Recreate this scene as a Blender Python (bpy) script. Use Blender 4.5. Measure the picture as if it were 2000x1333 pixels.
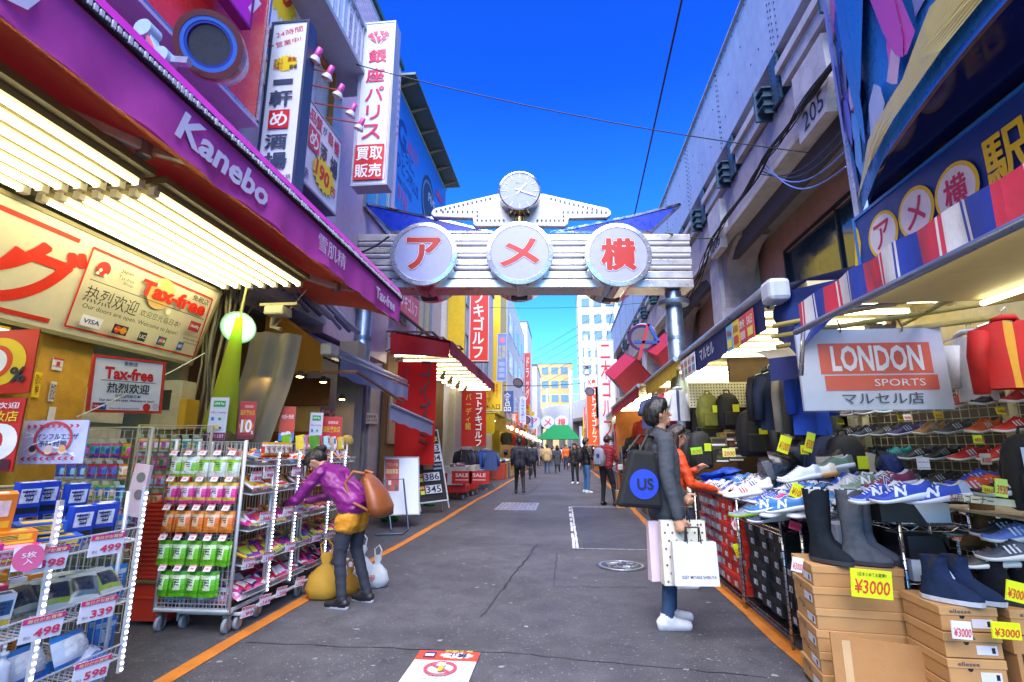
import bpy, math, random
import numpy as np
from mathutils import Vector, Matrix, Euler
rnd = random.Random(11)
R_ = math.radians
S = bpy.context.scene
COL = S.collection
for o in list(bpy.data.objects): bpy.data.objects.remove(o)

# ---------------------------------------------------------------- camera
CAMH = 1.35
_ps = R_(5.58); _th = math.atan(0.2135)
FW = Vector((-math.sin(_ps)*math.cos(_th), math.cos(_ps)*math.cos(_th), math.sin(_th)))
RT = Vector((math.cos(_ps), math.sin(_ps), 0)); UP = RT.cross(FW)
CAMP = Vector((0, 0, CAMH))
cam = bpy.data.cameras.new('camera'); cam.sensor_width = 36; cam.lens = 18; cam.clip_start = .05; cam.clip_end = 3000
camo = bpy.data.objects.new('camera', cam); COL.objects.link(camo); S.camera = camo
camo.matrix_world = Matrix(((RT.x, UP.x, -FW.x, 0), (RT.y, UP.y, -FW.y, 0), (RT.z, UP.z, -FW.z, CAMH), (0, 0, 0, 1)))
# ---------------------------------------------------------------- sky, sun, exposure
SUN_EL, SUN_AZ = 55, 3          # sun behind the camera
W = bpy.data.worlds.new('World'); S.world = W; W.use_nodes = True
nt = W.node_tree; bg = nt.nodes['Background']
sky = nt.nodes.new('ShaderNodeTexSky'); sky.sky_type = 'NISHITA'; sky.sun_disc = False
sky.sun_elevation = R_(SUN_EL); sky.sun_rotation = R_(180+SUN_AZ); sky.air_density = 1.0; sky.dust_density = 0.3; sky.ozone_density = 3.0
tcw = nt.nodes.new('ShaderNodeTexCoord'); sx = nt.nodes.new('ShaderNodeSeparateXYZ'); rp = nt.nodes.new('ShaderNodeValToRGB')
nt.links.new(tcw.outputs['Generated'], sx.inputs[0]); nt.links.new(sx.outputs['Z'], rp.inputs[0])
rp.color_ramp.elements[0].color = (.42, .82, 1.05, 1); rp.color_ramp.elements[1].color = (.02, .16, .85, 1)
for ps_, c_ in ((.12, (.30, .78, 1.1, 1)), (.34, (.09, .50, 1.15, 1)), (.62, (.03, .24, 1.0, 1))): e_ = rp.color_ramp.elements.new(ps_); e_.color = c_
mu = nt.nodes.new('ShaderNodeMix'); mu.data_type = 'RGBA'; mu.blend_type = 'MULTIPLY'; mu.inputs['Factor'].default_value = 1
nt.links.new(sky.outputs[0], mu.inputs['A']); nt.links.new(rp.outputs[0], mu.inputs['B']); nt.links.new(mu.outputs['Result'], bg.inputs[0])
bg.inputs[1].default_value = 0.15
sl = bpy.data.lights.new('sun', 'SUN'); sl.energy = 3.8; sl.angle = R_(60); sl.color = (1, .97, .92)
so = bpy.data.objects.new('sun', sl); COL.objects.link(so)
_sd = Vector((math.sin(R_(SUN_AZ))*math.cos(R_(SUN_EL)), math.cos(R_(SUN_AZ))*math.cos(R_(SUN_EL)), -math.sin(R_(SUN_EL))))
so.rotation_euler = _sd.to_track_quat('-Z', 'Y').to_euler()
vs = S.view_settings; vs.view_transform = 'Standard'; vs.look = 'None'; vs.gamma = 1; vs.use_curve_mapping = False
vs.exposure = 1.45
S.cycles.use_denoising = True; S.cycles.max_bounces = 5; S.cycles.diffuse_bounces = 2; S.cycles.glossy_bounces = 3
S.cycles.caustics_reflective = False; S.cycles.caustics_refractive = False; S.cycles.sample_clamp_indirect = 6
# ---------------------------------------------------------------- measuring: a sight line of the survey camera met with a plane of the place
def ray(u, v): return FW + RT*((u-1000)/1000) + UP*((666.5-v)/1000)
def PX(u, v, c): d = ray(u, v); return CAMP + d*(c/d.x)
def PY(u, v, c): d = ray(u, v); return CAMP + d*(c/d.y)
def PZ(u, v, c): d = ray(u, v); return CAMP + d*((c-CAMH)/d.z)
V = Vector
# ---------------------------------------------------------------- materials
def lin(h):
    h = h.lstrip('#'); h = ''.join(x*2 for x in h) if len(h) == 3 else h; c = [int(h[i:i+2], 16)/255 for i in (0, 2, 4)]
    return tuple((x/12.92 if x <= .04045 else ((x+.055)/1.055)**2.4) for x in c)
_mc = {}
def mat(h, r=.55, m=0., e=0., n=.10, sc=9., b=0., bs=60., tr=0., al=1., sp=.5):
    """procedural material: base colour with soft mottling and wear, uneven gloss, optional fine relief"""
    k = (h, r, m, e, n, sc, b, bs, tr, al, sp)
    if k in _mc: return _mc[k]
    M = bpy.data.materials.new('mat_'+h.strip('#')); M.use_nodes = True
    t = M.node_tree; p = t.nodes['Principled BSDF']; c = lin(h)
    N = t.nodes.new; Lk = t.links.new
    tc = N('ShaderNodeTexCoord'); nz = N('ShaderNodeTexNoise'); nz.inputs['Scale'].default_value = sc; nz.inputs['Detail'].default_value = 5; nz.inputs['Roughness'].default_value = .65
    Lk(tc.outputs['Object'], nz.inputs['Vector'])
    mr = N('ShaderNodeMapRange'); mr.inputs['From Min'].default_value = .3; mr.inputs['From Max'].default_value = .7
    mr.inputs['To Min'].default_value = 1-n*1.3; mr.inputs['To Max'].default_value = 1+n*.5; Lk(nz.outputs['Fac'], mr.inputs['Value'])
    mx = N('ShaderNodeVectorMath'); mx.operation = 'SCALE'; mx.inputs[0].default_value = c; Lk(mr.outputs[0], mx.inputs['Scale'])
    Lk(mx.outputs[0], p.inputs['Base Color'])
    m2 = N('ShaderNodeMapRange'); m2.inputs['From Min'].default_value = .3; m2.inputs['From Max'].default_value = .7
    m2.inputs['To Min'].default_value = max(.03, r-.1); m2.inputs['To Max'].default_value = min(1, r+.1); Lk(nz.outputs['Fac'], m2.inputs['Value']); Lk(m2.outputs[0], p.inputs['Roughness'])
    p.inputs['Metallic'].default_value = m; p.inputs['Specular IOR Level'].default_value = sp
    if e: p.inputs['Emission Color'].default_value = (*c, 1); p.inputs['Emission Strength'].default_value = e
    if tr: p.inputs['Transmission Weight'].default_value = tr; p.inputs['IOR'].default_value = 1.3
    if al < 1: p.inputs['Alpha'].default_value = al
    if b:
        n2 = N('ShaderNodeTexNoise'); n2.inputs['Scale'].default_value = bs; n2.inputs['Detail'].default_value = 3; Lk(tc.outputs['Object'], n2.inputs['Vector'])
        bp = N('ShaderNodeBump'); bp.inputs['Strength'].default_value = b; bp.inputs['Distance'].default_value = .01; Lk(n2.outputs['Fac'], bp.inputs['Height']); Lk(bp.outputs[0], p.inputs['Normal'])
    _mc[k] = M; return M
def sheer(h, f=.35):
    """thin cloth that lets some light through"""
    k = ('sheer', h, f)
    if k in _mc: return _mc[k]
    M = mat(h, .8, n=.12, sc=5, b=.15, bs=25).copy(); M.name = 'cloth_'+h.strip('#'); t = M.node_tree; p = t.nodes['Principled BSDF']; out = t.nodes['Material Output']
    tl = t.nodes.new('ShaderNodeBsdfTranslucent'); tl.inputs[0].default_value = (*lin(h), 1)
    mx = t.nodes.new('ShaderNodeMixShader'); mx.inputs[0].default_value = f
    t.links.new(p.outputs[0], mx.inputs[1]); t.links.new(tl.outputs[0], mx.inputs[2]); t.links.new(mx.outputs[0], out.inputs[0])
    _mc[k] = M; return M
def weathered(h, d='#4a4038', r=.8, amt=.5, sc=2.5, b=.25):
    """plaster, concrete or paint with streaks of grime and fine relief"""
    k = ('w', h, d, r, amt, sc, b)
    if k in _mc: return _mc[k]
    M = mat(h, r, n=.14, sc=4, b=b, bs=40).copy(); M.name = 'worn_'+h.strip('#'); t = M.node_tree; p = t.nodes['Principled BSDF']
    src = p.inputs['Base Color'].links[0].from_socket; tc = [x for x in t.nodes if x.type == 'TEX_COORD'][0]
    mp = t.nodes.new('ShaderNodeMapping'); mp.inputs['Scale'].default_value = (1, 1, .22); t.links.new(tc.outputs['Object'], mp.inputs[0])
    nz = t.nodes.new('ShaderNodeTexNoise'); nz.inputs['Scale'].default_value = sc; nz.inputs['Detail'].default_value = 8; nz.inputs['Roughness'].default_value = .72; t.links.new(mp.outputs[0], nz.inputs['Vector'])
    mr = t.nodes.new('ShaderNodeMapRange'); mr.inputs['From Min'].default_value = .5; mr.inputs['From Max'].default_value = .78; mr.inputs['To Max'].default_value = amt; t.links.new(nz.outputs['Fac'], mr.inputs['Value'])
    mx = t.nodes.new('ShaderNodeMix'); mx.data_type = 'RGBA'; t.links.new(mr.outputs[0], mx.inputs['Factor']); t.links.new(src, mx.inputs['A']); mx.inputs['B'].default_value = (*lin(d), 1)
    t.links.new(mx.outputs['Result'], p.inputs['Base Color']); _mc[k] = M; return M
WHITE = mat('#e6e6e8', .5, n=.05); CHROME = mat('#c8ccd2', .22, 1., n=.1, sc=14); STEEL = mat('#aab2bc', .38, 1., n=.14, sc=6)
WIRE = mat('#d6d8da', .35, .3, n=.05); BLACK = mat('#141416', .55, n=.2); DARK = mat('#26262a', .6, n=.2); GREY = mat('#7b7f86', .6)
KRAFT = mat('#b98a56', .85, n=.10, sc=5, b=.08, bs=90); SKIN = mat('#c98f72', .55, n=.06); GLASS = mat('#6f8da6', .06, 0, n=.05, sp=.9)
def TUBE(e): return mat('#fff3c4', .4, 0, e, n=0.)
# ---------------------------------------------------------------- mesh building
class MB:
    def __init__(s): s.v = []; s.f = []; s.m = []; s.T = None
    def add(s, vs, fs, mi=0):
        n = len(s.v); vs = [V(p) for p in vs]
        s.v += [s.T @ p for p in vs] if s.T else vs
        s.f += [tuple(i+n for i in f) for f in fs]; s.m += [mi]*len(fs); return s
    def box(s, c, z, mi=0, r=None):
        x, y, w = z[0]/2, z[1]/2, z[2]/2
        p = [V(q) for q in ((-x,-y,-w),(x,-y,-w),(x,y,-w),(-x,y,-w),(-x,-y,w),(x,-y,w),(x,y,w),(-x,y,w))]
        if r: E = Euler(r).to_matrix(); p = [E @ q for q in p]
        return s.add([q+V(c) for q in p], [(3,2,1,0),(4,5,6,7),(0,1,5,4),(1,2,6,5),(2,3,7,6),(3,0,4,7)], mi)
    def b2(s, a, b, mi=0):
        a, b = V(a), V(b); return s.box((a+b)/2, [abs(q) for q in b-a], mi)
    def quad(s, a, b, c, d, mi=0): return s.add([a, b, c, d], [(0, 1, 2, 3)], mi)
    def beam(s, a, b, w, h, mi=0):
        a, b = V(a), V(b); d = (b-a); L = d.length; q = d.to_track_quat('X', 'Z').to_matrix()
        p = [q @ V((i*L, j*w/2, k*h/2))+a for i in (0, 1) for j, k in ((-1,-1),(1,-1),(1,1),(-1,1))]
        return s.add(p, [(3,2,1,0),(4,5,6,7),(0,1,5,4),(1,2,6,5),(2,3,7,6),(3,0,4,7)][0:0] + [(0,1,2,3),(7,6,5,4),(0,4,5,1),(1,5,6,2),(2,6,7,3),(3,7,4,0)], mi)
    def tube(s, pts, r, n=6, mi=0, cap=True, round_=False):
        pts = [V(p) for p in pts]; rs = list(r) if hasattr(r, '__len__') else [r]*len(pts)
        if round_:
            a, b = (pts[0]-pts[1]).normalized(), (pts[-1]-pts[-2]).normalized(); r0, r1 = rs[0], rs[-1]
            pts = [pts[0]+a*r0*.96, pts[0]+a*r0*.6]+pts+[pts[-1]+b*r1*.6, pts[-1]+b*r1*.96]; rs = [r0*.28, r0*.8]+rs+[r1*.8, r1*.28]
        vs = []; u = None
        for i, p in enumerate(pts):
            d = (pts[min(i+1, len(pts)-1)]-pts[max(i-1, 0)]).normalized()
            if u is None: u = d.orthogonal().normalized()
            u = (u-d*u.dot(d)).normalized() if (u-d*u.dot(d)).length > 1e-6 else d.orthogonal().normalized(); w = d.cross(u)
            vs += [p+(u*math.cos(2*math.pi*k/n)+w*math.sin(2*math.pi*k/n))*rs[i] for k in range(n)]
        fs = [(i*n+k, i*n+(k+1)%n, (i+1)*n+(k+1)%n, (i+1)*n+k) for i in range(len(pts)-1) for k in range(n)]
        if cap: fs += [tuple(range(n-1, -1, -1)), tuple((len(pts)-1)*n+k for k in range(n))]
        return s.add(vs, fs, mi)
    def lathe(s, prof, n=20, mi=0, c=(0, 0, 0), ax='z'):
        vs = []
        for r, z in prof:
            for k in range(n):
                a = 2*math.pi*k/n; x, y = r*math.cos(a), r*math.sin(a)
                vs.append(V((x, y, z) if ax == 'z' else ((z, x, y) if ax == 'x' else (y, z, x)))+V(c))
        return s.add(vs, [(i*n+k, i*n+(k+1)%n, (i+1)*n+(k+1)%n, (i+1)*n+k) for i in range(len(prof)-1) for k in range(n)], mi)
    def prism(s, poly, z0, z1, mi=0):
        n = len(poly); return s.add([(x, y, z0) for x, y in poly]+[(x, y, z1) for x, y in poly],
            [tuple(range(n-1, -1, -1)), tuple(range(n, 2*n))]+[(i, (i+1)%n, n+(i+1)%n, n+i) for i in range(n)], mi)
    def ringbox(s, cx, cy, w, h, fr, z0, z1, mi=0):
        o = [(cx+a*w/2, cy+b*h/2) for a, b in ((-1,-1),(1,-1),(1,1),(-1,1))]; i = [(cx+a*(w/2-fr), cy+b*(h/2-fr)) for a, b in ((-1,-1),(1,-1),(1,1),(-1,1))]
        vs = [(*p, z) for z in (z0, z1) for p in o+i]; fs = []
        for k in range(4):
            j = (k+1) % 4; fs += [(8+k, 8+j, 12+j, 12+k), (4+k, 4+j, j, k), (k, j, 8+j, 8+k), (12+k, 12+j, 4+j, 4+k)]
        return s.add(vs, fs, mi)
    def grid(s, fn, nu, nv, mi=0):
        vs = [fn(i/nu, j/nv) for j in range(nv+1) for i in range(nu+1)]; w = nu+1
        return s.add(vs, [(j*w+i, j*w+i+1, (j+1)*w+i+1, (j+1)*w+i) for j in range(nv) for i in range(nu)], mi)
    def mesh(s, name, mats, smooth=False):
        me = bpy.data.meshes.new(name); me.from_pydata([tuple(p) for p in s.v], [], s.f)
        for m in (mats if isinstance(mats, (list, tuple)) else [mats]): me.materials.append(m)
        me.polygons.foreach_set('material_index', s.m)
        if smooth: me.polygons.foreach_set('use_smooth', [True]*len(s.f))
        me.update(); return me
def link(name, me, parent=None, M=None):
    o = bpy.data.objects.new(name, me); COL.objects.link(o)
    if parent is not None: o.parent = parent
    if M is not None: o.matrix_basis = M
    return o
def part(name, mb, mats, parent=None, smooth=False, M=None, bev=0, auto=None):
    o = link(name, mb.mesh(name, mats, smooth), parent, M)
    if bev: b = o.modifiers.new('bevel', 'BEVEL'); b.width = bev; b.segments = 2; b.limit_method = 'ANGLE'; b.angle_limit = R_(40)
    if auto:
        try: o.data.set_sharp_from_angle(angle=R_(auto)); o.data.polygons.foreach_set('use_smooth', [True]*len(o.data.polygons))
        except Exception: pass
    return o
def tag(o, label, cat, group=None):
    o['label'] = label; o['category'] = cat
    if group: o['group'] = group
    return o
def TR(loc=(0, 0, 0), rz=0., rx=0., ry=0.): return Matrix.Translation(V(loc)) @ Euler((rx, ry, rz)).to_matrix().to_4x4()
def thing(name, label, cat, loc=(0, 0, 0), rz=0., group=None, M=None):
    o = link(name, None, None, M if M is not None else TR(loc, rz)); o.empty_display_size = .1
    return tag(o, label, cat, group)
def copy_tree(o, parent=None):
    c = o.copy(); COL.objects.link(c)
    if parent is not None: c.parent = parent
    for ch in o.children: copy_tree(ch, c)
    return c
def dup(o, M, label=None, group=None):
    c = copy_tree(o); c.matrix_basis = M
    if label: c['label'] = label
    if group: c['group'] = group
    return c
def stuff(o): o['kind'] = 'stuff'; return o
def struct(name, mb, mats, **k):
    o = part(name, mb, mats, **k); o['kind'] = 'structure'; return o
def recolor(o, mats):
    for i, m in enumerate(mats):
        sl_ = o.material_slots[i]; sl_.link = 'OBJECT'; sl_.material = m
# ---------------------------------------------------------------- lettering and flat signs
_fc = bpy.data.curves.new('type_setting', 'FONT'); _fo = bpy.data.objects.new('type_setting', _fc); _fc.resolution_u = 2; _fc.align_x = 'CENTER'
_tc = {}
def glyphs(body, bold=0., shear=0., sp=1., line=1.):
    if any('\u3400' <= ch_ <= '\u9fff' for ch_ in body): bold = min(bold, .009)
    elif any('\u3040' <= ch_ <= '\u30ff' for ch_ in body): bold = min(bold, .02 if len(body) > 1 else 0)
    k = (body, bold, shear, sp, line)
    if k not in _tc:
        _fc.resolution_u = 6 if len(body) < 3 else 2
        _fc.body = body; _fc.offset = bold; _fc.shear = shear; _fc.space_character = sp; _fc.space_line = line
        me = _fo.to_mesh()
        co = np.empty(len(me.vertices)*3); me.vertices.foreach_get('co', co); co = co.reshape(-1, 3)[:, :2]
        _tc[k] = (co.copy(), [tuple(p.vertices) for p in me.polygons]); _fo.to_mesh_clear()
    return _tc[k]
def letter(parent, body, cx, cy, w, h, col, z, bold=.012, shear=0., rot=0., sp=1., line=1., name='lettering'):
    fat = bold; co, fs = glyphs(body, bold, shear, sp, line)
    if not len(co): return None
    a, b = co.min(0), co.max(0); q = (co-(a+b)/2)/np.maximum(b-a, 1e-6)*np.array([w, h])
    c, s_ = math.cos(rot), math.sin(rot)
    mb = MB(); cjk = fat > .015 and len(body) < 5 and any(ch_ > '\u3000' for ch_ in body); ex = min(w, h)*fat*.55 if cjk and len(body) < 2 else (min(w, h)*fat*.3 if cjk else 0)
    for i_, (dx, dy) in enumerate(((0, 0), (1, 1), (-1, 1), (1, -1), (-1, -1), (1, 0), (-1, 0), (0, 1), (0, -1)) if cjk else ((0, 0),)):
        k_ = ex*(.75 if dx and dy else 1); mb.add([((x+dx*k_)*c-(y+dy*k_)*s_+cx, (x+dx*k_)*s_+(y+dy*k_)*c+cy, z+i_*.00012) for x, y in q], fs)
    return part(name, mb, col if not isinstance(col, str) else mat(col, .5, n=.06), parent)
def frame(bl, br, tl):
    bl, br, tl = V(bl), V(br), V(tl); x = br-bl; w = x.length; x /= w; y = tl-bl; y = y-x*y.dot(x); h = y.length; y /= h; z = x.cross(y); c = bl+x*w/2+y*h/2
    return Matrix(((x.x, y.x, z.x, c.x), (x.y, y.y, z.y, c.y), (x.z, y.z, z.z, c.z), (0, 0, 0, 1))), w, h
class Panel:
    """a flat board standing in the place; print on it is measured along sight lines (tuples of two) or in board metres from its centre (lists)"""
    def __init__(s, name, label, cat, bl, br, tl, d=.05, face='#e8e8ec', edge='#9aa0a8', fr=0., group=None, fname='face', bname='casing', fmat=None, emat=None, fr_col=None):
        s.M, s.w, s.h = frame(bl, br, tl); s.t = thing(name, label, cat, group=group, M=s.M); s.z = .004
        w, h = s.w, s.h; em = emat or mat(edge, .45)
        if d: m = MB(); m.box((0, 0, -d/2), (w, h, d)); part(bname, m, em, s.t)
        i = fr*.9; m = MB(); m.box((0, 0, .001), (w-2*i-.004, h-2*i-.004, .004)); part(fname, m, fmat or mat(face, .45, n=.05), s.t)
        if fr:
            m = MB(); m.ringbox(0, 0, w+.004, h+.004, fr, -.004, .012); part('frame', m, mat(fr_col or edge, .4), s.t)
        s.Mi = s.M.inverted()
    def L(s, p):
        if isinstance(p, list): return V((p[0], p[1], 0))
        o = s.Mi @ CAMP; d = s.Mi.to_3x3() @ ray(*p); return o+d*(-o.z/d.z)
    def up(s): s.z += .0016; return s.z
    def t2(s, body, a, b, h, col, **k):
        a, b = s.L(a), s.L(b); c = (a+b)/2; d = b-a
        k.setdefault('rot', 0); letter(s.t, body, c.x, c.y, d.length if not k['rot'] else d.length, h, col, s.up(), **k); return s
    def c(s, body, p, w, h, col, **k):
        p = s.L(p); letter(s.t, body, p.x, p.y, w, h, col, s.up(), **k); return s
    def vt(s, body, a, b, w, col, **k):
        a, b = s.L(a), s.L(b); c = (a+b)/2; letter(s.t, '\n'.join(body), c.x, c.y, w, (b-a).length, col, s.up(), **{**dict(line=.95), **k}); return s
    def poly(s, pts, col, name='print'):
        z = s.up(); m = MB(); q = [s.L(p) for p in pts]
        ar = sum(q[i].x*q[(i+1) % len(q)].y-q[(i+1) % len(q)].x*q[i].y for i in range(len(q)))
        if ar < 0: q = q[::-1]
        m.add([(p.x, p.y, z) for p in q], [tuple(range(len(q)))]); part(name, m, mat(col, .5, n=.06) if isinstance(col, str) else col, s.t); return s
    def rect(s, a, b, col, name='print'):
        a, b = s.L(a), s.L(b); return s.poly([[a.x, a.y], [b.x, a.y], [b.x, b.y], [a.x, b.y]], col, name)
    def line(s, a, b, w, col, name='rule'):
        a, b = s.L(a), s.L(b); n = V((-(b-a).y, (b-a).x, 0)).normalized()*w/2; return s.poly([[*(a+n).xy], [*(b+n).xy], [*(b-n).xy], [*(a-n).xy]], col, name)
    def ring(s, pts, w, col):
        for i in range(len(pts)): s.line(pts[i], pts[(i+1) % len(pts)], w, col, 'border')
        return s
    def circ(s, c, r, col, r2=0, n=28, sx=1., name='disc'):
        c = s.L(c); z = s.up(); m = MB(); o = [(c.x+sx*r*math.cos(2*math.pi*k/n), c.y+r*math.sin(2*math.pi*k/n), z) for k in range(n)]
        if r2: m.add(o+[(c.x+sx*r2*math.cos(2*math.pi*k/n), c.y+r2*math.sin(2*math.pi*k/n), z) for k in range(n)], [(k, (k+1) % n, n+(k+1) % n, n+k) for k in range(n)])
        else: m.add(o, [tuple(range(n))])
        part(name, m, mat(col, .5, n=.06), s.t); return s
    def burst(s, c, rx, ry, col, n=18, k=.78):
        c = s.L(c); return s.poly([[c.x+rx*(1 if i % 2 else k)*math.cos(math.pi*i/n), c.y+ry*(1 if i % 2 else k)*math.sin(math.pi*i/n)] for i in range(2*n)], col, 'starburst')
# ================================================================ GROUND
def asphalt():
    M = bpy.data.materials.new('asphalt'); M.use_nodes = True; t = M.node_tree; p = t.nodes['Principled BSDF']; N = t.nodes.new; K = t.links.new
    tc = N('ShaderNodeTexCoord')
    def noise(sc, det=4, ro=.6):
        n = N('ShaderNodeTexNoise'); n.inputs['Scale'].default_value = sc; n.inputs['Detail'].default_value = det; n.inputs['Roughness'].default_value = ro; K(tc.outputs['Object'], n.inputs['Vector']); return n
    def rng(s, a, b, c, d):
        m = N('ShaderNodeMapRange'); m.inputs['From Min'].default_value = a; m.inputs['From Max'].default_value = b; m.inputs['To Min'].default_value = c; m.inputs['To Max'].default_value = d; K(s, m.inputs['Value']); return m.outputs[0]
    big, mid, fine = noise(.55, 5, .6), noise(4, 6, .7), noise(110, 3, .7)
    vo = N('ShaderNodeTexVoronoi'); vo.inputs['Scale'].default_value = 34; K(tc.outputs['Object'], vo.inputs['Vector'])
    def mul(a, b):
        m = N('ShaderNodeMath'); m.operation = 'MULTIPLY'; K(a, m.inputs[0]); K(b, m.inputs[1]); return m.outputs[0]
    g = mul(mul(rng(big.outputs['Fac'], .3, .7, .62, 1.28), rng(mid.outputs['Fac'], .3, .72, .72, 1.22)), rng(fine.outputs['Fac'], .3, .7, .5, 1.5))
    sp = rng(vo.outputs['Distance'], .10, .24, 1., 0.); spm = mul(sp, rng(noise(30, 2).outputs['Fac'], .44, .6, .05, .8))
    sc = N('ShaderNodeVectorMath'); sc.operation = 'SCALE'; sc.inputs[0].default_value = (.078, .077, .088); K(g, sc.inputs['Scale'])
    mx = N('ShaderNodeMix'); mx.data_type = 'RGBA'; K(spm, mx.inputs['Factor']); K(sc.outputs[0], mx.inputs['A']); mx.inputs['B'].default_value = (.34, .33, .33, 1)
    K(mx.outputs['Result'], p.inputs['Base Color']); K(rng(mid.outputs['Fac'], .3, .7, .5, .8), p.inputs['Roughness'])
    bp = N('ShaderNodeBump'); bp.inputs['Strength'].default_value = .5; bp.inputs['Distance'].default_value = .006; K(fine.outputs['Fac'], bp.inputs['Height']); K(bp.outputs[0], p.inputs['Normal'])
    return M
ASPH = asphalt()
m = MB(); m.quad((-400, -60, 0), (400, -60, 0), (400, 700, 0), (-400, 700, 0)); struct('road', m, ASPH)
ORANGE = weathered('#d07c25', '#6a4c34', .7, .55, 9, .2)
def wob(y, s): return .016*math.sin(y*.7+s)+.006*math.sin(y*2.3+s*2)
m = MB()
ys = [i*.35 for i in range(-4, 190)]
for side, x0, sd in ((-1, -2.40, 1.), (1, 1.53, 4.)):
    pts = []
    for y in ys:
        x = x0+wob(y, sd)+(side*.02*max(0, y-9) if side > 0 and y < 24 else (.3 if side > 0 and y >= 24 else 0)); w = .057+.005*math.sin(y*5.1+sd)+rnd.uniform(-.006, .006)
        pts.append((x-w, x+w, y))
    for a, b in zip(pts, pts[1:]): m.quad((a[0], a[2], .004), (a[1], a[2], .004), (b[1], b[2], .004), (b[0], b[2], .004))
struct('edge_line', m, ORANGE)
# resurfaced patch, its worn white edge lines, joints in the tarmac
m = MB(); m.quad((.15, 7.66, .004), (1.42, 7.66, .004), (1.42, 13.1, .004), (.15, 13.1, .004)); pm = ASPH.copy(); pm.name = 'asphalt_patch'
[n for n in pm.node_tree.nodes if n.type == 'VECT_MATH'][0].inputs[0].default_value = (.052, .055, .075); struct('road_patch', m, pm)
m = MB(); WPAINT = weathered('#c9ccd2', '#4c4c52', .7, .9, 14, .1)
for k in range(28):
    y = 7.66+k*.195
    for x, w in ((.125, .022), (.175, .016)):
        if rnd.random() < .88: m.quad((x-w+rnd.uniform(-.01, .01), y, .008), (x+w, y, .008), (x+w+rnd.uniform(-.01, .01), y+.19, .008), (x-w, y+.19, .008))
for y, w in ((7.66, .012), (13.1, .03)):
    for k in range(9): m.quad((.15+k*.14, y-w, .008), (.28+k*.14, y-w, .008), (.28+k*.14, y+w, .008), (.15+k*.14, y+w, .008))
struct('road_paint', m, WPAINT)
m = MB()
def seam(pts, w):
    for (x0, y0), (x1, y1) in zip(pts, pts[1:]):
        d = V((x1-x0, y1-y0, 0)).normalized(); n = V((-d.y, d.x, 0))*w*.6*rnd.uniform(.6, 1.3); a, b = V((x0, y0, .003)), V((x1, y1, .003)); m.quad(a-n, b-n, b+n, a+n)
def wseg(a, b, n=14, j=.012): return [(a[0]+(b[0]-a[0])*i/n+rnd.uniform(-j, j), a[1]+(b[1]-a[1])*i/n+rnd.uniform(-j, j)) for i in range(n+1)]
seam(wseg((-2.3, 3.84), (-.4, 3.83))+wseg((-.38, 3.83), (1.2, 3.6)), .006); seam(wseg((-.4, 8.0), (-.62, 5.5), 16, .02), .014); seam(wseg((-.62, 5.5), (-.7, 4.6), 8, .02), .007)
seam(wseg((-.11, 7.35), (-.13, 5.6)), .006); seam(wseg((-2.2, 8.0), (.1, 7.9)), .005); seam(wseg((-.13, 5.6), (1.5, 5.7)), .005); seam(wseg((-1.9, 9.2), (-1.3, 14.)), .008); seam(wseg((-2.2, 16.6), (1.5, 15.4)), .012)
seam(wseg((-1.1, 18), (-.9, 24)), .02); seam(wseg((-2.4, 26), (1.6, 25)), .02)
struct('road_joint', m, mat('#17171a', .6))
m = MB()
for k in range(150):
    x, y = rnd.uniform(-2.3, 1.5), 2.8+14*rnd.random()**1.6; r = rnd.uniform(.008, .024); n = 7
    m.add([(x+r*rnd.uniform(.6, 1.3)*math.cos(6.283*i/n), y+r*rnd.uniform(.6, 1.2)*math.sin(6.283*i/n), .003) for i in range(n)], [tuple(range(n))])
o = part('gum_spots', m, mat('#8d8d92', .8, n=.3)); o['kind'] = 'stuff'; tag(o, 'pale flattened gum spots scattered over the asphalt', 'gum spots')
# manhole cover
t = thing('manhole_cover', 'round patterned iron manhole cover in the street by the shopping bags', 'manhole cover', (.66, 6.62, .004))
m = MB(); m.lathe([(.0, .006), (.27, .006), (.285, .003), (.29, 0)], 36); part('cover', m, mat('#55585f', .5, .6, n=.3, sc=20), t)
m = MB(); m.lathe([(.235, .006), (.238, .013), (.262, .013), (.265, .006)], 36)
for i in range(5):
    a0 = i*1.2566
    m.tube([(.2*math.cos(a0+k*.28)*(.3+.14*k), .2*math.sin(a0+k*.28)*(.3+.14*k), .008) for k in range(6)], .011, 5); m.lathe([(.045, .006), (.047, .014), (.03, .014), (.028, .006)], 8, c=(.13*math.cos(a0+.5), .13*math.sin(a0+.5), 0))
stuff(part('relief', m, mat('#a5a9b0', .4, .7, n=.2), t))
# steel hatch further up the street
t = thing('access_hatch', 'rectangular steel access hatch set in the road ahead of the gate', 'hatch', (-1.13, 13.1, .004))
m = MB(); m.box((0, 0, .005), (.97, 1.66, .01)); part('plate', m, mat('#a9a6b4', .45, .5, n=.2, sc=5), t)
for k in range(-1, 2, 2):
    m = MB(); m.box((0, k*.0, .012), (.95, .012, .004)) if k < 0 else m.box((.3, .5, .013), (.12, .18, .006)); part('rib' if k < 0 else 'lifting_handle', m, mat('#6c6e78', .5, .5), t)
m = MB()
for i in range(9):
    for j in range(9): m.box((-.4+.1*i, .12+.07*j, .012), (.05, .012, .004)); m.box((-.4+.1*i, -.7+.07*j, .012), (.05, .012, .004))
stuff(part('tread_pattern', m, mat('#8f8e9c', .5, .5), t))
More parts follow.
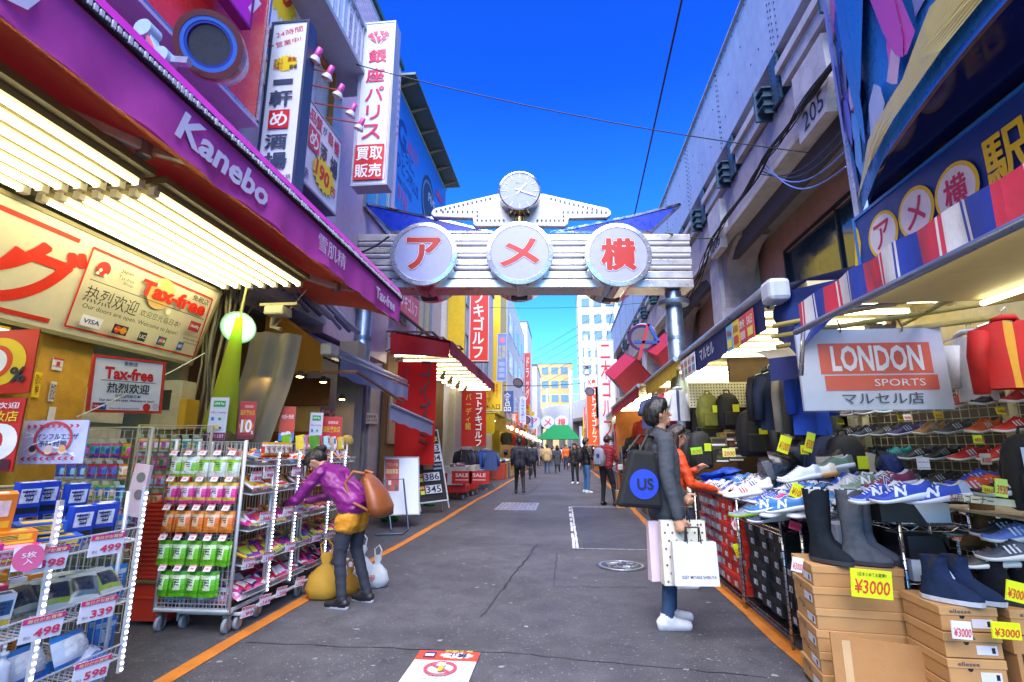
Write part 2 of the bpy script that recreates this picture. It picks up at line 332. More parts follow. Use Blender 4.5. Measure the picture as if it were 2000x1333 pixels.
# no-smoking decal on the road (lettering faces away up the street)
pn = Panel('floor_sticker', 'worn red and white no smoking sticker stuck on the asphalt', 'sticker', (-.585, 3.79, .006), (-1.0, 3.79, .006), (-.585, 3.20, .006), d=0, face='#d9dadb')
pn.rect([-.2075, -.145], [.2075, -.295], '#d8442c').burst([-.06, -.225], .12, .055, '#eee9e6', 12).t2('禁止', [-.13, -.225], [.0, -.225], .075, '#2a2a60', bold=.03).rect([.08, -.175], [.16, -.265], '#38306e').rect([.09, -.19], [.15, -.23], '#d8d0e0')
pn.t2('路上喫煙', [-.16, -.278], [.03, -.278], .025, '#e8c83c', bold=.03).circ([0, 0], .105, '#d84a62', .083).line([-.07, .062], [.07, -.062], .02, '#d84a62').rect([-.02, .05], [.012, -.03], '#e2b43c').poly([[-.03, -.03], [.03, -.02], [.022, -.07], [-.018, -.07]], '#f0ece8')
pn.t2('歩きたばこはやめましょう', [-.16, .14], [.16, .14], .022, '#33333a').t2('No smoking on the street', [-.16, .18], [.16, .18], .02, '#33333a')
# ================================================================ RAILWAY VIADUCT (right)
CONC = weathered('#a59aa0', '#4a4148', .85, .6, 2.2, .35); CONCL = weathered('#b7b3b8', '#5a4c4c', .85, .55, 3, .3); PINKW = weathered('#b28c86', '#6a504c', .85, .35, 1.6, .2)
PLATE = weathered('#a9b0c6', '#6c7488', .5, .35, 1.2, .08); BRK = mat('#41596a', .5, .3, n=.2); RIV = mat('#3c4250', .5, .4)
vd = thing('railway_viaduct', 'long riveted steel and concrete railway viaduct above the right-hand shops', 'viaduct', (4, 9, 0)); VM = TR((-4, -9, 0))
def vpart(name, mb, mt, **k): return part(name, mb, mt, vd, M=VM, **k)
for i in range(6):
    y0 = 2+i*6.4
    m = MB(); m.b2((4.0, y0+.004, 8.4), (4.12, y0+6.396, 10.65)); m.b2((3.93, y0+.004, 8.36), (4.4, y0+6.396, 8.40)); m.b2((3.93, y0+.004, 10.65), (4.4, y0+6.396, 10.69)); vpart('girder', m, PLATE)
    m = MB()
    def rv(y, z): m.add([(3.992, y+.021*math.cos(a), z+.021*math.sin(a)) for a in (0, 1.26, 2.51, 3.77, 5.03)]+[(4.0, y+.028*math.cos(a), z+.028*math.sin(a)) for a in (0, 1.26, 2.51, 3.77, 5.03)], [(4, 3, 2, 1, 0)]+[(k, (k+1) % 5, 5+(k+1) % 5, 5+k) for k in range(5)])
    for yy in (y0+.07, y0+.17, y0+3.2, y0+3.3, y0+6.3):
        for z in np.arange(8.5, 10.6, .145): rv(yy, z+(.07 if yy in (y0+.17, y0+3.3) else 0))
    for yy in np.arange(y0+.3, y0+6.3, .42): rv(yy, 8.5); rv(yy, 10.56); rv(yy, 9.1) if int(yy*10) % 3 else rv(yy, 9.9)
    q = vpart('rivets', m, RIV); q['kind'] = 'stuff'
for k in range(12):
    y = 3.55+k*2.47
    m = MB(); m.b2((3.93, y-.17, 7.42), (3.97, y+.17, 8.36)); m.b2((3.97, y-.06, 7.42), (4.3, y-.02, 8.36)); m.b2((3.97, y+.1, 7.5), (4.3, y+.14, 8.36))
    for z in (7.5, 7.68, 7.86): m.b2((3.75, y+.14, z), (4.1, y+.42, z+.03)); m.b2((3.8, y+.2, z-.12), (4.08, y+.22, z))
    m.b2((3.72, y+.42, 7.36), (4.1, y+.47, 8.0)); b = vpart('bracket', m, BRK)
    m = MB()
    for z in np.arange(7.48, 8.3, .1): m.box((3.925, y-.12, z), (.012, .03, .03)); m.box((3.925, y+.1, z), (.012, .03, .03))
    stuff(part('bolts', m, RIV, b))
    m = MB(); m.b2((3.86, y+.55, 7.82), (4.3, y+2.25, 7.98)); m.b2((3.93, y+.6, 7.55), (4.3, y+2.2, 7.815)); vpart('ledge', m, CONCL)
    m = MB(); m.b2((4.02, y-.3, 6.5), (4.28, y+2.165, 7.45)); vpart('spandrel', m, CONC)
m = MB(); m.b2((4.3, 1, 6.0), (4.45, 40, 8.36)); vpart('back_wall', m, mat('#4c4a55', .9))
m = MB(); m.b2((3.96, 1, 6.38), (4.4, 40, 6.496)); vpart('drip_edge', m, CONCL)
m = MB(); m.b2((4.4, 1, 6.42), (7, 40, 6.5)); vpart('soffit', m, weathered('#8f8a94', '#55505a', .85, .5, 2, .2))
m = MB(); m.b2((4.4, 1, 10.3), (10, 40, 10.6)); vpart('deck', m, CONC)
for yb, num in ((7.25, '205'), (12.3, '206'), (17.4, '207')):
    m = MB(); m.prism([(yb-.48, 7.3), (yb-.5, 6.55), (yb-.32, 6.12), (yb+.5, 6.12), (yb+.5, 7.3)], 0, .16); m.T = None
    o = part('pilaster', m, CONCL, vd, M=VM @ Matrix(((0, 0, -1, 4.02), (1, 0, 0, 0), (0, 1, 0, 0), (0, 0, 0, 1))))
    tx = letter(vd, num, 0, 0, .62, .3, mat('#33303a', .8, n=.4), .002, bold=.0); tx.matrix_basis = VM @ Matrix(((0, 0, -1, 3.855), (-1, 0, 0, yb), (0, 1, 0, 6.36), (0, 0, 0, 1)))
for y in (8.05, 14.3, 20.6, 26.9, 33.2):          # piers with arched haunches
    m = MB(); m.b2((4.1, y+5.0, 0), (5.4, y+5.75, 6.42)); vpart('pier', m, CONCL)
    m = MB(); n = 8
    for s_ in (-1, 1):
        yy = y+5.375+s_*.375; pr = [(yy, 6.42), (yy, 4.9)]+[(yy+s_*1.3*(1-math.cos(i*math.pi/2/n)), 4.9+1.4*math.sin(i*math.pi/2/n)) for i in range(1, n+1)]+[(yy+s_*1.3, 6.42)]
        if s_ < 0: pr = pr[::-1]
        m2 = MB(); m2.prism(pr, 0, .7); m.add([(4.2+z, x, q) for x, q, z in [tuple(w) for w in m2.v]], m2.f)
    vpart('haunch', m, CONC)
m = MB(); m.b2((5.1, 7.2, 0), (5.3, 13, 4.2)); m.b2((5.1, 7.2, 5.72), (5.3, 13, 6.42)); m.b2((5.1, 11.45, 4.2), (5.3, 13, 5.72)); m.b2((5.1, 1, 0), (5.3, 7.2, 6.42)); m.b2((5.1, 13.8, 0), (5.3, 40, 6.42)); vpart('infill_wall', m, PINKW)
w_ = MB(); w_.b2((5.14, 7.2, 4.2), (5.16, 11.45, 5.72)); win = vpart('window', w_, mat('#23384a', .07, n=.1, sp=.9))
m = MB()
for a, b in (((5.06, 7.2, 4.14), (5.2, 11.5, 4.2)), ((5.06, 7.2, 5.72), (5.2, 11.5, 5.78)), ((5.06, 11.45, 4.2), (5.2, 11.51, 5.72)), ((5.1, 9.3, 4.2), (5.15, 9.36, 5.72))): m.b2(a, b)
part('frame', m, mat('#2b3036', .4, .4), win)
m = MB()
for y in (13.9, 16.0): 
    for k in range(16): m.tube([(4.5, y+k*.13, 3.2), (4.5, y+k*.13+.9, 4.5)], .012, 4); m.tube([(4.5, y+k*.13+.9, 3.2), (4.5, y+k*.13, 4.5)], .012, 4)
    m.b2((4.47, y-.05, 3.1), (4.53, y+3., 3.2)); m.b2((4.47, y-.05, 4.5), (4.53, y+3., 4.6))
vpart('lattice_screen', m, mat('#b9bdc4', .4, .5))
# cables along the spandrel
for i in range(7):
    ph = rnd.uniform(0, 6); m = MB(); pts = []
    for k in range(46):
        y = 3+k*.28; pts.append((3.84-.04*(i % 3)+.03*math.sin(k*.9+ph), y, 6.62-.09*abs(math.sin((y-3)/4.6*math.pi))*(1+.3*(i % 3))+.05*math.sin(y*1.7+ph)-(0 if y < 11.5 else (y-11.5)*.16*(1+i*.1))))
    m.tube(pts, .012+.004*(i % 2), 5); tag(part('cable', m, BLACK, smooth=True), 'black cables strapped along the concrete edge below the girder', 'cable', 'cables along the viaduct edge')
for i in range(4):
    m = MB(); a = V((3.85, 9.0+.1*i, 6.5)); b = V((2.9+.1*i, 5.0, 4.15+.25*i)); m.tube([a.lerp(b, k/12)-V((0, 0, .35*math.sin(k/12*math.pi))) for k in range(13)], .011, 5)
    tag(part('cable', m, mat('#5a6ea8', .5) if i < 2 else BLACK, smooth=True), 'sagging cables running from the viaduct to the blue signs', 'cable', 'cables to the blue signs')
# far viaduct, curving left, sunlit
fv = thing('far_viaduct', 'pale sunlit railway viaduct curving left at the far end of the street', 'viaduct', (2, 60, 0))
path = [V((4.6, 41, 0)), V((5.0, 47, 0)), V((4.8, 54, 0)), V((3.6, 62, 0)), V((1.2, 70, 0)), V((-2.5, 78, 0)), V((-8, 86, 0)), V((-16, 93, 0)), V((-26, 98, 0))]
def ribbon(mb, off0, off1, z0, z1, zf=lambda i: 0):
    L_ = []
    for i, p in enumerate(path):
        d = (path[min(i+1, len(path)-1)]-path[max(i-1, 0)]).normalized(); n = V((d.y, -d.x, 0)); L_.append((p+n*off0, p+n*off1))
    vs = []
    for (a, b) in L_: vs += [a+V((0, 0, z0)), b+V((0, 0, z0)), b+V((0, 0, z1)), a+V((0, 0, z1))]
    fs = [(i*4+k, i*4+(k+1) % 4, (i+1)*4+(k+1) % 4, (i+1)*4+k) for i in range(len(path)-1) for k in range(4)]
    mb.add(vs, [f[::-1] for f in fs]+[(0, 1, 2, 3), tuple(len(vs)-4+k for k in (3, 2, 1, 0))]); return L_
FM = TR((-2, -60, 0)); SUNW = mat('#e6e4e0', .8, n=.08)
m = MB(); Lx = ribbon(m, -.2, .05, 5.4, 7.6); part('parapet', m, SUNW, fv, M=FM)
m = MB(); ribbon(m, .06, 6, 5.0, 5.39); part('deck', m, mat('#8e8a86', .85), fv, M=FM)
for i in range(1, len(path)):
    for f in (0, .5):
        p = path[i-1].lerp(path[i], f); m = MB(); m.b2((p.x+.1, p.y-.35, 0), (p.x+1.0, p.y+.35, 4.99)); part('pier', m, mat('#8a8078', .85), fv, M=FM)
        for g in (0, .12, .24, .36):
            p = path[i-1].lerp(path[i], f+g); m = MB(); m.b2((p.x-.45, p.y-.12, 5.05), (p.x-.05, p.y+.12, 5.39)); part('corbel', m, mat('#77726c', .8), fv, M=FM)
# ================================================================ GATE
gM, gw, gh = frame((-3.66, 8.72, 0), (2.16, 9.27, 0), (-3.66, 8.72, 5))
gM = gM @ TR((0, -gh/2, 0)); gMi = gM.inverted()
gate = thing('street_gate', 'white and chrome street entrance gate with clock and three round letter signs', 'gate', M=gM)
def GL(u, v, z=0.):
    o = gMi @ CAMP; d = gMi.to_3x3() @ ray(u, v); q = o+d*((z-o.z)/d.z); return q
GALV = mat('#8fa3ba', .38, .85, n=.25, sc=4); WST = mat('#c9ccd6', .25, .7, n=.06); CHR = mat('#d4d4da', .09, 1., n=.05); BST = mat('#dcd6d2', .32, .75, n=.10, sc=3)
for x in (-gw/2, gw/2):
    m = MB(); m.T = TR((x, 0, -.3), rx=-math.pi/2)
    m.lathe([(.155, 0), (.155, 4.06), (.15, 4.07), (.15, 4.28)], 24); o = part('post', m, GALV, gate, auto=40)
    m = MB(); m.T = TR((x, 0, -.3), rx=-math.pi/2); m.lathe([(.15, 4.0), (.27, 4.02), (.29, 4.06), (.29, 4.1), (.16, 4.14)], 24); m.lathe([(.163, 2.05), (.163, 2.12)], 24); m.lathe([(.163, 3.35), (.163, 3.42)], 24); m.lathe([(.26, .0), (.26, .04), (.15, .05)], 24); part('collar', m, GALV, o, auto=40)
bl, br = GL(690, 560), GL(1350, 455); bx0, bx1, by0, by1 = bl.x, br.x, bl.y, br.y
m = MB(); m.b2((bx0+.02, by0+.03, -.56), (bx1-.02, by1-.02, -.12)); part('beam', m, BST, gate)
H_ = by1-by0; k0 = by0+.16
for i, (a, b) in enumerate(((0, .15), (.17, .30), (.42, .53), (.65, .76), (.88, 1.0))):
    m = MB(); m.b2((bx0, by0+H_*a, -.58), (bx1, by0+H_*b, -.06)); part('cladding', m, BST, gate, bev=.01)
for f in (.36, .59, .82):
    m = MB(); m.tube([(bx0+.03, by0+H_*f, -.09), (bx1-.03, by0+H_*f, -.09)], .05, 10); part('light_strip', m, mat('#e8e8f4', .3, n=.02), gate, smooth=True)
RED = mat('#b01c04', .4, n=.05)
for (u, v, ch, sx, sy) in ((827, 495, 'ア', 1., .98), (1015, 493, 'メ', 1.14, .86), (1208, 497, '横', 1.02, .98)):
    c = GL(u, v, .14); r = .625
    m = MB(); m.T = TR((c.x, c.y, 0)); m.lathe([(r*.97, -1.04), (r*.985, -1.035), (r*.985, .06), (r, .07), (r, .115)], 48); o = part('drum', m, CHR, gate, auto=35)
    m = MB(); m.T = TR((c.x, c.y, 0)); m.lathe([(r, .115), (r*.985, .135), (r*.86, .15), (r*.845, .14)], 48); part('rim', m, WST, o, auto=50)
    m = MB(); m.T = TR((c.x, c.y, 0)); m.lathe([(r*.85, .139), (.001, .139)], 48); part('disc', m, mat('#9ea1c6', .35, n=.03), o)
    m = MB(); m.T = TR((c.x, c.y, 0)); m.lathe([(0.001, -1.035), (r*.97, -1.035)], 32); part('back', m, STEEL, o)
    m = MB(); m.b2((c.x-.16, c.y-r*.99-.0, -.86), (c.x+.16, c.y-r*.9, -.66)); part('vent', m, DARK, o)
    for k in range(12):
        a = k*math.pi/6+.26; m = MB(); m.lathe([(.012, .14), (.012, .152), (.001, .154)], 6, c=(c.x+r*.93*math.cos(a), c.y+r*.93*math.sin(a), 0)); part('screw', m, STEEL, o)
    for b_, cl, z, ex in ((.13, '#4a4a58', .1425, .0), (.105, '#e4e2e8', .1445, .0), (.07, RED, .1465, 0)): letter(o, ch, c.x, c.y, .60*sx+ex, .60*sy+ex, cl, z, bold=b_)
# clock
c = GL(1015, 375, .05); r = .395
m = MB(); m.T = TR((c.x, c.y, 0)); m.lathe([(.001, -.3), (r*.95, -.3), (r, -.27), (r, .06), (r*1.01, .07), (r*1.01, .1), (r*.95, .11), (r*.94, .09)], 48); ck = part('clock', m, CHR, gate, auto=35)
m = MB(); m.T = TR((c.x, c.y, 0)); m.lathe([(r*.95, .092), (.001, .092)], 48); part('dial', m, mat('#7d88b4', .25, n=.04), ck)
for k in range(12):
    a = k*math.pi/6; m = MB(); m.T = TR((c.x, c.y, .096)) @ Matrix.Rotation(-a, 4, 'Z'); m.box((0, r*.8, 0), (.016, .1, .004)); part('hour_mark', m, mat('#c9cbe0', .4), ck)
for a, L_, w in ((39, .2, .034), (110, .32, .022)):
    m = MB(); m.T = TR((c.x, c.y, .102 if L_ < .3 else .108)) @ Matrix.Rotation(-R_(a), 4, 'Z'); m.box((0, L_/2-.05, 0), (w, L_+.1, .005)); part('hand', m, mat('#f2f2f6', .4), ck)
letter(ck, 'SEIKO', c.x, c.y+.16, .17, .032, '#8e96bc', .0965)
m = MB(); m.T = TR((c.x, 0, -.12), rx=-math.pi/2); m.lathe([(.09, by1-.02), (.09, c.y-r*1.0), (.12, c.y-r*.97)], 14); m.lathe([(.2, by1+.42), (.2, by1+.46), (.09, by1+.5)], 14); part('clock_neck', m, mat('#b99d62', .2, 1.), gate, auto=40)
# crest plate with bulbs
cz = lambda q: (q.x, q.y)
zp = [(475, 290), (482, 268), (500, 255), (860, 172), (1122, 172), (1490, 255), (1508, 270), (1512, 292), (1490, 309), (1268, 314), (1262, 345), (1248, 359), (732, 359), (720, 348), (716, 312), (492, 305)]
pl = [cz(GL(680+x/2.941, 320+y/2.941, -.2)) for x, y in zp][::-1]
m = MB(); m.prism(pl, -.34, -.2); cp = part('crest_plate', m, mat('#eceae8', .35, n=.04), gate, bev=.02)
bm = MB(); bm.lathe([(.001, .04), (.016, .034), (.02, .016), (.02, 0)], 8); bmm = bm.mesh('bulb', mat('#9a9dab', .15, .2), True)
def bulbs(a, b, n):
    for i in range(n):
        f = i/(n-1); q = GL(680+(a[0]+(b[0]-a[0])*f)/2.941, 320+(a[1]+(b[1]-a[1])*f)/2.941, -.2); link('bulb', bmm, cp, TR((q.x, q.y, -.2)))
for A, B, n in (((508, 272), (815, 200), 13), ((1165, 202), (1480, 280), 13), ((545, 276), (742, 276), 8), ((742, 300), (742, 324), 2), ((768, 326), (892, 326), 6), ((1235, 278), (1455, 280), 9), ((1236, 302), (1236, 326), 2), ((1088, 326), (1210, 326), 6)): bulbs(A, B, n)
for pts in (((75, 224), (330, 280), (560, 330), (835, 396), (250, 392)), ((1908, 233), (1740, 392), (1160, 396), (1440, 340), (1640, 300))):
    q = [GL(680+x/2.941, 320+y/2.941, -.3) for x, y in pts]; q2 = [cz(p) for p in q]
    ar = sum(q2[i][0]*q2[(i+1) % 5][1]-q2[(i+1) % 5][0]*q2[i][1] for i in range(5)); q2 = q2 if ar > 0 else q2[::-1]
    m = MB(); m.prism(q2, -.42, -.3); wg = part('wing', m, mat('#1436b8', .3, n=.04), gate)
    m = MB()
    for i in range(5): a, b = q2[i], q2[(i+1) % 5]; m.beam((*a, -.36), (*b, -.36), .045, .15)
    part('wing_trim', m, CHR, wg)
# ================================================================ BUILDINGS
def house(name, label, x0, x1, y0, y1, z0, z1, mt, wins=(), cat='building', frame_m=None, pane_m=None, roof_m=None, group=None):
    c = V(((x0+x1)/2, y0, 0)); t = thing(name, label, cat, c, group=group); O = TR(-c)
    m = MB(); m.b2((x0, y0, z0), (x1, y1, z1)); part('wall', m, mt, t, M=O)
    m = MB(); m.b2((x0-.06, y0-.06, z1), (x1+.06, y1+.06, z1+.12)); part('roof', m, roof_m or mat('#6d6f74', .8), t, M=O)
    for f, a, b, c0, c1 in wins:
        w, h = b-a, c1-c0; m = MB(); m.ringbox(0, 0, w, h, min(.07, w*.1), -.02, .05)
        X = {'e': Matrix(((0, 0, 1, x1), (1, 0, 0, (a+b)/2), (0, 1, 0, (c0+c1)/2), (0, 0, 0, 1))), 'w': Matrix(((0, 0, -1, x0), (-1, 0, 0, (a+b)/2), (0, 1, 0, (c0+c1)/2), (0, 0, 0, 1))),
             's': Matrix(((1, 0, 0, (a+b)/2), (0, 0, -1, y0), (0, 1, 0, (c0+c1)/2), (0, 0, 0, 1)))}[f]
        o = part('window', m, frame_m or mat('#8d939b', .4, .5), t, M=O @ X)
        m = MB(); m.box((0, 0, .004), (w-.1, h-.1, .012)); part('pane', m, pane_m or GLASS, o)
        if w > .9: m = MB(); m.box((0, 0, .02), (.05, h-.1, .03)); part('mullion', m, frame_m or mat('#8d939b', .4, .5), o)
    return t, O
# drugstore building
B1, O1 = house('drugstore_building', 'drugstore building with dusky pink upper wall at the left', -12, -3.62, -6, 4.9, 3.62, 9.5, weathered('#c8a49a', '#6d5a54', .8, .5))
INT = weathered('#b9a878', '#7a6a44', .7, .4, 3)
m = MB(); m.b2((-6.2, -3, 0), (-6.1, 5.4, 3.5)); part('back_wall', m, INT, B1, M=O1)
m = MB(); m.b2((-6.1, 5.3, 0), (-4.25, 5.42, 3.5)); part('side_wall', m, INT, B1, M=O1)
m = MB(); m.b2((-6.1, -3, 3.5), (-3.7, 5.3, 3.58)); part('shop_ceiling', m, mat('#a69a72', .8), B1, M=O1)
m = MB(); m.b2((-4.35, 3.55, 0), (-4.05, 4.0, 2.25)); part('pillar', m, mat('#c8962e', .6, n=.2), B1, M=O1)
m = MB(); m.b2((-4.35, 2.95, 0), (-4.1, 3.35, 2.25)); part('pillar', m, mat('#c8962e', .6, n=.2), B1, M=O1)
for z0, z1 in ((.9, 1.2), (1.25, 1.55), (1.6, 1.9)):
    m = MB(); m.b2((-4.3, 4.0, z0), (-4.22, 4.6, z1)); stuff(part('tile_wall', m, weathered('#cfc9b4', '#877a58', .3, .3), B1, M=O1))
# neighbouring buildings along the left side
house('pale_blue_building', 'narrow pale blue-grey building with peeling white wall behind the tall bar sign', -12, -3.72, 4.96, 7.6, 3.3, 9.4, weathered('#d4dce8', '#8a7a6c', .7, .5, 2), [('e', 5.3, 5.8, 6.9, 8.6), ('e', 6.1, 6.6, 6.9, 8.6)], pane_m=mat('#2f7f98', .1, n=.1))
B3, O3 = house('pink_tile_building', 'pink tiled building with green roof edge behind the pawn shop sign', -12, -3.8, 7.66, 10.7, 3.2, 10.6, mat('#dcc0ca', .5, n=.1), [('e', 8.9, 10.3, 6.0, 8.0)], roof_m=mat('#2f5d4e', .5), pane_m=mat('#5aa0c8', .1))
tl_ = MB(); tl_.box((0, 0, 0), (.02, .19, .085)); tlm = tl_.mesh('tile', mat('#e2c8d2', .35, n=.14, sc=3))
for i in range(14):
    for j in range(18): link('tile', tlm, B3, O3 @ TR((-3.795, 7.78+.205*i+(.1 if j % 2 else 0), 8.7+.1*j)))
B4, O4 = house('billboard_building', 'grey tiled building that carries the large blue billboard', -12, -4.15, 10.8, 17, 0, 10.75, weathered('#c8c4ce', '#6a6270', .6, .3), [('e', 11.3, 13, 4.6, 6.2), ('e', 14, 15.6, 4.6, 6.2)], roof_m=mat('#3c6a58', .5))
B6, O6 = house('white_building', 'white building with air conditioners and yellow edge beyond the golf shop', -12, -3.6, 17.1, 26.5, 0, 9.4, mat('#dcd6cf', .7, n=.1), [('e', 18+i*1.8, 19.1+i*1.8, z, z+1.3) for i in range(4) for z in (4.4, 6.8)])
m = MB(); m.b2((-3.9, 16.94, 3.8), (-3.3, 17.09, 9.2)); part('yellow_fin', m, mat('#e3bd0e', .5), B6, M=O6)
# yellow building with rounded top
yb = thing('yellow_building', 'tall yellow building with rounded top corner beyond the white building', 'building', (-4, 28, 0)); YM = TR((4, -28, 0)); YEL = mat('#e0b80c', .5, n=.08)
pr = [(-12, 0), (-3.4, 0), (-3.4, 11.6)]+[(-4.9+1.5*math.cos(a), 11.6+1.6*math.sin(a)) for a in [i*math.pi/16 for i in range(1, 9)]]+[(-12, 13.2)]
m = MB(); m.prism(pr, -47, -28); m.v = [V((p.x, -p.z, p.y)) for p in m.v]; part('wall', m, YEL, yb, M=YM, auto=30)
m = MB(); m.b2((-3.39, 31, 2.6), (-3.33, 46, 11.4)); part('side_cladding', m, mat('#d9d4c8', .5), yb, M=YM)
for i in range(4):
    for j in range(3): m = MB(); m.b2((-3.325, 32+i*3.4, 3.6+j*2.6), (-3.3, 34.2+i*3.4, 5+j*2.6)); part('window', m, GLASS, yb, M=YM)
far = [('far_white_block', 'plain white tower block beyond the yellow building on the left', -9, -3.5, 52, 60, 14.5, '#eceae8', ()),
       ('far_cream_block', 'cream block with vertical shop signs further down the left side', -9, -3.0, 62, 72, 11.5, '#ece2d6', ()),
       ('far_grey_block', 'low grey block at the far left end of the street', -10, -3.4, 75, 90, 7.5, '#a8a6a8', ()),
       ('ochre_building', 'ochre mid-rise building with window rows behind the far viaduct', -9.5, 2.5, 118, 130, 21, '#dcb878', [('s', -9+i*2.2, -7.4+i*2.2, 9+j*3.2, 10.6+j*3.2) for i in range(5) for j in range(4)]),
       ('white_office_block', 'large white office block with rows of windows behind the utility pole', 3.5, 22, 100, 112, 33, '#eeecee', [('s', 4.2+i*2.4, 5.8+i*2.4, 9+j*3.4, 10.9+j*3.4) for i in range(7) for j in range(7)]),
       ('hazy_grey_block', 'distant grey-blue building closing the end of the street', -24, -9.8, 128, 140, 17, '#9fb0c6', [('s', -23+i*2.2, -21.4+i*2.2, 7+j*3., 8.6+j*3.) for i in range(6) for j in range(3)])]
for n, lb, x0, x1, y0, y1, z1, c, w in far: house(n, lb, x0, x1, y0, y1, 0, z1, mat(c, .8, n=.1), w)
house('noodle_building', 'shop building with glazed upper floor behind the left gate post', -12, -4.35, 5.5, 10.7, 0, 3.25, weathered('#6d5130', '#2f2416', .8, .4))
# ================================================================ DRUGSTORE AWNING AND LIGHTS
aw = thing('drugstore_awning', 'long purple folding awning with white lettering over the drugstore front', 'awning', (-3, 4, 3.3)); AM = TR((3, -4, -3.3))
PUR = sheer('#c84aac', .15); MAG = mat('#c528a8', .5, n=.06)
m = MB(); m.grid(lambda u, v: V((-2.3+.018*math.sin(u*41)*(1-v)+.012*math.sin(u*97+2)*(1-v), .2+6.75*u, 3.12+.36*v+.01*math.sin(u*29)*(1-v))), 120, 5); part('valance', m, PUR, aw, smooth=True, M=AM)
m = MB(); m.grid(lambda u, v: V((-2.32-1.4*v, .2+6.7*u, 3.5+.30*v+.02*math.sin(u*20+3)*math.sin(v*3.14))), 60, 6); part('canopy', m, PUR, aw, smooth=True, M=AM)
m = MB(); m.grid(lambda u, v: V((-2.33-1.3*v, .2+6.7*u, 3.14+.30*v**.6+.05*math.sin(v*3.14)+.02*math.sin(u*20+3)*math.sin(v*3.14))), 60, 8); part('inner_layer', m, sheer('#f09a50', .55), aw, smooth=True, M=AM)  # warm lamplight on the purple cloth's underside, painted as an added orange sheet
m = MB(); m.b2((-2.36, .2, 3.47), (-2.27, 6.95, 3.535)); part('front_rail', m, BLACK, aw, M=AM)
m = MB()
for k in range(190): y = .25+k*.035; m.box((-2.265, y, 3.5), (.012, .02, rnd.uniform(.02, .045)))
stuff(part('fringe', m, mat('#c9c9d4', .6), aw, M=AM))
m = MB(); m.grid(lambda u, v: V((-2.28-.05*v, .2+6.75*u, 3.535+.11*v)), 40, 2); part('top_trim', m, MAG, aw, M=AM)
m = MB(); m.b2((-3.22, .2, 3.2), (-3.1, 5.6, 3.27)); part('torsion_bar', m, mat('#a59ca8', .4, .5), aw, M=AM)
for y0 in (1.75, 4.6):
    a, b, c = V((-3.1, y0, 3.24)), V((-2.62, y0+.95, 3.24)), V((-2.36, y0+1.35, 3.3))
    m = MB(); m.beam(a, b, .06, .07); ar = part('folding_arm', m, mat('#cfc6bc', .4, .3), aw, M=AM, bev=.01)
    m = MB(); m.beam(b, c, .05, .055); part('forearm', m, mat('#b9aa98', .4, .3), ar)
    m = MB(); m.box(a, (.16, .18, .14)); part('bracket', m, mat('#b4aab0', .4, .5), ar, bev=.015); m = MB(); m.tube([b-V((0, 0, .06)), b+V((0, 0, .06))], .045, 10); part('elbow_joint', m, mat('#8d8680', .4, .5), ar)
XM = lambda x, y, z: Matrix(((0, 0, 1, x), (1, 0, 0, y), (0, 1, 0, z), (0, 0, 0, 1)))
for body, yy, z, w, h, sh, b in (('Kanebo', 3.02, 3.3, .98, .2, .25, .03), ('雪肌精', 4.68, 3.31, .62, .17, 0, .0), ('Tax-free', 6.28, 3.29, .72, .15, 0, .03), ('SHISEIDO', .95, 3.31, 1.5, .25, 0, .02)):
    o = letter(aw, body, 0, 0, w, h, '#d6cfe4', .022, bold=b, shear=sh); o.matrix_basis = AM @ XM(-2.3, yy, z)
# fluorescent canopy
for s_, (y0, y1) in enumerate(((.75, 2.86), (2.95, 4.98))):
    t = thing('light_panel', ('nearer' if s_ == 0 else 'farther')+' cream light panel with rows of bare tubes under the drugstore awning', 'light panel', (-3.2, y0, 3.1), group='light panels under the drugstore awning')
    m = MB(); m.box((0, (y1-y0)/2, .06), (1.08, y1-y0, .05)); part('tray', m, mat('#6a6240', .7, n=.15), t)
    for i in range(7):
        x = -.4+.14*i; m = MB(); m.tube([(x, .04, -.03), (x, y1-y0-.04, -.03)], .017, 8); tb = part('tube_lamp', m, TUBE(5.2), t, smooth=True)
        m = MB(); m.box((x, (y1-y0)/2, .015), (.06, y1-y0-.03, .04)); part('batten', m, mat('#8a8058', .6), tb)
        m = MB(); m.box((x, .02, -.02), (.05, .05, .06)); part('lamp_holder', m, mat('#cfc9b0', .5), tb); m = MB(); m.box((x, y1-y0-.02, -.02), (.05, .05, .06)); part('lamp_holder', m, mat('#cfc9b0', .5), tb)
m = MB(); m.tube([(-3.95, 1.0, 2.18), (-3.95, 3.4, 2.18)], .016, 8); o = part('tube_lamp', m, TUBE(5.2), smooth=True); tag(o, 'single lit tube below the long drugstore sign', 'tube lamp')
# ---------------------------------------------------------------- long sign with tax-free panel
pn = Panel('shop_sign', 'long tilted cream drugstore sign with big red characters and tax-free panel', 'sign', (-3.95, .5, 2.24), (-3.95, 5.06, 2.24), (-3.70, .5, 3.06), .12, '#d2c9aa', '#8d8358', .03)
z4 = lambda x, y: (x/2.898, 380+y/2.898)
pn.line(z4(-260, -40), z4(450, 265), .035, '#d42a10').line(z4(-260, 590), z4(275, 716), .035, '#c42a10')
pn.c('グ', z4(205, 455), .60, .52, '#d62a12', bold=.06, shear=.1).c('ッ', z4(-130, 370), .45, .36, '#d62a12', bold=.06, shear=.1)
pn.ring([z4(522, 297), z4(1198, 592), z4(1088, 918), z4(357, 740)], .016, '#cc2414')
pn.circ(z4(578, 420), .062, '#d22a1c')
for a, b in ((560, 425), (585, 455), (540, 440)): pn.circ(z4(a, b), .017, '#eee3d4', n=5)
pn.circ(z4(900, 560), .15, '#e6b46a').circ(z4(890, 500), .035, '#efe4c8', sx=.4).circ(z4(940, 660), .03, '#efe4c8')
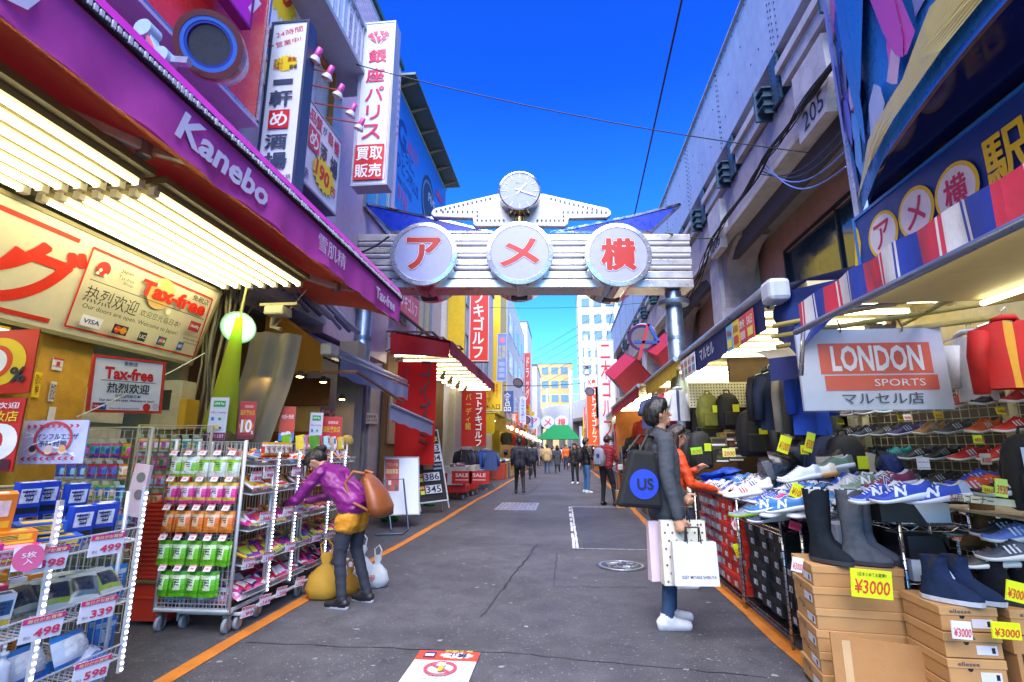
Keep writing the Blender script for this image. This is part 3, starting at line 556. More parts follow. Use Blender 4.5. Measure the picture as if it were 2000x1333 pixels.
pn.t2('Japan.', z4(674, 428), z4(752, 458), .035, '#2c2620').t2('Tax-free', z4(655, 462), z4(746, 492), .033, '#5a5448', bold=0).t2('Shop', z4(678, 500), z4(736, 518), .033, '#5a5448', bold=0)
pn.t2('Tax-free', z4(782, 515), z4(1150, 648), .145, '#d22412', bold=.045).t2('免税店', z4(1075, 580), z4(1168, 608), .06, '#2b2420', bold=.02)
pn.line(z4(487, 472), z4(1135, 704), .006, '#2b2620').t2('热烈欢迎', z4(455, 560), z4(765, 634), .135, '#33302a', bold=.0)
pn.t2('欢迎您光临日本!', z4(772, 662), z4(1000, 732), .062, '#3a362c', bold=0).t2('Our doors are open. Welcome to Japan!', z4(436, 632), z4(985, 775), .05, '#2f2c26', bold=.004)
for x, y, w, h, c, tx, tc in ((493, 715, .19, .09, '#e9e9ee', 'VISA', '#1e2c78'), (655, 760, .15, .085, '#26242a', 'MasterCard', '#f0b040'), (778, 797, .085, .085, '#2b2b2e', 'UC', '#e6e6e6'), (885, 822, .1, .085, '#26507c', 'JCB', '#e8e8e8'), (988, 850, .075, .085, '#1f55a8', 'AMEX', '#dfe8f4'), (1070, 740, .15, .1, '#a02c38', 'UnionPay', '#f0f0f0')):
    q = pn.L(z4(x, y)); pn.rect([q.x-w/2, q.y+h/2], [q.x+w/2, q.y-h/2], c)
    if tx == 'MasterCard': pn.circ([q.x-.03, q.y], .032, '#d23a22').circ([q.x+.03, q.y], .032, '#e6902a')
    if tx == 'JCB': pn.rect([q.x-.015, q.y+h/2], [q.x+.018, q.y-h/2], '#b8283a').rect([q.x+.018, q.y+h/2], [q.x+.05, q.y-h/2], '#2c7c4a')
    pn.c(tx, [q.x, q.y], w*.8, h*.42 if tx != 'MasterCard' else .016, tc, bold=.02)
pn.t2('可以使用各种信用卡', z4(1005, 778), z4(1098, 806), .018, '#8a8676', bold=0).t2('Various credit cards', z4(1003, 800), z4(1094, 828), .02, '#4a463c').t2('are honored here.', z4(1003, 820), z4(1080, 846), .02, '#4a463c')
bl = PX(168, 805, -3.42); br = PX(313, 808, -3.27)
pn = Panel('tax_free_board', 'square red-edged tax-free board hanging below the long sign', 'sign', bl, br, bl+V((0, 0, .42)), .012, '#e6dfca', '#cc3a1c', .018, fr_col='#cf3a1c')
W_ = pn.w
pn.c('免税店', [.0, .165], .1, .035, '#2b2620').c('Tax-free', [0, .085], .36, .095, '#d22412', bold=.04).line([-.2, .028], [.2, .028], .004, '#2b2620').c('热烈欢迎', [0, -.025], .31, .078, '#26221e', bold=.025).c('欢迎您光临日本!', [0, -.085], .19, .026, '#26221e', bold=.02).c('Our doors are open. Welcome to Japan!', [0, -.12], .4, .024, '#26221e', bold=.02)
pn.rect([-.24, -.14], [-.15, -.19], '#b02c34').rect([-.19, -.14], [-.15, -.19], '#1e4c8c').c('UnionPay', [-.195, -.165], .075, .018, '#eee').c('Various credit cards are honored here.', [-.02, -.178], .22, .014, '#444').circ([.14, -.165], .03, '#d22a1c').c('Japan.\nTax-free\nShop', [.21, -.16], .055, .05, '#333')
# ---------------------------------------------------------------- upper red fascia, grille, ornament
ft = thing('red_fascia', 'glossy red shop fascia above the purple awning', 'sign', (-3.3, 2, 4.86))
for i, (a, b) in enumerate(((-1.0, 1.0), (1.0, 2.6), (2.6, 4.7))):
    m = MB(); m.b2((-.27, a-2+.004, .02), (0, b-2-.004, 1.75)); part('fascia_board', m, mat('#f02a48' if i < 2 else '#f03a38', .25, n=.08), ft)
m = MB(); m.b2((-.3, -3.05, -.02), (.02, 2.74, .018)); part('fascia_soffit', m, mat('#b4aad0', .5), ft)
m = MB(); m.b2((.004, -3.05, .02), (.02, 2.74, .05)); m.b2((-.3, 2.702, .02), (.02, 2.74, 1.8)); part('fascia_trim', m, mat('#a9aabf', .3, .8), ft)
t = thing('wire_grille', 'black wire grille panel between awning and red fascia', 'grille', (-3.58, .2, 3.62)); m = MB()
for k in range(58): m.tube([(0, k*.08, 0), (0, k*.08, 1.2)], .006, 4, cap=False)
for k in range(16): m.tube([(.01, 0, k*.08), (.01, 4.56, k*.08)], .006, 4, cap=False)
stuff(part('mesh_wires', m, mat('#22242c', .5, .5), t))
m = MB(); m.b2((-.045, 0, 0), (-.03, 4.56, 1.2)); part('backing', m, mat('#9db2d0', .5, n=.15), t)
c = PY(412, 92, 3.15)
t = thing('drum_ornament', 'white drum lamp ornament with red and blue rings beside the letter frame', 'ornament', M=Matrix.Translation(c) @ V((.32, -.85, -.38)).to_track_quat('Z', 'Y').to_matrix().to_4x4())
m = MB(); m.lathe([(.0, -.42), (.12, -.4), (.2, -.3), (.235, -.1), (.24, .0)], 32); part('shell', m, mat('#b9c2d6', .3, n=.05), t, smooth=True)
for (r0, r1, z, cl) in ((.24, .243, .0, '#b04a5a'), (.243, .2, .06, '#5a1420'), (.205, .17, .055, '#2d6ac8'), (.172, .15, .05, '#1a2f9a')):
    m = MB(); m.lathe([(r0, z-.06), (r0, z), (r1, z), (r1, z-.05)], 32); part('ring', m, mat(cl, .35), t)
m = MB(); m.lathe([(.155, .03), (.001, .028)], 32); part('lens', m, mat('#2c2a3a', .3), t)
t = thing('letter_ornament', 'pale blue and pink letter-A frame fixed above the awning', 'ornament', PY(312, 150, 3.0)); q = V(t.location)
loc = lambda u, v: PY(u, v, 3.0)-q
A_, B_, C_, D_ = loc(290, 65), loc(268, 100), loc(330, 152), loc(322, 118)
for nm, a, b in (('leg', A_, B_+V((0, 0, -.05))), ('leg', A_, C_), ('crossbar', loc(298, 124), D_)):
    m = MB(); m.beam(a, b, .07, .05); o = part(nm, m, mat('#9fc0dc', .4), t); m = MB(); m.beam(a+V((0, -.042, 0)), b+V((0, -.042, 0)), .012, .022); part('stripe', m, mat('#d86a7c', .4), o)
for p in (A_, D_): m = MB(); m.lathe([(.001, -.06), (.07, -.06), (.07, .05), (.001, .05)], 20, c=p, ax='y'); part('boss', m, mat('#a9c6dd', .4), t)
m = MB(); m.beam(D_, loc(370, 122), .05, .05); part('stay', m, mat('#a4adc4', .4, .4), t)
# ---------------------------------------------------------------- tall signs
z2 = lambda x, y: (480+x/3.174, y/3.174)
NAVY = '#33425f'
pn = Panel('bar_sign', 'tall white vertical bar sign with navy casing and red characters at top', 'sign', (-3.43, 5.0, 3.95), (-2.95, 5.0, 3.95), (-3.43, 5.0, 6.46), .19, '#dfe0ec', NAVY, .03, fr_col=NAVY)
u = .0017
pn.t2('24時間', z2(190, 222), z2(355, 180), .085, '#cf2430', bold=.0, rot=.22).t2('営業中!', z2(190, 286), z2(345, 242), .08, '#cf2430', bold=.0, rot=.22)
pn.burst(z2(250, 396), .155, .12, '#e8c814')
pn.c('安さと\n品質が\n自慢の', z2(205, 402), .12, .15, '#a8341e', bold=.02).c('激安', z2(290, 372), .11, .06, '#a8281e', bold=.04).c('酒場', z2(297, 418), .10, .055, '#3a3420', bold=.04)
for ch, x, y, w, h in (('一', 236, 512, .24, .06), ('軒', 222, 615, .27, .2), ('酒', 190, 882, .26, .18), ('場', 186, 1002, .27, .2)): pn.c(ch, z2(x, y), w, h, '#33405e', bold=.05)
q = pn.L(z2(210, 745)); pn.rect([q.x-.125, q.y+.12], [q.x+.125, q.y-.12], '#d01c2a').c('め', [q.x, q.y], .2, .18, '#ecebf2', bold=.045)
pn.c('清酒  白鶴\n焼酎各種', z2(205, 1115), .3, .1, '#33405e')
a, b, d = PX(587, 353, -3.4), PX(655, 416, -3.4), PX(604, 192, -3.4)
pn = Panel('bar_price_sign', 'white wall sign with yellow starburst price 190 beside the tall bar sign', 'sign', (-3.4, 5.9, 4.86), (-3.4, 6.98, 4.86), (-3.4, 5.9, 6.13), .2, '#dcdeea', '#3a4660', .03, fr_col='#8f96a8')
for ch, x, y, w, h, cl in (('品', 418, 722, .18, .18, '#c83a5a'), ('質', 455, 775, .18, .22, '#c83a5a'), ('が', 490, 815, .12, .14, '#3c4a78'), ('自', 524, 862, .14, .2, '#c83a5a'), ('慢', 560, 922, .17, .22, '#c83a5a'), ('酒', 478, 960, .2, .3, '#3f3a58'), ('場', 540, 1045, .24, .3, '#3f3a58'), ('各\n種', 370, 1080, .13, .17, '#3c4a78')): pn.c(ch, z2(x, y), w, h, cl, bold=.04)
q = pn.L(z2(418, 870)); pn.rect([q.x-.16, q.y+.17], [q.x+.16, q.y-.17], '#cc2c4c').c('め', [q.x, q.y], .24, .24, '#efe8ee', bold=.04)
pn.burst(z2(478, 1100), .38, .27, '#ecd21a').c('190', z2(468, 1085), .42, .26, '#d22a1c', bold=.04, rot=-.12).c('円', z2(530, 1195), .14, .14, '#d22a1c', bold=.03)
pn = Panel('pawn_shop_sign', 'tall white vertical sign with magenta characters and diamond emblem', 'sign', (-3.2, 7.0, 5.36), (-2.62, 7.0, 5.36), (-3.2, 7.0, 8.34), .26, '#dfe2f0', '#9fa8bc', .03, fr_col='#a8b0c4')
MG = '#cf1c58'
pn.ring([[-.245, 1.43], [.245, 1.43], [.245, -1.4], [-.245, -1.4]], .008, MG)
for ch, x, y, w, h in (('銀', 820, 350, .3, .25), ('座', 805, 470, .3, .25), ('パ', 800, 585, .3, .25), ('リ', 790, 700, .22, .25), ('ス', 778, 820, .3, .25)): pn.c(ch, z2(x, y), w, h, MG, bold=.03)
q = pn.L(z2(827, 238)); pt = lambda x, y: [q.x+x, q.y+y]
for tri in ([(-.2, .03), (-.12, .12), (-.08, .03)], [(-.11, .12), (0, .12), (-.055, .04)], [(.11, .12), (0, .12), (.055, .04)], [(.2, .03), (.12, .12), (.08, .03)], [(-.17, .015), (-.075, .015), (-.02, -.12)], [(-.05, .015), (.05, .015), (0, -.12)], [(.17, .015), (.075, .015), (.02, -.12)]): pn.poly([pt(*p) for p in tri], MG)
for tx, x, y in (('買取', 771, 958), ('販売', 762, 1065)): r = pn.L(z2(x, y)); pn.rect([r.x-.235, r.y+.155], [r.x+.235, r.y-.155], '#d0202c').c(tx, [r.x, r.y], .42, .23, '#eef0f4', bold=.025)
# magenta sign and price sign cut off by the top of the picture
a = PX(497, 58, -3.0); pn = Panel('magenta_sign', 'bright magenta sign corner high above the red fascia', 'sign', (-3.05, 3.3, a.z), (-3.05, a.y, a.z), (-3.05, 3.3, a.z+1.2), .1, '#d324c4', '#7a1c78', .03)
pn.c('7', [a.y*.0+.42, -.3], .2, .26, '#e8e0ea', bold=.05)
a, b = PX(507, 48, -3.6), PX(583, 40, -3.6); pn = Panel('price_sign', 'white and yellow price sign cut off above the tall bar sign', 'sign', (-3.58, 4.95, 6.55), (-3.58, 5.9, 6.55), (-3.58, 4.95, 7.9), .1, '#dde0ea', '#8f96a8', .02)
pn.burst([-.1, .1], .42, .5, '#ecc81c').c('190', [-.1, .15], .5, .36, '#d2301c', bold=.04, rot=-.5)
# big blue billboard
pn = Panel('watch_billboard', 'large blue advertising billboard high on the left with a dark watch', 'billboard', (-4.0, 11.0, 7.15), (-4.0, 16.5, 7.15), (-4.0, 11.0, 10.5), .12, '#2f7fd2', '#b8a890', .06, fr_col='#c4b8a4')
pn.c('G', z2(970, 835), .7, .8, '#1c3f8c', bold=.04).c('#10', z2(1035, 955), .9, .5, '#c8487c', bold=.02).c('さらに、\nひとつPLUS.', z2(1010, 1050), 2.0, .9, '#1f3c84').c('910', z2(970, 1230), .8, .45, '#c8487c', bold=.02).c('from 12.10 TUE', z2(985, 1165), 1.2, .2, '#274a96')
pn.circ(z2(1130, 1260), .85, '#2a2c38', sx=.9).circ(z2(1130, 1260), .7, '#6f7f98', .6).c('FIVE', z2(1150, 1255), .8, .3, '#dfe3ea').poly([z2(1180, 1170), z2(1222, 1235), z2(1215, 1270), z2(1175, 1215)], '#d83a78')
for k in range(6): m = MB(); m.beam((-4.0, 11.2+k, 10.5), (-3.55, 11.2+k, 10.62), .05, .05); part('lamp_bracket', m, mat('#9a8c70', .5), pn.t, M=pn.Mi)
m = MB(); m.b2((-4.1, 10.9, 10.6), (-3.5, 16.6, 10.66)); part('hood', m, mat('#476a5c', .5), pn.t, M=pn.Mi)
# pink spot lamps on red arms
for i, (x, y) in enumerate(((445, 340), (520, 450), (585, 562), (663, 680), (715, 768))):
    e = PX(*z2(x, y), -2.9); w = V((-3.72, e.y-.25, e.z+.05))
    t = thing('spot_lamp', 'pink spot lamp on a red arm, number %s counting down from the balcony' % ('one', 'two', 'three', 'four', 'five')[i], 'lamp', w, group='pink spot lamps beside the tall signs')
    m = MB(); m.tube([(0, 0, 0), e-w], .011, 6); part('arm', m, mat('#a8382c', .5), t)
    m = MB(); m.T = Matrix.Translation(e-w) @ V((-.45, .1, -1)).to_track_quat('Z', 'Y').to_matrix().to_4x4(); m.lathe([(.001, -.09), (.035, -.085), (.04, 0), (.04, .03)], 14); o = part('lamp_body', m, mat('#d0489a', .4), t, smooth=True)
    m = MB(); m.T = Matrix.Translation(e-w) @ V((-.45, .1, -1)).to_track_quat('Z', 'Y').to_matrix().to_4x4(); m.lathe([(.04, .03), (.07, .07), (.075, .1)], 14); part('shade', m, mat('#c9ccd4', .4), o, smooth=True)
    m = MB(); m.T = Matrix.Translation(e-w) @ V((-.45, .1, -1)).to_track_quat('Z', 'Y').to_matrix().to_4x4(); m.lathe([(.068, .085), (.04, .11), (.001, .115)], 14); part('bulb', m, mat('#ece6c8', .3), o, smooth=True)
# balcony and rusty frame on the pale building
t = thing('balcony', 'small grey-blue railed balcony high behind the pink lamps', 'balcony', (-3.72, 5.3, 7.35)); m = MB(); m.b2((0, 0, 0), (.62, 2.2, .08)); part('floor_slab', m, mat('#9da8ba', .6), t)
for k in range(13): m = MB(); m.b2((.56, .03+k*.175, .08), (.59, .06+k*.175, .85)); part('baluster', m, mat('#a4b4c8', .5), t)
for k in range(3): m = MB(); m.b2((.08+k*.18, .0, .08), (.11+k*.18, .03, .85)); part('baluster', m, mat('#a4b4c8', .5), t)
m = MB(); m.b2((.54, 0, .85), (.61, 2.2, .91)); part('rail', m, mat('#a4b4c8', .5), t); m = MB(); m.b2((.0, -.02, .85), (.53, .04, .91)); part('rail', m, mat('#a4b4c8', .5), t)
t = thing('peeling_panel', 'white sheet-metal wall panel with rust streaks and a rusty frame', 'wall panel', (-3.7, 5.35, 5.9)); m = MB(); m.b2((0, 0, 0), (.06, 1.62, 1.4)); part('sheet', m, weathered('#d4d4d6', '#6a4a2c', .6, .9, 4, .2), t)
RUST = weathered('#b5741f', '#5a3414', .8, .7, 6)
for a, b in (((.07, 1.56, -.2), (.13, 1.62, 1.75)), ((.07, 0, 1.34), (.12, 1.555, 1.4))): m = MB(); m.b2(a, b); part('rusty_strut', m, RUST, t)
# ================================================================ GOODS
PAL = ['#d83a86', '#e8862a', '#7ab82e', '#2f6fc0', '#c8302c', '#e8d04a', '#8a4aa8', '#e6e4e2', '#3aa8a0', '#e07aa8', '#30489a', '#5a9a3a', '#e4b48a', '#b0d8e8', '#f0e8d8']
_pm = {}; INK = mat('#3a2c40', .5)
def pouch_mesh(w, h, d, c1, c2, c3, name='pouch'):
    k = (w, h, d, c1, c2, c3)
    if k in _pm: return _pm[k]
    m = MB(); nu, nv = 4, 7
    def P(u, v): b = (math.sin(math.pi*u)*math.sin(math.pi*min(1, v*1.12)))**.7 if 0 < u < 1 and 0 < v < .89 else 0; return V(((u-.5)*w*(1-.05*math.sin(math.pi*v)), -d*b-.002, -h*(1-v)))
    m.grid(P, nu, nv, 0); vs = len(m.f)
    for j in range(nv):
        for i in range(nu):
            q = j*nu+i
            m.m[q] = 2 if j == nv-1 else (1 if (1 <= i <= 2 and 2 <= j <= 5) or j == 5 else (3 if j == 1 else 0))
    m.quad((w/2, 0, -h), (-w/2, 0, -h), (-w/2, 0, 0), (w/2, 0, 0), 0)
    for q in range(3): m.box((-w*.04+w*.06*q, -d-.0035, -h*(.3+.1*q)), (w*(.4-.1*q), .001, h*.035), 4)
    _pm[k] = m.mesh(name, [mat(c1, .3, n=.12, sc=18), mat(c2, .35, n=.3, sc=55), mat(c3, .35, n=.1), mat(c3, .3, n=.45, sc=40), INK], True); return _pm[k]
def carton_mesh(w, d, h, c1, c2, c3='#eeeeee', name='carton'):
    k = ('c', w, d, h, c1, c2, c3)
    if k in _pm: return _pm[k]
    m = MB(); m.box((0, 0, h/2), (w, d, h), 0); m.box((0, -d/2-.0006, h*.62), (w*.8, .001, h*.42), 1); m.box((0, -d/2-.0006, h*.2), (w*.9, .001, h*.18), 2); m.box((0, 0, h+.0004), (w*.7, d*.5, .001), 1); m.box((w/2+.0006, 0, h*.5), (.001, d*.7, h*.5), 2)
    for q in range(3): m.box((-w*.1+w*.05*q, -d/2-.0014, h*(.75-.12*q)), (w*(.5-.1*q), .001, h*.05), 3)
    _pm[k] = m.mesh(name, [mat(c1, .4, n=.1, sc=20), mat(c2, .4, n=.22, sc=45), mat(c3, .4, n=.1), INK]); return _pm[k]
def bag_mesh(w, h, d, c1, c2, c3, name='snack_bag'):
    k = ('b', w, h, d, c1, c2, c3)
    if k in _pm: return _pm[k]
    m = MB(); nu, nv = 6, 6
    for sg in (1, -1):
        def P(u, v):
            b = max(0, math.sin(math.pi*u)*math.sin(math.pi*v))**.55
            return V(((u-.5)*w, (v-.5)*h, sg*d*b*(1+.15*math.sin(u*13+v*7))))
        n0 = len(m.f); m.grid(P, nu, nv, 0)
        for j in range(nv):
            for i in range(nu): m.m[n0+j*nu+i] = 1 if 1 <= i <= 4 and 2 <= j <= 4 else (2 if j in (0, 5) else 0)
        if sg < 0: m.f[n0:] = [f[::-1] for f in m.f[n0:]]
    _pm[k] = m.mesh(name, [mat(c1, .25, n=.1), mat(c2, .3, n=.25, sc=30), mat(c3, .3, n=.06)], True); return _pm[k]
def put(me, name, label, cat, group, M): return tag(link(name, me, None, M), label, cat, group)
_tagn = [0]
def price_tag(P, num, label, face=math.pi/2-.35, w=.13, h=.09, tilt=-.25, hdr='#d8307a', g='shelf price tags at the drugstore', ncol='#d83a5a', bgc='#e4e2ee'):
    X = V((math.cos(face), math.sin(face), 0)); U_ = V((-X.y*math.sin(tilt), X.x*math.sin(tilt), math.cos(tilt)))
    P = V(P); bl = P-X*w/2-U_*h/2
    pn = Panel('price_tag', label, 'price tag', bl, bl+X*w, bl+U_*h, 0, bgc, fname='card', group=g)
    pn.rect([-w/2, h/2], [w/2, h*.27], hdr, 'header'); pn.c(num, [w*.12, -h*.16], w*.62, h*.36, ncol, bold=.03)
    pn.c('毎日がお買得', [0, h*.38], w*.8, h*.16, '#f0e0a0', bold=.03); pn.c('税込', [-w*.33, -h*.25], w*.16, h*.14, '#555')
    return pn
# ---------------------------------------------------------------- wire rack at the left edge
WM = mat('#c9cbce', .35, .4, n=.05)
LED = mat('#eef2ff', .4, 0, 9., n=0.)
def wire_grid(mb, a, b, c, nu, nv, r=.003):
    a, b, c = V(a), V(b), V(c)
    for i in range(nu+1): mb.tube([a+(b-a)*i/nu, a+(b-a)*i/nu+(c-a)], r, 4, cap=False)
    for j in range(nv+1): mb.tube([a+(c-a)*j/nv, a+(c-a)*j/nv+(b-a)], r, 4, cap=False)
def led_strip(parent, x, y, z0, z1, M):
    m = MB(); m.b2((x-.012, y-.012, z0), (x+.006, y+.012, z1)); o = part('led_strip', m, mat('#d8dade', .3, .5), parent, M=M)
    m = MB()
    for k in range(int((z1-z0)/.03)): m.box((x+.009, y, z0+.015+k*.03), (.004, .009, .009))
    stuff(part('diodes', m, LED, o))
def wire_rack(name, label, x0, x1, y0, y1, levels, top, leds=(), casters=False, lip=.07):
    t = thing(name, label, 'rack', ((x0+x1)/2, (y0+y1)/2, 0)); O = TR((-(x0+x1)/2, -(y0+y1)/2, 0))
    for x in (x0, x1-.1):
        for y in (y0, y1): m = MB(); m.tube([(x, y, .06), (x, y, top)], .011, 8); part('post', m, WIRE, t, M=O, smooth=True)
    m = MB(); wire_grid(m, (x0, y0, .15), (x0, y1, .15), (x0, y0, top), int((y1-y0)/.045), int((top-.15)/.2)); stuff(part('back_grid', m, WM, t, M=O))
    for y in (y0, y1): m = MB(); wire_grid(m, (x0, y, .15), (x1-.1, y, .15), (x0, y, top), int((x1-x0)/.05), int((top-.15)/.16)); stuff(part('side_grid', m, WM, t, M=O))
    for z in levels:
        m = MB(); m.tube([(x0, y0, z+.06), (x1, y0, z), (x1, y1, z), (x0, y1, z+.06)], .006, 6); sh = part('shelf_rim', m, WIRE, t, M=O)
        m = MB(); n = int((y1-y0)/.028)
        for i in range(n+1): y = y0+(y1-y0)*i/n; m.tube([(x0, y, z+.06), (x1, y, z), (x1+.012, y, z+lip)], .0026, 4, cap=False)
        for f in (.33, .66): m.tube([(x0+(x1-x0)*f, y0, z+.06*(1-f)), (x0+(x1-x0)*f, y1, z+.06*(1-f))], .004, 4)
        m.tube([(x1+.012, y0, z+lip), (x1+.012, y1, z+lip)], .005, 5); stuff(part('shelf_wires', m, WM, sh))
    for y, z0, z1 in leds: led_strip(t, x1+.02, y, z0, z1, O)
    if casters:
        m = MB(); m.tube([(x0, y0, .12), (x1, y0, .12), (x1, y1, .12), (x0, y1, .12), (x0, y0, .12)], .014, 8); part('base_frame', m, WIRE, t, M=O)
        for x in (x0+.03, x1-.03):
            for y in (y0+.03, y1-.03): caster(t, O, x, y)
    return t
def caster(t, O, x, y, r=.05):
    m = MB(); m.T = TR((x, y, r)); m.lathe([(.001, -.014), (r*.9, -.014), (r, -.008), (r, .008), (r*.9, .014), (.001, .014)], 14, ax='x'); w = part('caster', m, mat('#8d9098', .5), t, M=O, auto=40)
    m = MB(); m.box((x-.022, y, r*1.3), (.005, .03, r*1.6)); m.box((x+.022, y, r*1.3), (.005, .03, r*1.6)); m.b2((x-.024, y-.02, r*2.1), (x+.024, y+.02, r*2.1+.01)); stuff(part('fork', m, STEEL, w))
wire_rack('wire_rack', 'white wire rack of face masks at the left edge of the picture', -2.98, -2.38, 1.75, 2.82, (.27, .55, .86), 1.12, ((2.30, .2, 1.12), (2.80, .2, 1.15)))
FX = -math.pi/2+math.pi      # goods that face the street (+x)
def facing(p, yaw=0., pitch=0., roll=0.): return Matrix.Translation(V(p)) @ Matrix.Rotation(math.pi/2+yaw, 4, 'Z') @ Matrix.Rotation(pitch, 4, 'X') @ Matrix.Rotation(roll, 4, 'Y')
GA = 'face mask boxes on the left wire rack'
for i in range(3): put(carton_mesh(.2, .05, .17, '#e0781c', '#e8c8c0', '#e8b02a'), 'mask_box', 'orange face mask box standing at the top of the left wire rack', 'box', GA, facing((-2.55-.055*i, 2.12-.1*i, 1.0), -.5, .25))
for i, (c, x, y, z, l) in enumerate((('#e0781c', -2.5, 2.2, .94, 'orange mask carton lying under the standing orange boxes'), ('#d8308a', -2.46, 2.02, .91, 'pink mask carton at the very left of the top shelf'), ('#2458b8', -2.52, 2.36, .96, 'blue and yellow mask carton behind the price card 398'), ('#d8308a', -2.43, 2.18, .88, 'pink mask carton lying in front of the orange cartons'), ('#2458b8', -2.46, 2.4, .89, 'lower blue and yellow mask carton beside the pink one'))):
    b = put(carton_mesh(.19, .1, .055, c, '#e8c030' if c != '#d8308a' else '#e8a8c8', '#e8c030'), 'mask_carton', l, 'box', GA, facing((x, y, z), -.45+.2*(i % 2), .1))
for i, (y, z, x) in enumerate(((2.48, 1.02, -2.75), (2.6, 1.02, -2.78), (2.72, 1.0, -2.72), (2.55, .9, -2.5), (2.68, .9, -2.5), (2.76, .9, -2.56))):
    o = put(carton_mesh(.105, .05, .17, '#1f44b4', '#dfe0ea', '#20262c'), 'mask_pack', 'tall blue pack with white label in the back right of the left rack' if i < 3 else 'tall blue pack with white label at the front of the left rack', 'pack', 'blue mask packs', facing((x, y, z), -.25, .12))
    letter(o, 'みんなの\nマスク', 0, 0, .05, .065, '#20307c', 0, bold=.02).matrix_basis = Matrix(((1, 0, 0, 0), (0, 0, 1, -.0275), (0, 1, 0, .105), (0, 0, 0, 1)))
    o.children[0].data.transform(Matrix.Identity(4))
for i, (c, c2) in enumerate((('#2a58c8', '#e6e8f0'), ('#2a7a46', '#e6e8e8'), ('#e6e8ee', '#2a58c8'), ('#d83a5a', '#f0e6ea'), ('#e6e6ee', '#d84a6a'), ('#1f4cc0', '#e8e8f0'), ('#e8e8ee', '#2f6a8a'))):
    o = put(carton_mesh(.085, .05, .15, c, c2, '#e8c84a'), 'mask_pack', '%s skin care pack on the middle shelf of the left rack' % ('blue and white', 'green', 'white and blue back', 'red', 'white and pink', 'deep blue', 'white and teal')[i], 'pack', 'skin care packs', facing((-2.62+.1*(i // 4), 2.0+.095*(i % 4)+(.05 if i > 3 else 0), .6-.02*(i // 4)), -.35, .2))
    letter(o, '深' if i % 2 else 'しっとり', 0, 0, .05, .06, '#2c3c78', 0).matrix_basis = Matrix(((1, 0, 0, 0), (0, 0, 1, -.0275), (0, 1, 0, .09), (0, 0, 0, 1)))
for i in range(9):
    c = ['#39454e', '#4d5a44', '#8a9a3a', '#333c48', '#5a6a70'][i % 5]; put(bag_mesh(.13, .16, .02, c, '#2a3038', '#aab4ac'), 'mask_sachet', 'dark green and grey flat sachets piled behind the price card 339', 'sachet', 'dark sachets on the left rack', facing((-2.52+rnd.uniform(-.12, .1), 2.42+.045*i, .64+rnd.uniform(0, .03)), -.3+rnd.uniform(-.3, .3), .95+rnd.uniform(-.2, .1)))
bm = MB(); bm.lathe([(.001, 0), (.034, 0), (.036, .01), (.036, .12), (.03, .14), (.013, .15), (.013, .165), (.02, .166), (.02, .18), (.006, .182), (.006, .2)], 14); bm.box((.02, 0, .2), (.06, .014, .012)); bme = bm.mesh('pump_bottle', mat('#dfe0e8', .3, n=.04), True)
for i in range(5): put(bme, 'pump_bottle', 'white pump bottle on the bottom shelf of the left rack, number %s from the left' % ('one', 'two', 'three', 'four', 'five')[i], 'bottle', 'white pump bottles', TR((-2.5+.02*(i % 2), 1.95+.085*i, .29), rz=.6*i))
for i, (x, y, z) in enumerate(((-2.55, 2.44, .36), (-2.5, 2.62, .37), (-2.6, 2.55, .3), (-2.5, 2.7, .3))): put(bag_mesh(.2, .16, .055, '#dfe4ee', '#f0f2f6', '#2f84d8'), 'towel_pack', 'puffy white and blue towel pack on the bottom shelf of the left rack', 'pack', 'towel packs', facing((x, y, z), .1*i, 1.2 if i < 2 else .2))
for i in range(7): put(pouch_mesh(.1, .17, .02, '#2f84d8', '#c8dcf0', '#2f84d8'), 'wipe_pack', 'blue wipe pack hanging on the right side of the left rack', 'pack', 'blue wipe packs', TR((-2.55-.06*(i % 2), 2.86+.02*(i % 3), .98-.27*(i // 2)), rz=1.2))
for P_, n_, l in ((z4, '', ''),): pass
for u, v, n_ in ((92, 1093, '398'), (208, 1064, '499'), (82, 1226, '498'), (190, 1190, '339'), (178, 1310, '598')):
    price_tag(PX(u, v, -2.3), n_, 'pink-headed price card %s on the left wire rack, below the %s' % (n_, {'398': 'orange and pink cartons', '499': 'tall blue packs', '498': 'skin care packs', '339': 'dark sachets', '598': 'towel packs'}[n_]), w=.155, h=.105, tilt=-.15)
pk = PX(55, 1090, -2.3); pn = Panel('round_price_seal', 'round pink seal sticker on the shelf edge of the left rack', 'sticker', pk-V((.02, .05, .05)), pk+V((.02, .05, -.05)), pk+V((-.02, -.05, .05)), 0, '#e4e2ee'); pn.circ([0, 0], .055, '#d8608c').c('5枚\n入', [0, 0], .05, .05, '#f2e4ea')
for lv, z in enumerate((.33, .61, .92)):
    for i in range(10): put(carton_mesh(.075, .05, rnd.choice((.12, .15, .17)), *rnd.sample(['#2a58c8', '#e6e8f0', '#d84a7a', '#e0902a', '#3a8a5a', '#c8d4e8'], 2)), 'carton', 'slim carton in the back row of the left rack, %s shelf' % ('bottom', 'middle', 'top')[lv], 'carton', 'cartons at the back of the left rack', facing((-2.86+rnd.uniform(-.02, .02), 1.85+.095*i, z-.03), -.2, .05))
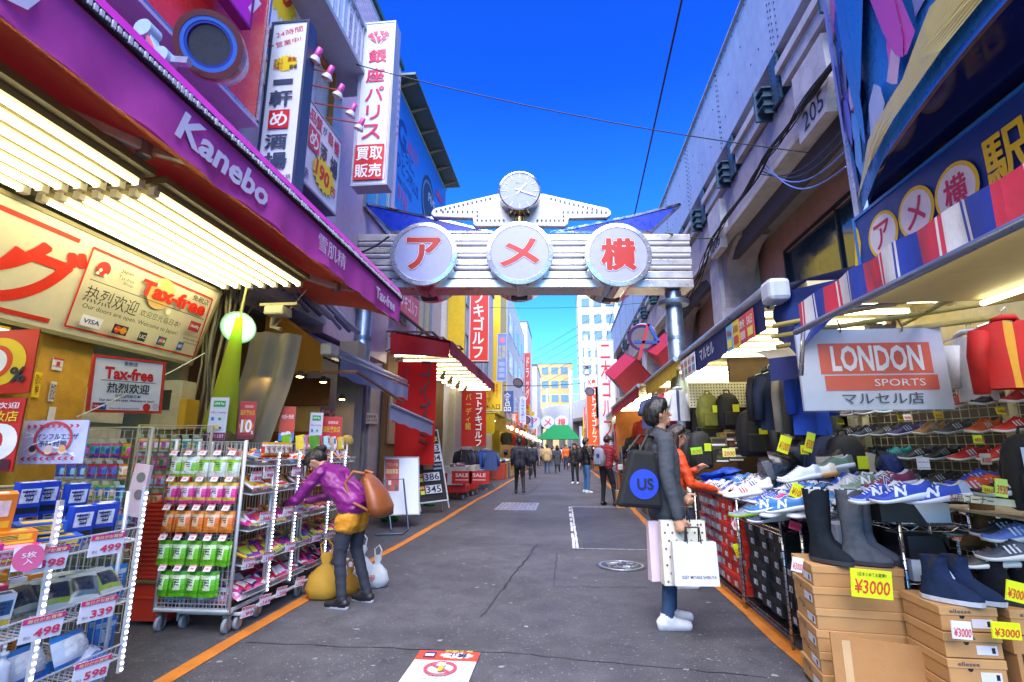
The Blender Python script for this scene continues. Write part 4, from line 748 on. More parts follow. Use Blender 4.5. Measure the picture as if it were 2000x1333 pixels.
# banners above that rack
a = PY(0, 925, 2.55); pn = Panel('discount_poster', 'red and yellow percent-off poster at the left picture edge', 'poster', PY(-120, 925, 2.55), PY(24, 922, 2.6), PY(-112, 780, 2.55), .006, '#c8231c', '#8a1814')
pn.c('10', [.02, -.04], .34, .2, '#f2e6e4', bold=.05).c('%', [.13, -.09], .06, .06, '#f2e6e4', bold=.03).c('国民藥妝店', [.0, .1], .34, .06, '#ecc62a', bold=.03).c('热烈欢迎', [.04, .16], .26, .035, '#f0dcdc').rect([-.18, -.135], [.18, -.19], '#4a1426').rect([.1, -.145], [.13, -.175], '#3aa05a').rect([.05, -.145], [.08, -.175], '#2a70c0')
pn = Panel('flu_poster', 'pale flu-season poster in crinkled plastic on the left rack', 'poster', PY(32, 908, 2.75), PY(162, 906, 2.8), PY(42, 822, 2.75), .006, '#c6c6e6', '#9090b0')
pn.c('インフルエンザ', [.02, .03], .24, .035, '#4a4a74', bold=.02).c('予防対策', [0, -.01], .16, .035, '#4a4a74', bold=.02).circ([.0, .02], .1, '#c84a50', .085, sx=1.1)
for k in range(9): pn.poly([[-.16+k*.037, .1], [-.145+k*.037, .1], [-.135+k*.037, .09], [-.145+k*.037, .08], [-.16+k*.037, .08], [-.15+k*.037, .09]], '#c83a40').poly([[-.15+k*.037, -.085], [-.16+k*.037, -.095], [-.15+k*.037, -.105], [-.135+k*.037, -.105], [-.145+k*.037, -.095], [-.135+k*.037, -.085]], '#c83a40')
for k, (x, c) in enumerate(((-.08, '#3a3438'), (.01, '#d8b8a0'), (.09, '#e0a060'))): pn.circ([x, -.05], .022, '#e6c4ac').circ([x, -.038], .02, c, sx=1., n=12)
for k in range(4): m = MB(); m.grid(lambda u, v: V((-.16+.3*u, -.02+.05*math.sin(u*4+k)+.03*k-.03+.008*v, .004+.006*math.sin(u*9+k))), 10, 1); part('plastic_crease', m, mat('#f4f4fa', .1, n=0), pn.t)
pn = Panel('percent_banner', 'yellow and red swirl banner with percent sign at the left edge', 'banner', PY(-90, 775, 2.9), PY(58, 768, 2.95), PY(-88, 650, 2.9), .004, '#cf2a14', '#8a1c14')
pn.circ([.0, -.0], .16, '#e8c01e', sx=1.15).circ([-.01, .0], .11, '#d8441c').circ([-.02, .0], .085, '#eee4d8').circ([-.03, .0], .05, '#d8441c').circ([-.03, 0], .03, '#e8c01e').c('%', [.15, -.09], .1, .1, '#2c2a2c', bold=.03)
# stickers on the pillars
for (u, v, w, h, c, tx) in ((112, 712, .09, .1, '#e4e2e0', 'PayPay'), (72, 752, .06, .2, '#e8c420', '防犯カメラ\n作動中'), (102, 765, .05, .16, '#dcd8d0', '防犯'), (100, 812, .06, .14, '#dcd8d8', '')):
    p = PX(u, v, -4.04); pn = Panel('pillar_sticker', {'PayPay': 'white pay sticker high on the yellow shop pillar', '防犯': 'narrow white sticker on the yellow shop pillar', '': 'grey patterned sticker low on the yellow shop pillar'}.get(tx, 'tall yellow notice on the dark side of the shop pillar'), 'sticker', p-V((0, w/2, h/2)), p+V((0, w/2, -h/2)), p+V((0, -w/2, h/2)), 0, c)
    if tx: pn.c(tx, [0, -.2*h if tx == 'PayPay' else 0], w*.8, h*(.18 if tx == 'PayPay' else .8), '#7a2a24' if tx != '防犯' else '#333')
    if tx == 'PayPay': pn.rect([-w/2, h/2], [w/2, h*.36], '#d23a34').rect([-.015, .02], [.015, -.012], '#d2343a')
# ---------------------------------------------------------------- goods hanging inside the shop
def hang_rack(name, label, x0, x1, y, rows, ztop, pw, ph, glabel, seed, face=0.):
    rr = random.Random(seed); t = thing(name, label, 'rack', ((x0+x1)/2, y, 0), face); L_ = x1-x0
    m = MB(); m.tube([(-L_/2-.03, .03, .05), (-L_/2-.03, .03, ztop+.12), (L_/2+.03, .03, ztop+.12), (L_/2+.03, .03, .05)], .014, 8); part('frame', m, mat('#cfc39a', .45), t)
    m = MB(); wire_grid(m, (-L_/2, .03, .1), (L_/2, .03, .1), (-L_/2, .03, ztop+.1), int(L_/.06), int(ztop/.06)); stuff(part('grid', m, mat('#c4bfae', .4, .3), t))
    for j in range(rows):
        z = ztop-j*(ph+.045); cs = None
        for i in range(int(L_/pw)):
            if i % 3 == 0 or cs is None: cs = rr.sample(PAL, 3)
            me = pouch_mesh(pw*.86, ph, .02, *cs); p = V((-L_/2+pw*(i+.5), -.03, z)); p.rotate(Euler((0, 0, face)))
            put(me, 'hanging_pack', glabel % ('top', 'second', 'third', 'fourth', 'fifth', 'sixth')[j], 'pack', 'packs hanging inside the drugstore', TR(V((( x0+x1)/2, y, 0))+p, rz=face+rr.uniform(-.12, .12)))
        m = MB()
        for i in range(int(L_/pw)): m.box((-L_/2+pw*(i+.5), -.07, z+.018), (pw*.55, .002, .03), 0, (.5, 0, 0))
        stuff(part('tag_row', m, mat(['#e4e6a8', '#e8e4da', '#d8ecc0'][j % 3], .5), t))
hang_rack('pack_rack', 'cream wire rack of small colourful packs behind the flu poster', -3.78, -3.12, 3.62, 4, 1.40, .085, .105, 'small bright pack in the %s row behind the flu poster', 5)
hang_rack('pack_rack', 'cream wire rack of brushes and packs beside the trolley inside the shop', -3.75, -3.2, 4.35, 5, 1.45, .09, .11, 'small pack in the %s row behind the trolley', 9, .25)
hang_rack('pack_rack', 'deep rack of small packs at the far left inside the shop', -4.1, -3.3, 2.95, 4, 1.0, .1, .12, 'small pack in the %s row of the far left shop rack', 13, .9)
sh = thing('shop_shelf', 'low shelf unit with bottles and cartons deep in the drugstore', 'shelf', (-3.75, 4.75, 0))
for z in (.12, .42, .68): m = MB(); m.b2((-.7, -.2, z), (.45, .2, z+.02)); part('board', m, mat('#b8b0a0', .5), sh)
rr = random.Random(3)
for z in (.14, .44, .7):
    for i in range(15): cs = rr.sample(PAL, 2); put(carton_mesh(.06, .06, rr.choice((.12, .15, .18)), *cs), 'small_carton', 'small cosmetic carton on the low shelf deep in the shop', 'carton', 'cartons on the low shop shelf', TR((-4.4+.075*i, 4.58, z)))
t = thing('sale_cutout', 'tall pink pastel display stand-up card with two round windows', 'display', (-3.05, 3.55, .9)); m = MB(); m.box((0, 0, .17), (.12, .03, .36), 0, (0, .12, 0)); part('card', m, mat('#e4c8d0', .4), t)
for z, c in ((.08, '#8a7a80'), (.2, '#7c8078')): m = MB(); m.lathe([(.001, -.018), (.035, -.018), (.035, -.0165)], 18, c=(.02, 0, z+.06), ax='y'); part('window', m, mat(c, .3), t)
# ---------------------------------------------------------------- trolley with hanging drink pouches
tr = thing('display_trolley', 'white wheeled wire trolley hung with five rows of pouches', 'trolley', (-2.83, 4.2, 0)); O = TR((2.83, -4.2, 0))
for x in (-3.14, -2.54):
    for y in (3.98, 4.42): m = MB(); m.tube([(x, y, .14), (x, y, 1.43)], .014, 8); part('post', m, WIRE, tr, M=O, smooth=True)
m = MB(); m.tube([(-3.14, 3.98, .16), (-2.54, 3.98, .16), (-2.54, 4.42, .16), (-3.14, 4.42, .16), (-3.14, 3.98, .16)], .018, 8); part('base_frame', m, WIRE, tr, M=O)
m = MB(); wire_grid(m, (-3.14, 3.99, .2), (-2.54, 3.99, .2), (-3.14, 3.99, 1.4), 14, 20); stuff(part('front_grid', m, WM, tr, M=O))
for x in (-3.1, -2.56):
    for y in (4.0, 4.4): caster(tr, O, x, y, .055)
rows = ((1.30, '#8cc83a', '#e8efe0', '#e6eee0', 'white and green bean snack'), (1.10, '#dd3f92', '#f2d8e6', '#f0c83c', 'bright pink'), (.885, '#e2762a', '#f0c8a0', '#e8903a', 'orange'), (.665, '#6cc024', '#d8ecc0', '#58a81c', 'light green tea'), (.445, '#62bc20', '#dceec4', '#4c9c18', 'deep green tea'))
for j, (z, c1, c2, c3, nm) in enumerate(rows):
    for i in range(5 if j < 4 else 4):
        x = -3.085+.122*i+.03*(j == 4)
        for k in range(2):
            cc = (c1, c2, c3)
            if j == 0 and i > 1: cc = ('#dfe6d8', '#8cc83a', '#e6e2d8')
            o = put(pouch_mesh(.106, .178 if j > 2 else .155, .026, *cc), 'drink_pouch', '%s pouch hanging on the trolley front, %s' % (nm, 'front of its hook' if k == 0 else 'behind others on its hook'), 'pouch', 'pouches on the trolley', TR((x+.006*k+rnd.uniform(-.006, .006), 3.93+.022*k, z), rz=(.2 if i % 2 else -.2)+rnd.uniform(-.1, .1), rx=-.06, ry=rnd.uniform(-.05, .05)))
            if k == 0 and j in (1, 3, 4): letter(o, '抹茶' if j > 2 else 'ルイボス', 0, 0, .03, .05, '#26521c' if j > 2 else '#7a1c4a', 0, bold=.02).matrix_basis = Matrix(((1, 0, 0, -.02), (0, 0, 1, -.0255), (0, 1, 0, -.085), (0, 0, 0, 1)))
        P_ = V((x, 3.88, z+.022)); pn = Panel('price_slip', 'small white price slip above the %s pouches on the trolley' % nm, 'price slip', P_+V((-.03, 0, -.012)), P_+V((.03, .0, -.012)), P_+V((-.03, .03, .028)), 0, '#e6e2e6', group='price slips on the trolley')
        pn.rect([-.03, .025], [.03, .015], '#e08a8a'); pn.c('398', [0, -.004], .03, .014, '#c83a4a')
bin_ = MB(); wire_grid(bin_, (-3.12, 3.97, .18), (-2.56, 3.97, .18), (-3.12, 3.97, .30), 18, 4); stuff(part('lower_basket', bin_, WM, tr, M=O))
for i in range(14): put(bag_mesh(.14, .11, .025, *rnd.sample(['#e080a8', '#e0e4ee', '#4aa0d8', '#d84a7a', '#e6dce8'], 3)), 'sweet_bag', 'small pastel sweet bag in the bottom basket of the trolley', 'snack bag', 'sweets in the trolley bottom basket', TR((-3.07+.04*i, 4.03+rnd.uniform(0, .1), .24+rnd.uniform(0, .05)), rz=rnd.uniform(0, 3), rx=rnd.uniform(.3, 1.2)))
# ---------------------------------------------------------------- snack racks along the street
for k, (y0, y1) in enumerate(((4.06, 5.04), (5.1, 6.1))):
    wire_rack('snack_rack', 'white wire snack rack, %s of the two facing the street' % ('nearer' if k == 0 else 'farther'), -3.0, -2.50, y0, y1, (.22, .46, .72, 1.0, 1.22), 1.42, ((y0+.32, .2, 1.36), (y0+.68, .2, 1.36)), True, .05)
    for lv, z in enumerate((.22, .46, .72, 1.0, 1.22)):
        for i in range(11):
            for q in range(2):
                cs = rnd.sample([['#c8283a', '#e6dfe2', '#d83a86', '#3a2a58'], ['#a8c83a', '#e8d03a', '#d83a86', '#6a3a98'], ['#d84a4a', '#e6c04a', '#e8e4e0', '#c8308a'], ['#e8d44a', '#c8302c', '#e6e4e6', '#e07828'], ['#d8402c', '#e8e6e4', '#5a90d0', '#e8a84a']][lv], 3)
                put(bag_mesh(.12, .16, .02, *cs), 'snack_bag', 'snack bag in the %s basket of the %s street rack' % (('lowest', 'second', 'middle', 'fourth', 'top')[lv], ('nearer', 'farther')[k]), 'snack bag', 'snack bags in the street racks', facing((-2.58-.13*q+rnd.uniform(-.02, .02), y0+.06+.085*i+rnd.uniform(-.02, .02), z+.07+.02*q), rnd.uniform(-.5, .5), .5+rnd.uniform(-.3, .4), rnd.uniform(-.3, .3)))
z3 = lambda x, y: (260+x/2.665, 760+y/2.665)
nums = ['89', '98', '298', '268', '198', '98', '298', '128', '158', '188', '189', '168', '99', '169', '258', '128', '198']
ordn = ['first', 'second', 'third', 'fourth', 'fifth', 'sixth']
for i, (x, y) in enumerate(((640, 455), (705, 440), (850, 430), (685, 665), (805, 635), (866, 618), (965, 410), (600, 908), (702, 872), (818, 822), (955, 772), (1022, 757), (596, 1158), (686, 1098), (772, 1055), (868, 1003), (945, 970))):
    p = PX(*z3(x, y), -2.44); price_tag(p, nums[i], 'price card reading %s on the %s street snack rack, about %d cm above the road' % (nums[i], 'nearer' if p.y < 5.07 else 'farther', round(p.z*100)), w=.11 if i > 5 else .1, h=.085, tilt=-.2, hdr='#c8307a')
for i in range(12): put(carton_mesh(.03, .09, .14, *rnd.sample(PAL, 2)), 'small_carton', 'slim carton standing on top of the street snack racks', 'carton', 'cartons on top of the street racks', facing((-2.62+rnd.uniform(-.1, .1), 4.9+.09*i, 1.36), -.3+rnd.uniform(-.2, .2), -.15))
for i in range(5): put(pouch_mesh(.09, .13, .02, '#c8281c', '#e8dcd0', '#d8a02a'), 'snack_pouch', 'red snack pouch on the top shelf of the nearer street rack', 'pouch', 'red pouches on the street rack', facing((-2.5, 4.2+.08*i, 1.42), -.35))
# posters standing on the racks
def poster(label, u0, v0, u1, v1, y, face, items, dy=.06):
    pn = Panel('rack_poster', label, 'poster', PY(u0, v1, y), PY(u1, v1, y+dy), PY(u0, v0, y), .006, face, '#888890')
    for it in items: it(pn)
    w, h = pn.w, pn.h; return pn, w, h
for lb, u0, u1, v0, v1, y in (('pale mobile-pay poster on the trolley with green badge', 402, 439, 776, 860, 4.5), ('narrow pale mobile-pay poster on the farther street rack', 601, 627, 806, 876, 5.6)):
    pn, w, h = poster(lb, u0, v0, u1, v1, y, '#d6d4e2', ())
    pn.rect([-w*.32, h*.42], [w*.32, h*.27], '#3aa04a').c('LINE Pay', [0, h*.345], w*.52, h*.07, '#e8f0e8', bold=.02).c('d払い PayPay', [0, h*.14], w*.8, h*.06, '#8a3a6a', bold=.02).rect([-w*.35, h*.03], [-w*.2, -h*.05], '#2a78c8').circ([w*.1, -h*.01], w*.09, '#3aa04a').circ([0, -h*.2], w*.16, '#e0c878').circ([-w*.18, -h*.22], w*.07, '#46506a').circ([w*.18, -h*.22], w*.07, '#46506a')
    pn.rect([-w*.5, -h*.33], [w*.5, -h*.5], '#8a2458').c('当店で使えます', [0, -h*.41], w*.84, h*.09, '#eee0e8', bold=.02)
for lb, u0, u1, v0, v1, y in (('red and yellow ten percent poster over the nearer rack', 462, 495, 784, 858, 4.75), ('red and yellow ten percent poster behind the woman', 624, 663, 814, 898, 5.75)):
    pn, w, h = poster(lb, u0, v0, u1, v1, y, '#c8241c', ())
    pn.c('热烈欢迎', [.05*w, h*.36], w*.5, h*.07, '#f0dcd8', bold=.02).c('国民藥妝店', [0, h*.2], w*.86, h*.14, '#e8b81e', bold=.04).circ([0, -h*.16], w*.42, '#e2b01e', sx=1.).c('10', [0, -h*.16], w*.74, h*.38, '#c8241c', bold=.09).c('10', [0, -h*.16], w*.66, h*.34, '#f4ecea', bold=.04).c('%', [w*.38, -h*.33], w*.14, h*.09, '#f4ecea', bold=.03).rect([-w/2, -h*.4], [w/2, -h*.5], '#7a1420')
pn, w, h = poster('orange discount poster with blue lower edge on the street rack', 543, 794, 573, 862, 5.15, '#d84a24', ())
pn.c('92折+免税', [0, h*.2], w*.8, h*.13, '#f4e6e0', bold=.02).rect([-w*.5, -h*.28], [w*.5, -h*.5], '#4a90d4').circ([w*.1, -h*.3], w*.2, '#e6eef6', n=14).circ([-w*.2, -h*.31], w*.16, '#e6eef6', n=14)
# red shopping baskets
ST = thing('basket_cart', 'steel cart frame that carries the stack of red baskets', 'cart', (-3.3, 4.08, 0)); m = MB(); m.tube([(-.2, -.02, .05), (-.2, -.02, .26), (-.14, -.02, .33), (.2, -.02, .33)], .016, 8); part('frame', m, mat('#8a8468', .35, .8), ST); caster(ST, TR(), -.2, -.02, .045)
m = MB(); m.tube([(-.2, .3, .05), (-.2, .3, .33), (.2, .3, .33), (.2, .3, .05)], .016, 8); part('rear_frame', m, mat('#8a8468', .35, .8), ST)
bk = MB()
o8 = [(-.19, -.14), (.19, -.14), (.19, .14), (-.19, .14)]; n8 = 4
def lay(s_, z): return [(x*s_, y*s_, z) for x, y in o8]
bk.add(lay(.82, 0)+lay(1, .17)+lay(1.07, .17)+lay(1.07, .185)+lay(.97, .185)+lay(.8, .008), [(3, 2, 1, 0)]+[(a*4+i, a*4+(i+1) % 4, (a+1)*4+(i+1) % 4, (a+1)*4+i) for a in range(5) for i in range(4)]+[(20, 21, 22, 23)])
bkm = bk.mesh('shopping_basket', mat('#b8321e', .4, n=.08))
for k in range(19): put(bkm, 'shopping_basket', 'red plastic shopping basket in the stack behind the trolley' if k else 'lowest red shopping basket hanging under the cart frame', 'basket', 'stacked red shopping baskets', TR((-3.27+rnd.uniform(-.008, .008), 4.2+rnd.uniform(-.008, .008), .12+.034*k if k else .04), rz=rnd.uniform(-.03, .03)))
# ---------------------------------------------------------------- meter box, conduits, lamp with net, camera
t = thing('meter_box', 'cream electric meter box with small window beside the tax-free board', 'meter box', (-4.0, 4.95, 1.55)); m = MB(); m.box((0, 0, .25), (.3, .22, .5)); part('cabinet', m, mat('#b9b08a', .6, n=.15), t, bev=.008); m = MB(); m.box((.0, -.112, .3), (.1, .01, .2)); part('window', m, mat('#3a3830', .2), t); m = MB(); m.box((.19, -.02, .16), (.08, .18, .3)); part('side_box', m, mat('#c49a1e', .6), t)
for i in range(9):
    m = MB(); x = -3.95+.05*i; pts = [(x+.03*math.sin(k*1.3+i), 5.18+.02*(i % 3), .6+.28*k) for k in range(10)]; m.tube(pts, .011+.006*(i % 3), 6); tag(part('conduit', m, mat(['#8a8260', '#6a6450', '#a09878', '#3a382e'][i % 4], .6), smooth=True), 'bundle of dusty pipes and cables running up the drugstore corner', 'pipe', 'pipes at the drugstore corner')
lp = PY(466, 640, 4.75)
t = thing('hanging_lamp', 'round hanging lamp glowing green beneath its dish shade', 'lamp', M=Matrix.Translation(lp) @ V((.25, -.8, -.5)).to_track_quat('-Z', 'Y').to_matrix().to_4x4())
m = MB(); m.lathe([(.03, .1), (.08, .08), (.15, .03), (.172, -.01), (.165, -.012), (.14, .02), (.02, .07)], 28); part('shade', m, mat('#b8d8c0', .35, n=.05), t, smooth=True)
m = MB(); m.lathe([(.001, .015), (.06, .03), (.11, .02), (.13, -.0), (.11, -.02), (.05, -.05), (.001, -.06)], 20); part('bulb', m, mat('#b4ffb0', .4, 0, 3.2, n=0), t, smooth=True)
m = MB(); m.tube([(0, 0, .1), (.0, .12, .6)], .008, 6); part('cord', m, BLACK, t)
nt_ = thing('net_bag', 'yellow-green net bundle hanging from the lamp', 'net', lp+V((0, -.04, .1))); m = MB(); m.grid(lambda u, v: V((.03+(-.10-.05*u+.2*(u-.5))*v*1.0+(.04+.10*v)*math.cos(u*math.pi*2), (.04+.06*v)*math.sin(u*math.pi*2), -1.15*v+.02*math.sin(u*30))), 26, 26)
part('net', m, sheer('#b4c22a', .5), nt_, smooth=True); m = MB(); m.tube([(.03, 0, .02), (.03, .06, .4)], .01, 6); part('tie', m, mat('#a8b060', .7), nt_)
t = thing('dust_sheet', 'grey-beige cloth sheet hanging behind the green lamp', 'cloth', (-3.3, 5.05, 2.6)); m = MB(); m.grid(lambda u, v: V((.55*u-.25*v, .04*math.sin(u*14)+.05*math.sin(v*5), -.05*u-1.3*v)), 24, 14); part('sheet', m, sheer('#8c8470', .3), t, smooth=True)
t = thing('awning_motor', 'cream motor box hanging under the end of the light panels', 'motor box', (-3.05, 5.1, 2.82)); m = MB(); m.box((0, 0, 0), (.22, .2, .1)); part('housing', m, mat('#c4bc98', .5), t, bev=.02); m = MB(); m.box((.02, -.02, .075), (.42, .06, .03)); part('mount', m, mat('#a89e70', .5), t); m = MB(); m.tube([(-.05, 0, -.05), (-.07, .02, -.16), (.05, 0, -.2)], .025, 6); part('clip', m, mat('#8c8468', .5), t)
# ================================================================ NOODLE SHOP (left, behind the snack racks)
TAUPE = sheer('#8a86a8', .1); BROWN = sheer('#dc9a34', .5); GREYC = sheer('#8f96b8', .12)
z5 = lambda x, y: (400+x/3.507, 540+y/3.507)
t = thing('brown_awning', 'brown side-curtained awning with grey-mauve roof beside the drugstore', 'awning', (-3.3, 6.2, 2.5)); O = TR((3.3, -6.2, -2.5))
c1, c2, c3, c4 = PY(*z5(430, 190), 6.2), PY(*z5(810, 470), 6.2), PY(*z5(805, 660), 6.2), PY(*z5(380, 668), 6.2)
m = MB(); m.grid(lambda u, v: (c4.lerp(c3, u)).lerp(c1.lerp(c2, u), v)+V((0, .012*math.sin(u*16), 0)), 20, 6); part('side_curtain', m, BROWN, t, M=O, smooth=True)
m = MB(); m.grid(lambda u, v: c2.lerp(c1, u)+V((-.25*u, 3.2*v, .02*math.sin(v*20)*math.sin(u*3.1))), 8, 30); part('roof_cloth', m, TAUPE, t, M=O, smooth=True)
m = MB(); m.b2((c2.x-.02, 6.15, c2.z-.14), (c2.x+.14, 6.4, c2.z+.02)); part('end_cap', m, mat('#d8d6c8', .4), t, M=O, bev=.03)
m = MB(); m.tube([(c2.x+.06, 6.4, c2.z-.05), (c2.x+.06, 9.5, c2.z-.05)], .06, 10); m.tube([(c2.x+.14, 6.4, c2.z-.12), (c2.x+.14, 9.5, c2.z-.12)], .025, 8); stuff(part('roller', m, mat('#aeb4c4', .35, .5), t, M=O, smooth=True))
m = MB(); m.grid(lambda u, v: V((c2.x+.15+.015*math.sin(u*30)*(1-v), 6.42+3.05*u, c2.z-.14-.24*(1-v)-.02*u+.012*math.sin(u*23)*(1-v))), 50, 4); part('front_valance', m, GREYC, t, M=O, smooth=True)
a = PY(*z5(380, 668), 6.18); b = PX(*z5(1040, 652), -2.6); m = MB(); m.beam(a, b, .03, .035); part('support_arm', m, mat('#8a5c34', .5), t, M=O); m = MB(); m.beam(b, b+V((.12, 1.6, -.25)), .03, .03); part('support_arm', m, mat('#6a4a34', .5), t, M=O)
t = thing('grey_awning', 'small pale grey awning flap beyond the gate post', 'awning', (-2.9, 9.8, 2.2)); m = MB(); p0, p1 = PX(762, 790, -2.95), PX(845, 826, -2.72)
m.grid(lambda u, v: p0.lerp(p1, u)+V((0, 0, -.26*(1-v)+.01*math.sin(u*25)*(1-v)))-V((-2.9, 9.8, 2.2)), 30, 4); part('flap', m, GREYC, t, smooth=True); m = MB(); m.tube([p0-V((-2.9, 9.8, 2.2)), p1-V((-2.9, 9.8, 2.2))], .03, 8); part('roller', m, mat('#b4b8c8', .4, .4), t)
pn = Panel('noodle_sign', 'orange wooden shop sign with brushed black characters', 'sign', PY(485, 790, 7.0), PY(538, 790, 7.0), PY(485, 764, 7.0), .05, '#c87a22', '#6a4216'); pn.c('できてます!!', [-.03, 0], pn.w*.95, pn.h*.62, '#241a12', bold=.03)
t = thing('noodle_shopfront', 'warm wooden noodle shop front with shelves and hatch', 'shop front', (-3.9, 7.25, 0)); WOOD = weathered('#8a5420', '#4a2c10', .6, .4, 6)
m = MB(); m.b2((-.75, 0, 0), (.45, .08, 1.62)); part('front_board', m, WOOD, t); m = MB(); m.b2((-.75, 0, 2.0), (.45, .08, 2.4)); part('transom', m, WOOD, t); m = MB(); m.b2((-.4, .1, 1.62), (.3, .14, 2.0)); part('hatch', m, mat('#d6b060', .6), t)
for k in range(4): m = MB(); m.b2((-.72+.36*k, -.22, 1.0), (-.69+.36*k, -.004, 1.6)); part('shelf_divider', m, WOOD, t)
m = MB(); m.b2((-.74, -.24, 1.32), (.42, -.004, 1.35)); part('shelf_board', m, WOOD, t); m = MB(); m.b2((.5, .2, 0), (.8, .5, 3.0)); part('stone_pillar', m, weathered('#8d8780', '#4e4a46', .8, .5), t)
for i, (x, y) in enumerate(((430, 697), (652, 690), (812, 726), (940, 845))):
    p = PX(*z5(x, y), -3.15); t = thing('spot_lamp', '%s small warm spot lamp under the brown awning' % ('leftmost', 'second', 'third', 'rightmost')[i], 'lamp', p, group='spot lamps under the brown awning'); m = MB(); m.lathe([(.001, .08), (.03, .075), (.05, .02), (.055, 0)], 14); part('shade', m, mat('#6a5a44', .4, .5), t, smooth=True); m = MB(); m.lathe([(.045, .012), (.03, -.004), (.001, -.008)], 14); part('bulb', m, mat('#ffcf7a', .4, 0, 34., n=0), t)
for i, c in enumerate(('#e2d6b8', '#c8281c', '#e0c060')):
    m = MB(); m.lathe([(.001, 0), (.05, .0), (.085, .05), (.085, .1), (.05, .15), (.001, .16)], 16); o = part('paper_lantern', m, mat(c, .6), smooth=True, M=TR((-3.45+.22*i, 7.05, 1.4))); tag(o, '%s round lantern on the noodle shop shelf' % ('cream', 'red', 'yellow')[i], 'lantern', 'lanterns on the shelf')
# glazed corner shop behind the gate post
t = thing('glass_shopfront', 'pale blue glazed shop front behind the left gate post', 'shop front', (-4.2, 8.0, 0))
for i in range(3):
    for z0, z1, c in ((3.0, 4.6, '#9cc4da'), (.1, 2.0, '#b8c0b4')):
        m = MB(); m.b2((0, .05+i*.85, z0), (.03, .85+i*.85, z1)); pz = part('pane', m, mat(c, .08, n=.12, sp=.9), t)
        m = MB(); m.ringbox(.45+i*.85, (z0+z1)/2, .84, z1-z0+.08, .05, .02, .07); part('frame', m, mat('#c3cad4', .3, .6), pz, M=Matrix(((0, 0, 1, 0), (1, 0, 0, 0), (0, 1, 0, 0), (0, 0, 0, 1))))
m = MB(); m.b2((-.1, 0, 2.05), (.02, 2.6, 2.95)); part('fascia', m, mat('#7e86a0', .5), t); m = MB(); m.b2((.031, 1.0, 3.0), (.036, 1.7, 3.5)); part('window_poster', m, mat('#8a2438', .5), t)
pn = Panel('hours_plate', 'white notice on the glass shop door', 'notice', PX(708, 828, -4.1), PX(738, 828, -4.1), PX(708, 806, -4.1), .01, '#d4d8e0', '#9aa0a8'); pn.c('営業時間\n10:00~19:30', [0, 0], pn.w*.8, pn.h*.6, '#333c50')
for k in range(3):
    m = MB(); m.b2((-4.28, 8.2, .6+.35*k), (-4.22, 10.2, .62+.35*k)); tag(part('glass_shelf', m, mat('#c8d8d8', .2)), '%s lit display shelf behind the shop glass' % ('lower', 'middle', 'upper')[k], 'shelf', 'display shelves')
for i in range(6):
    m = MB(); y = 5.2+.35*i; m.tube([(-3.75, y, 3.3+.05*i), (-3.6, y+.2, 3.5+.03*i), (-3.55, y+.9, 3.45), (-3.5, y+1.4, 3.25+.05*(i % 3))], .03+.012*(i % 3), 8); tag(part('duct_pipe', m, mat(['#8d93ac', '#6a7088', '#a4a8b8'][i % 3], .5, .3), smooth=True), 'blue-grey service pipes bending above the brown awning', 'pipe', 'pipes above the brown awning')
t = thing('air_conditioner', 'blue-grey outdoor unit on the wall above the brown awning', 'air conditioner', (-3.9, 6.6, 3.5)); m = MB(); m.box((.0, .4, .3), (.35, .8, .6)); part('case', m, mat('#9aa2b6', .5), t, bev=.02); m = MB(); m.lathe([(.001, .18), (.24, .18), (.25, .172)], 24, c=(0, .4, .3), ax='x'); part('fan_grille', m, mat('#4a5064', .5), t)
t = thing('security_camera', 'small white security camera on the left gate post', 'camera', PY(722, 585, 8.4)); m = MB(); m.tube([(0, 0, 0), (.2, -.06, -.08)], .05, 10); part('housing', m, mat('#c8ccd8', .4), t, smooth=True); m = MB(); m.tube([(-.15, .1, .04), (0, 0, 0)], .02, 6); part('bracket', m, mat('#9aa0b0', .4), t)
# ================================================================ BOARDS ON THE LEFT
q = [PY(748, 1008, 9.2), PY(820, 1006, 9.45), PY(735, 893, 9.6)]
pn = Panel('white_board', 'leaning white board with a red poster in its corner', 'board', *q, .03, '#c3cbdc', '#6d7484', .02, fr_col='#7d8494')
pn.rect([-pn.w*.47, pn.h*.46], [-pn.w*.08, -pn.h*.1], '#a8201e').c('ブランド品', [-pn.w*.275, pn.h*.36], pn.w*.33, pn.h*.06, '#e6c47a').c('高価買取', [-pn.w*.275, pn.h*.24], pn.w*.34, pn.h*.09, '#e8c884', bold=.02).rect([-pn.w*.2, 0], [-pn.w*.1, -pn.h*.08], '#2c1a18').rect([-pn.w*.38, .08*pn.h], [-pn.w*.3, 0], '#e4dcd8')
t = thing('steel_easel', 'dark blue steel frame stand propping the white board', 'stand', PZ(760, 1030, 0)); e0 = V(t.location)
fr_ = [PY(765, 1020, 9.0)-e0, PY(752, 938, 9.25)-e0, PY(788, 936, 9.3)-e0, PY(798, 1020, 9.1)-e0]; m = MB(); m.tube([(fr_[0].x, fr_[0].y, .02)]+fr_[1:3]+[(fr_[3].x, fr_[3].y, .02), (fr_[3].x+.05, fr_[3].y-.5, .02), (fr_[0].x-.1, fr_[0].y-.5, .02)], .016, 8); part('frame', m, mat('#46566e', .4, .5), t)
m = MB(); m.lathe([(.001, 0), (.12, 0), (.15, .05), (.11, .11), (.001, .13)], 14); o = part('sand_bag', m, mat('#1e8a46', .6), smooth=True, M=TR(PZ(760, 1018, 0))); o.scale = (1.3, .8, 1); tag(o, 'green weight bag at the foot of the white board', 'weight bag')
m = MB(); m.lathe([(.001, 0), (.12, 0), (.15, .04), (.11, .09), (.001, .1)], 14); o = part('sand_bag', m, mat('#1e8a46', .6), smooth=True, M=TR(PZ(838, 988, 0))); tag(o, 'green weight bag under the gold price board', 'weight bag')
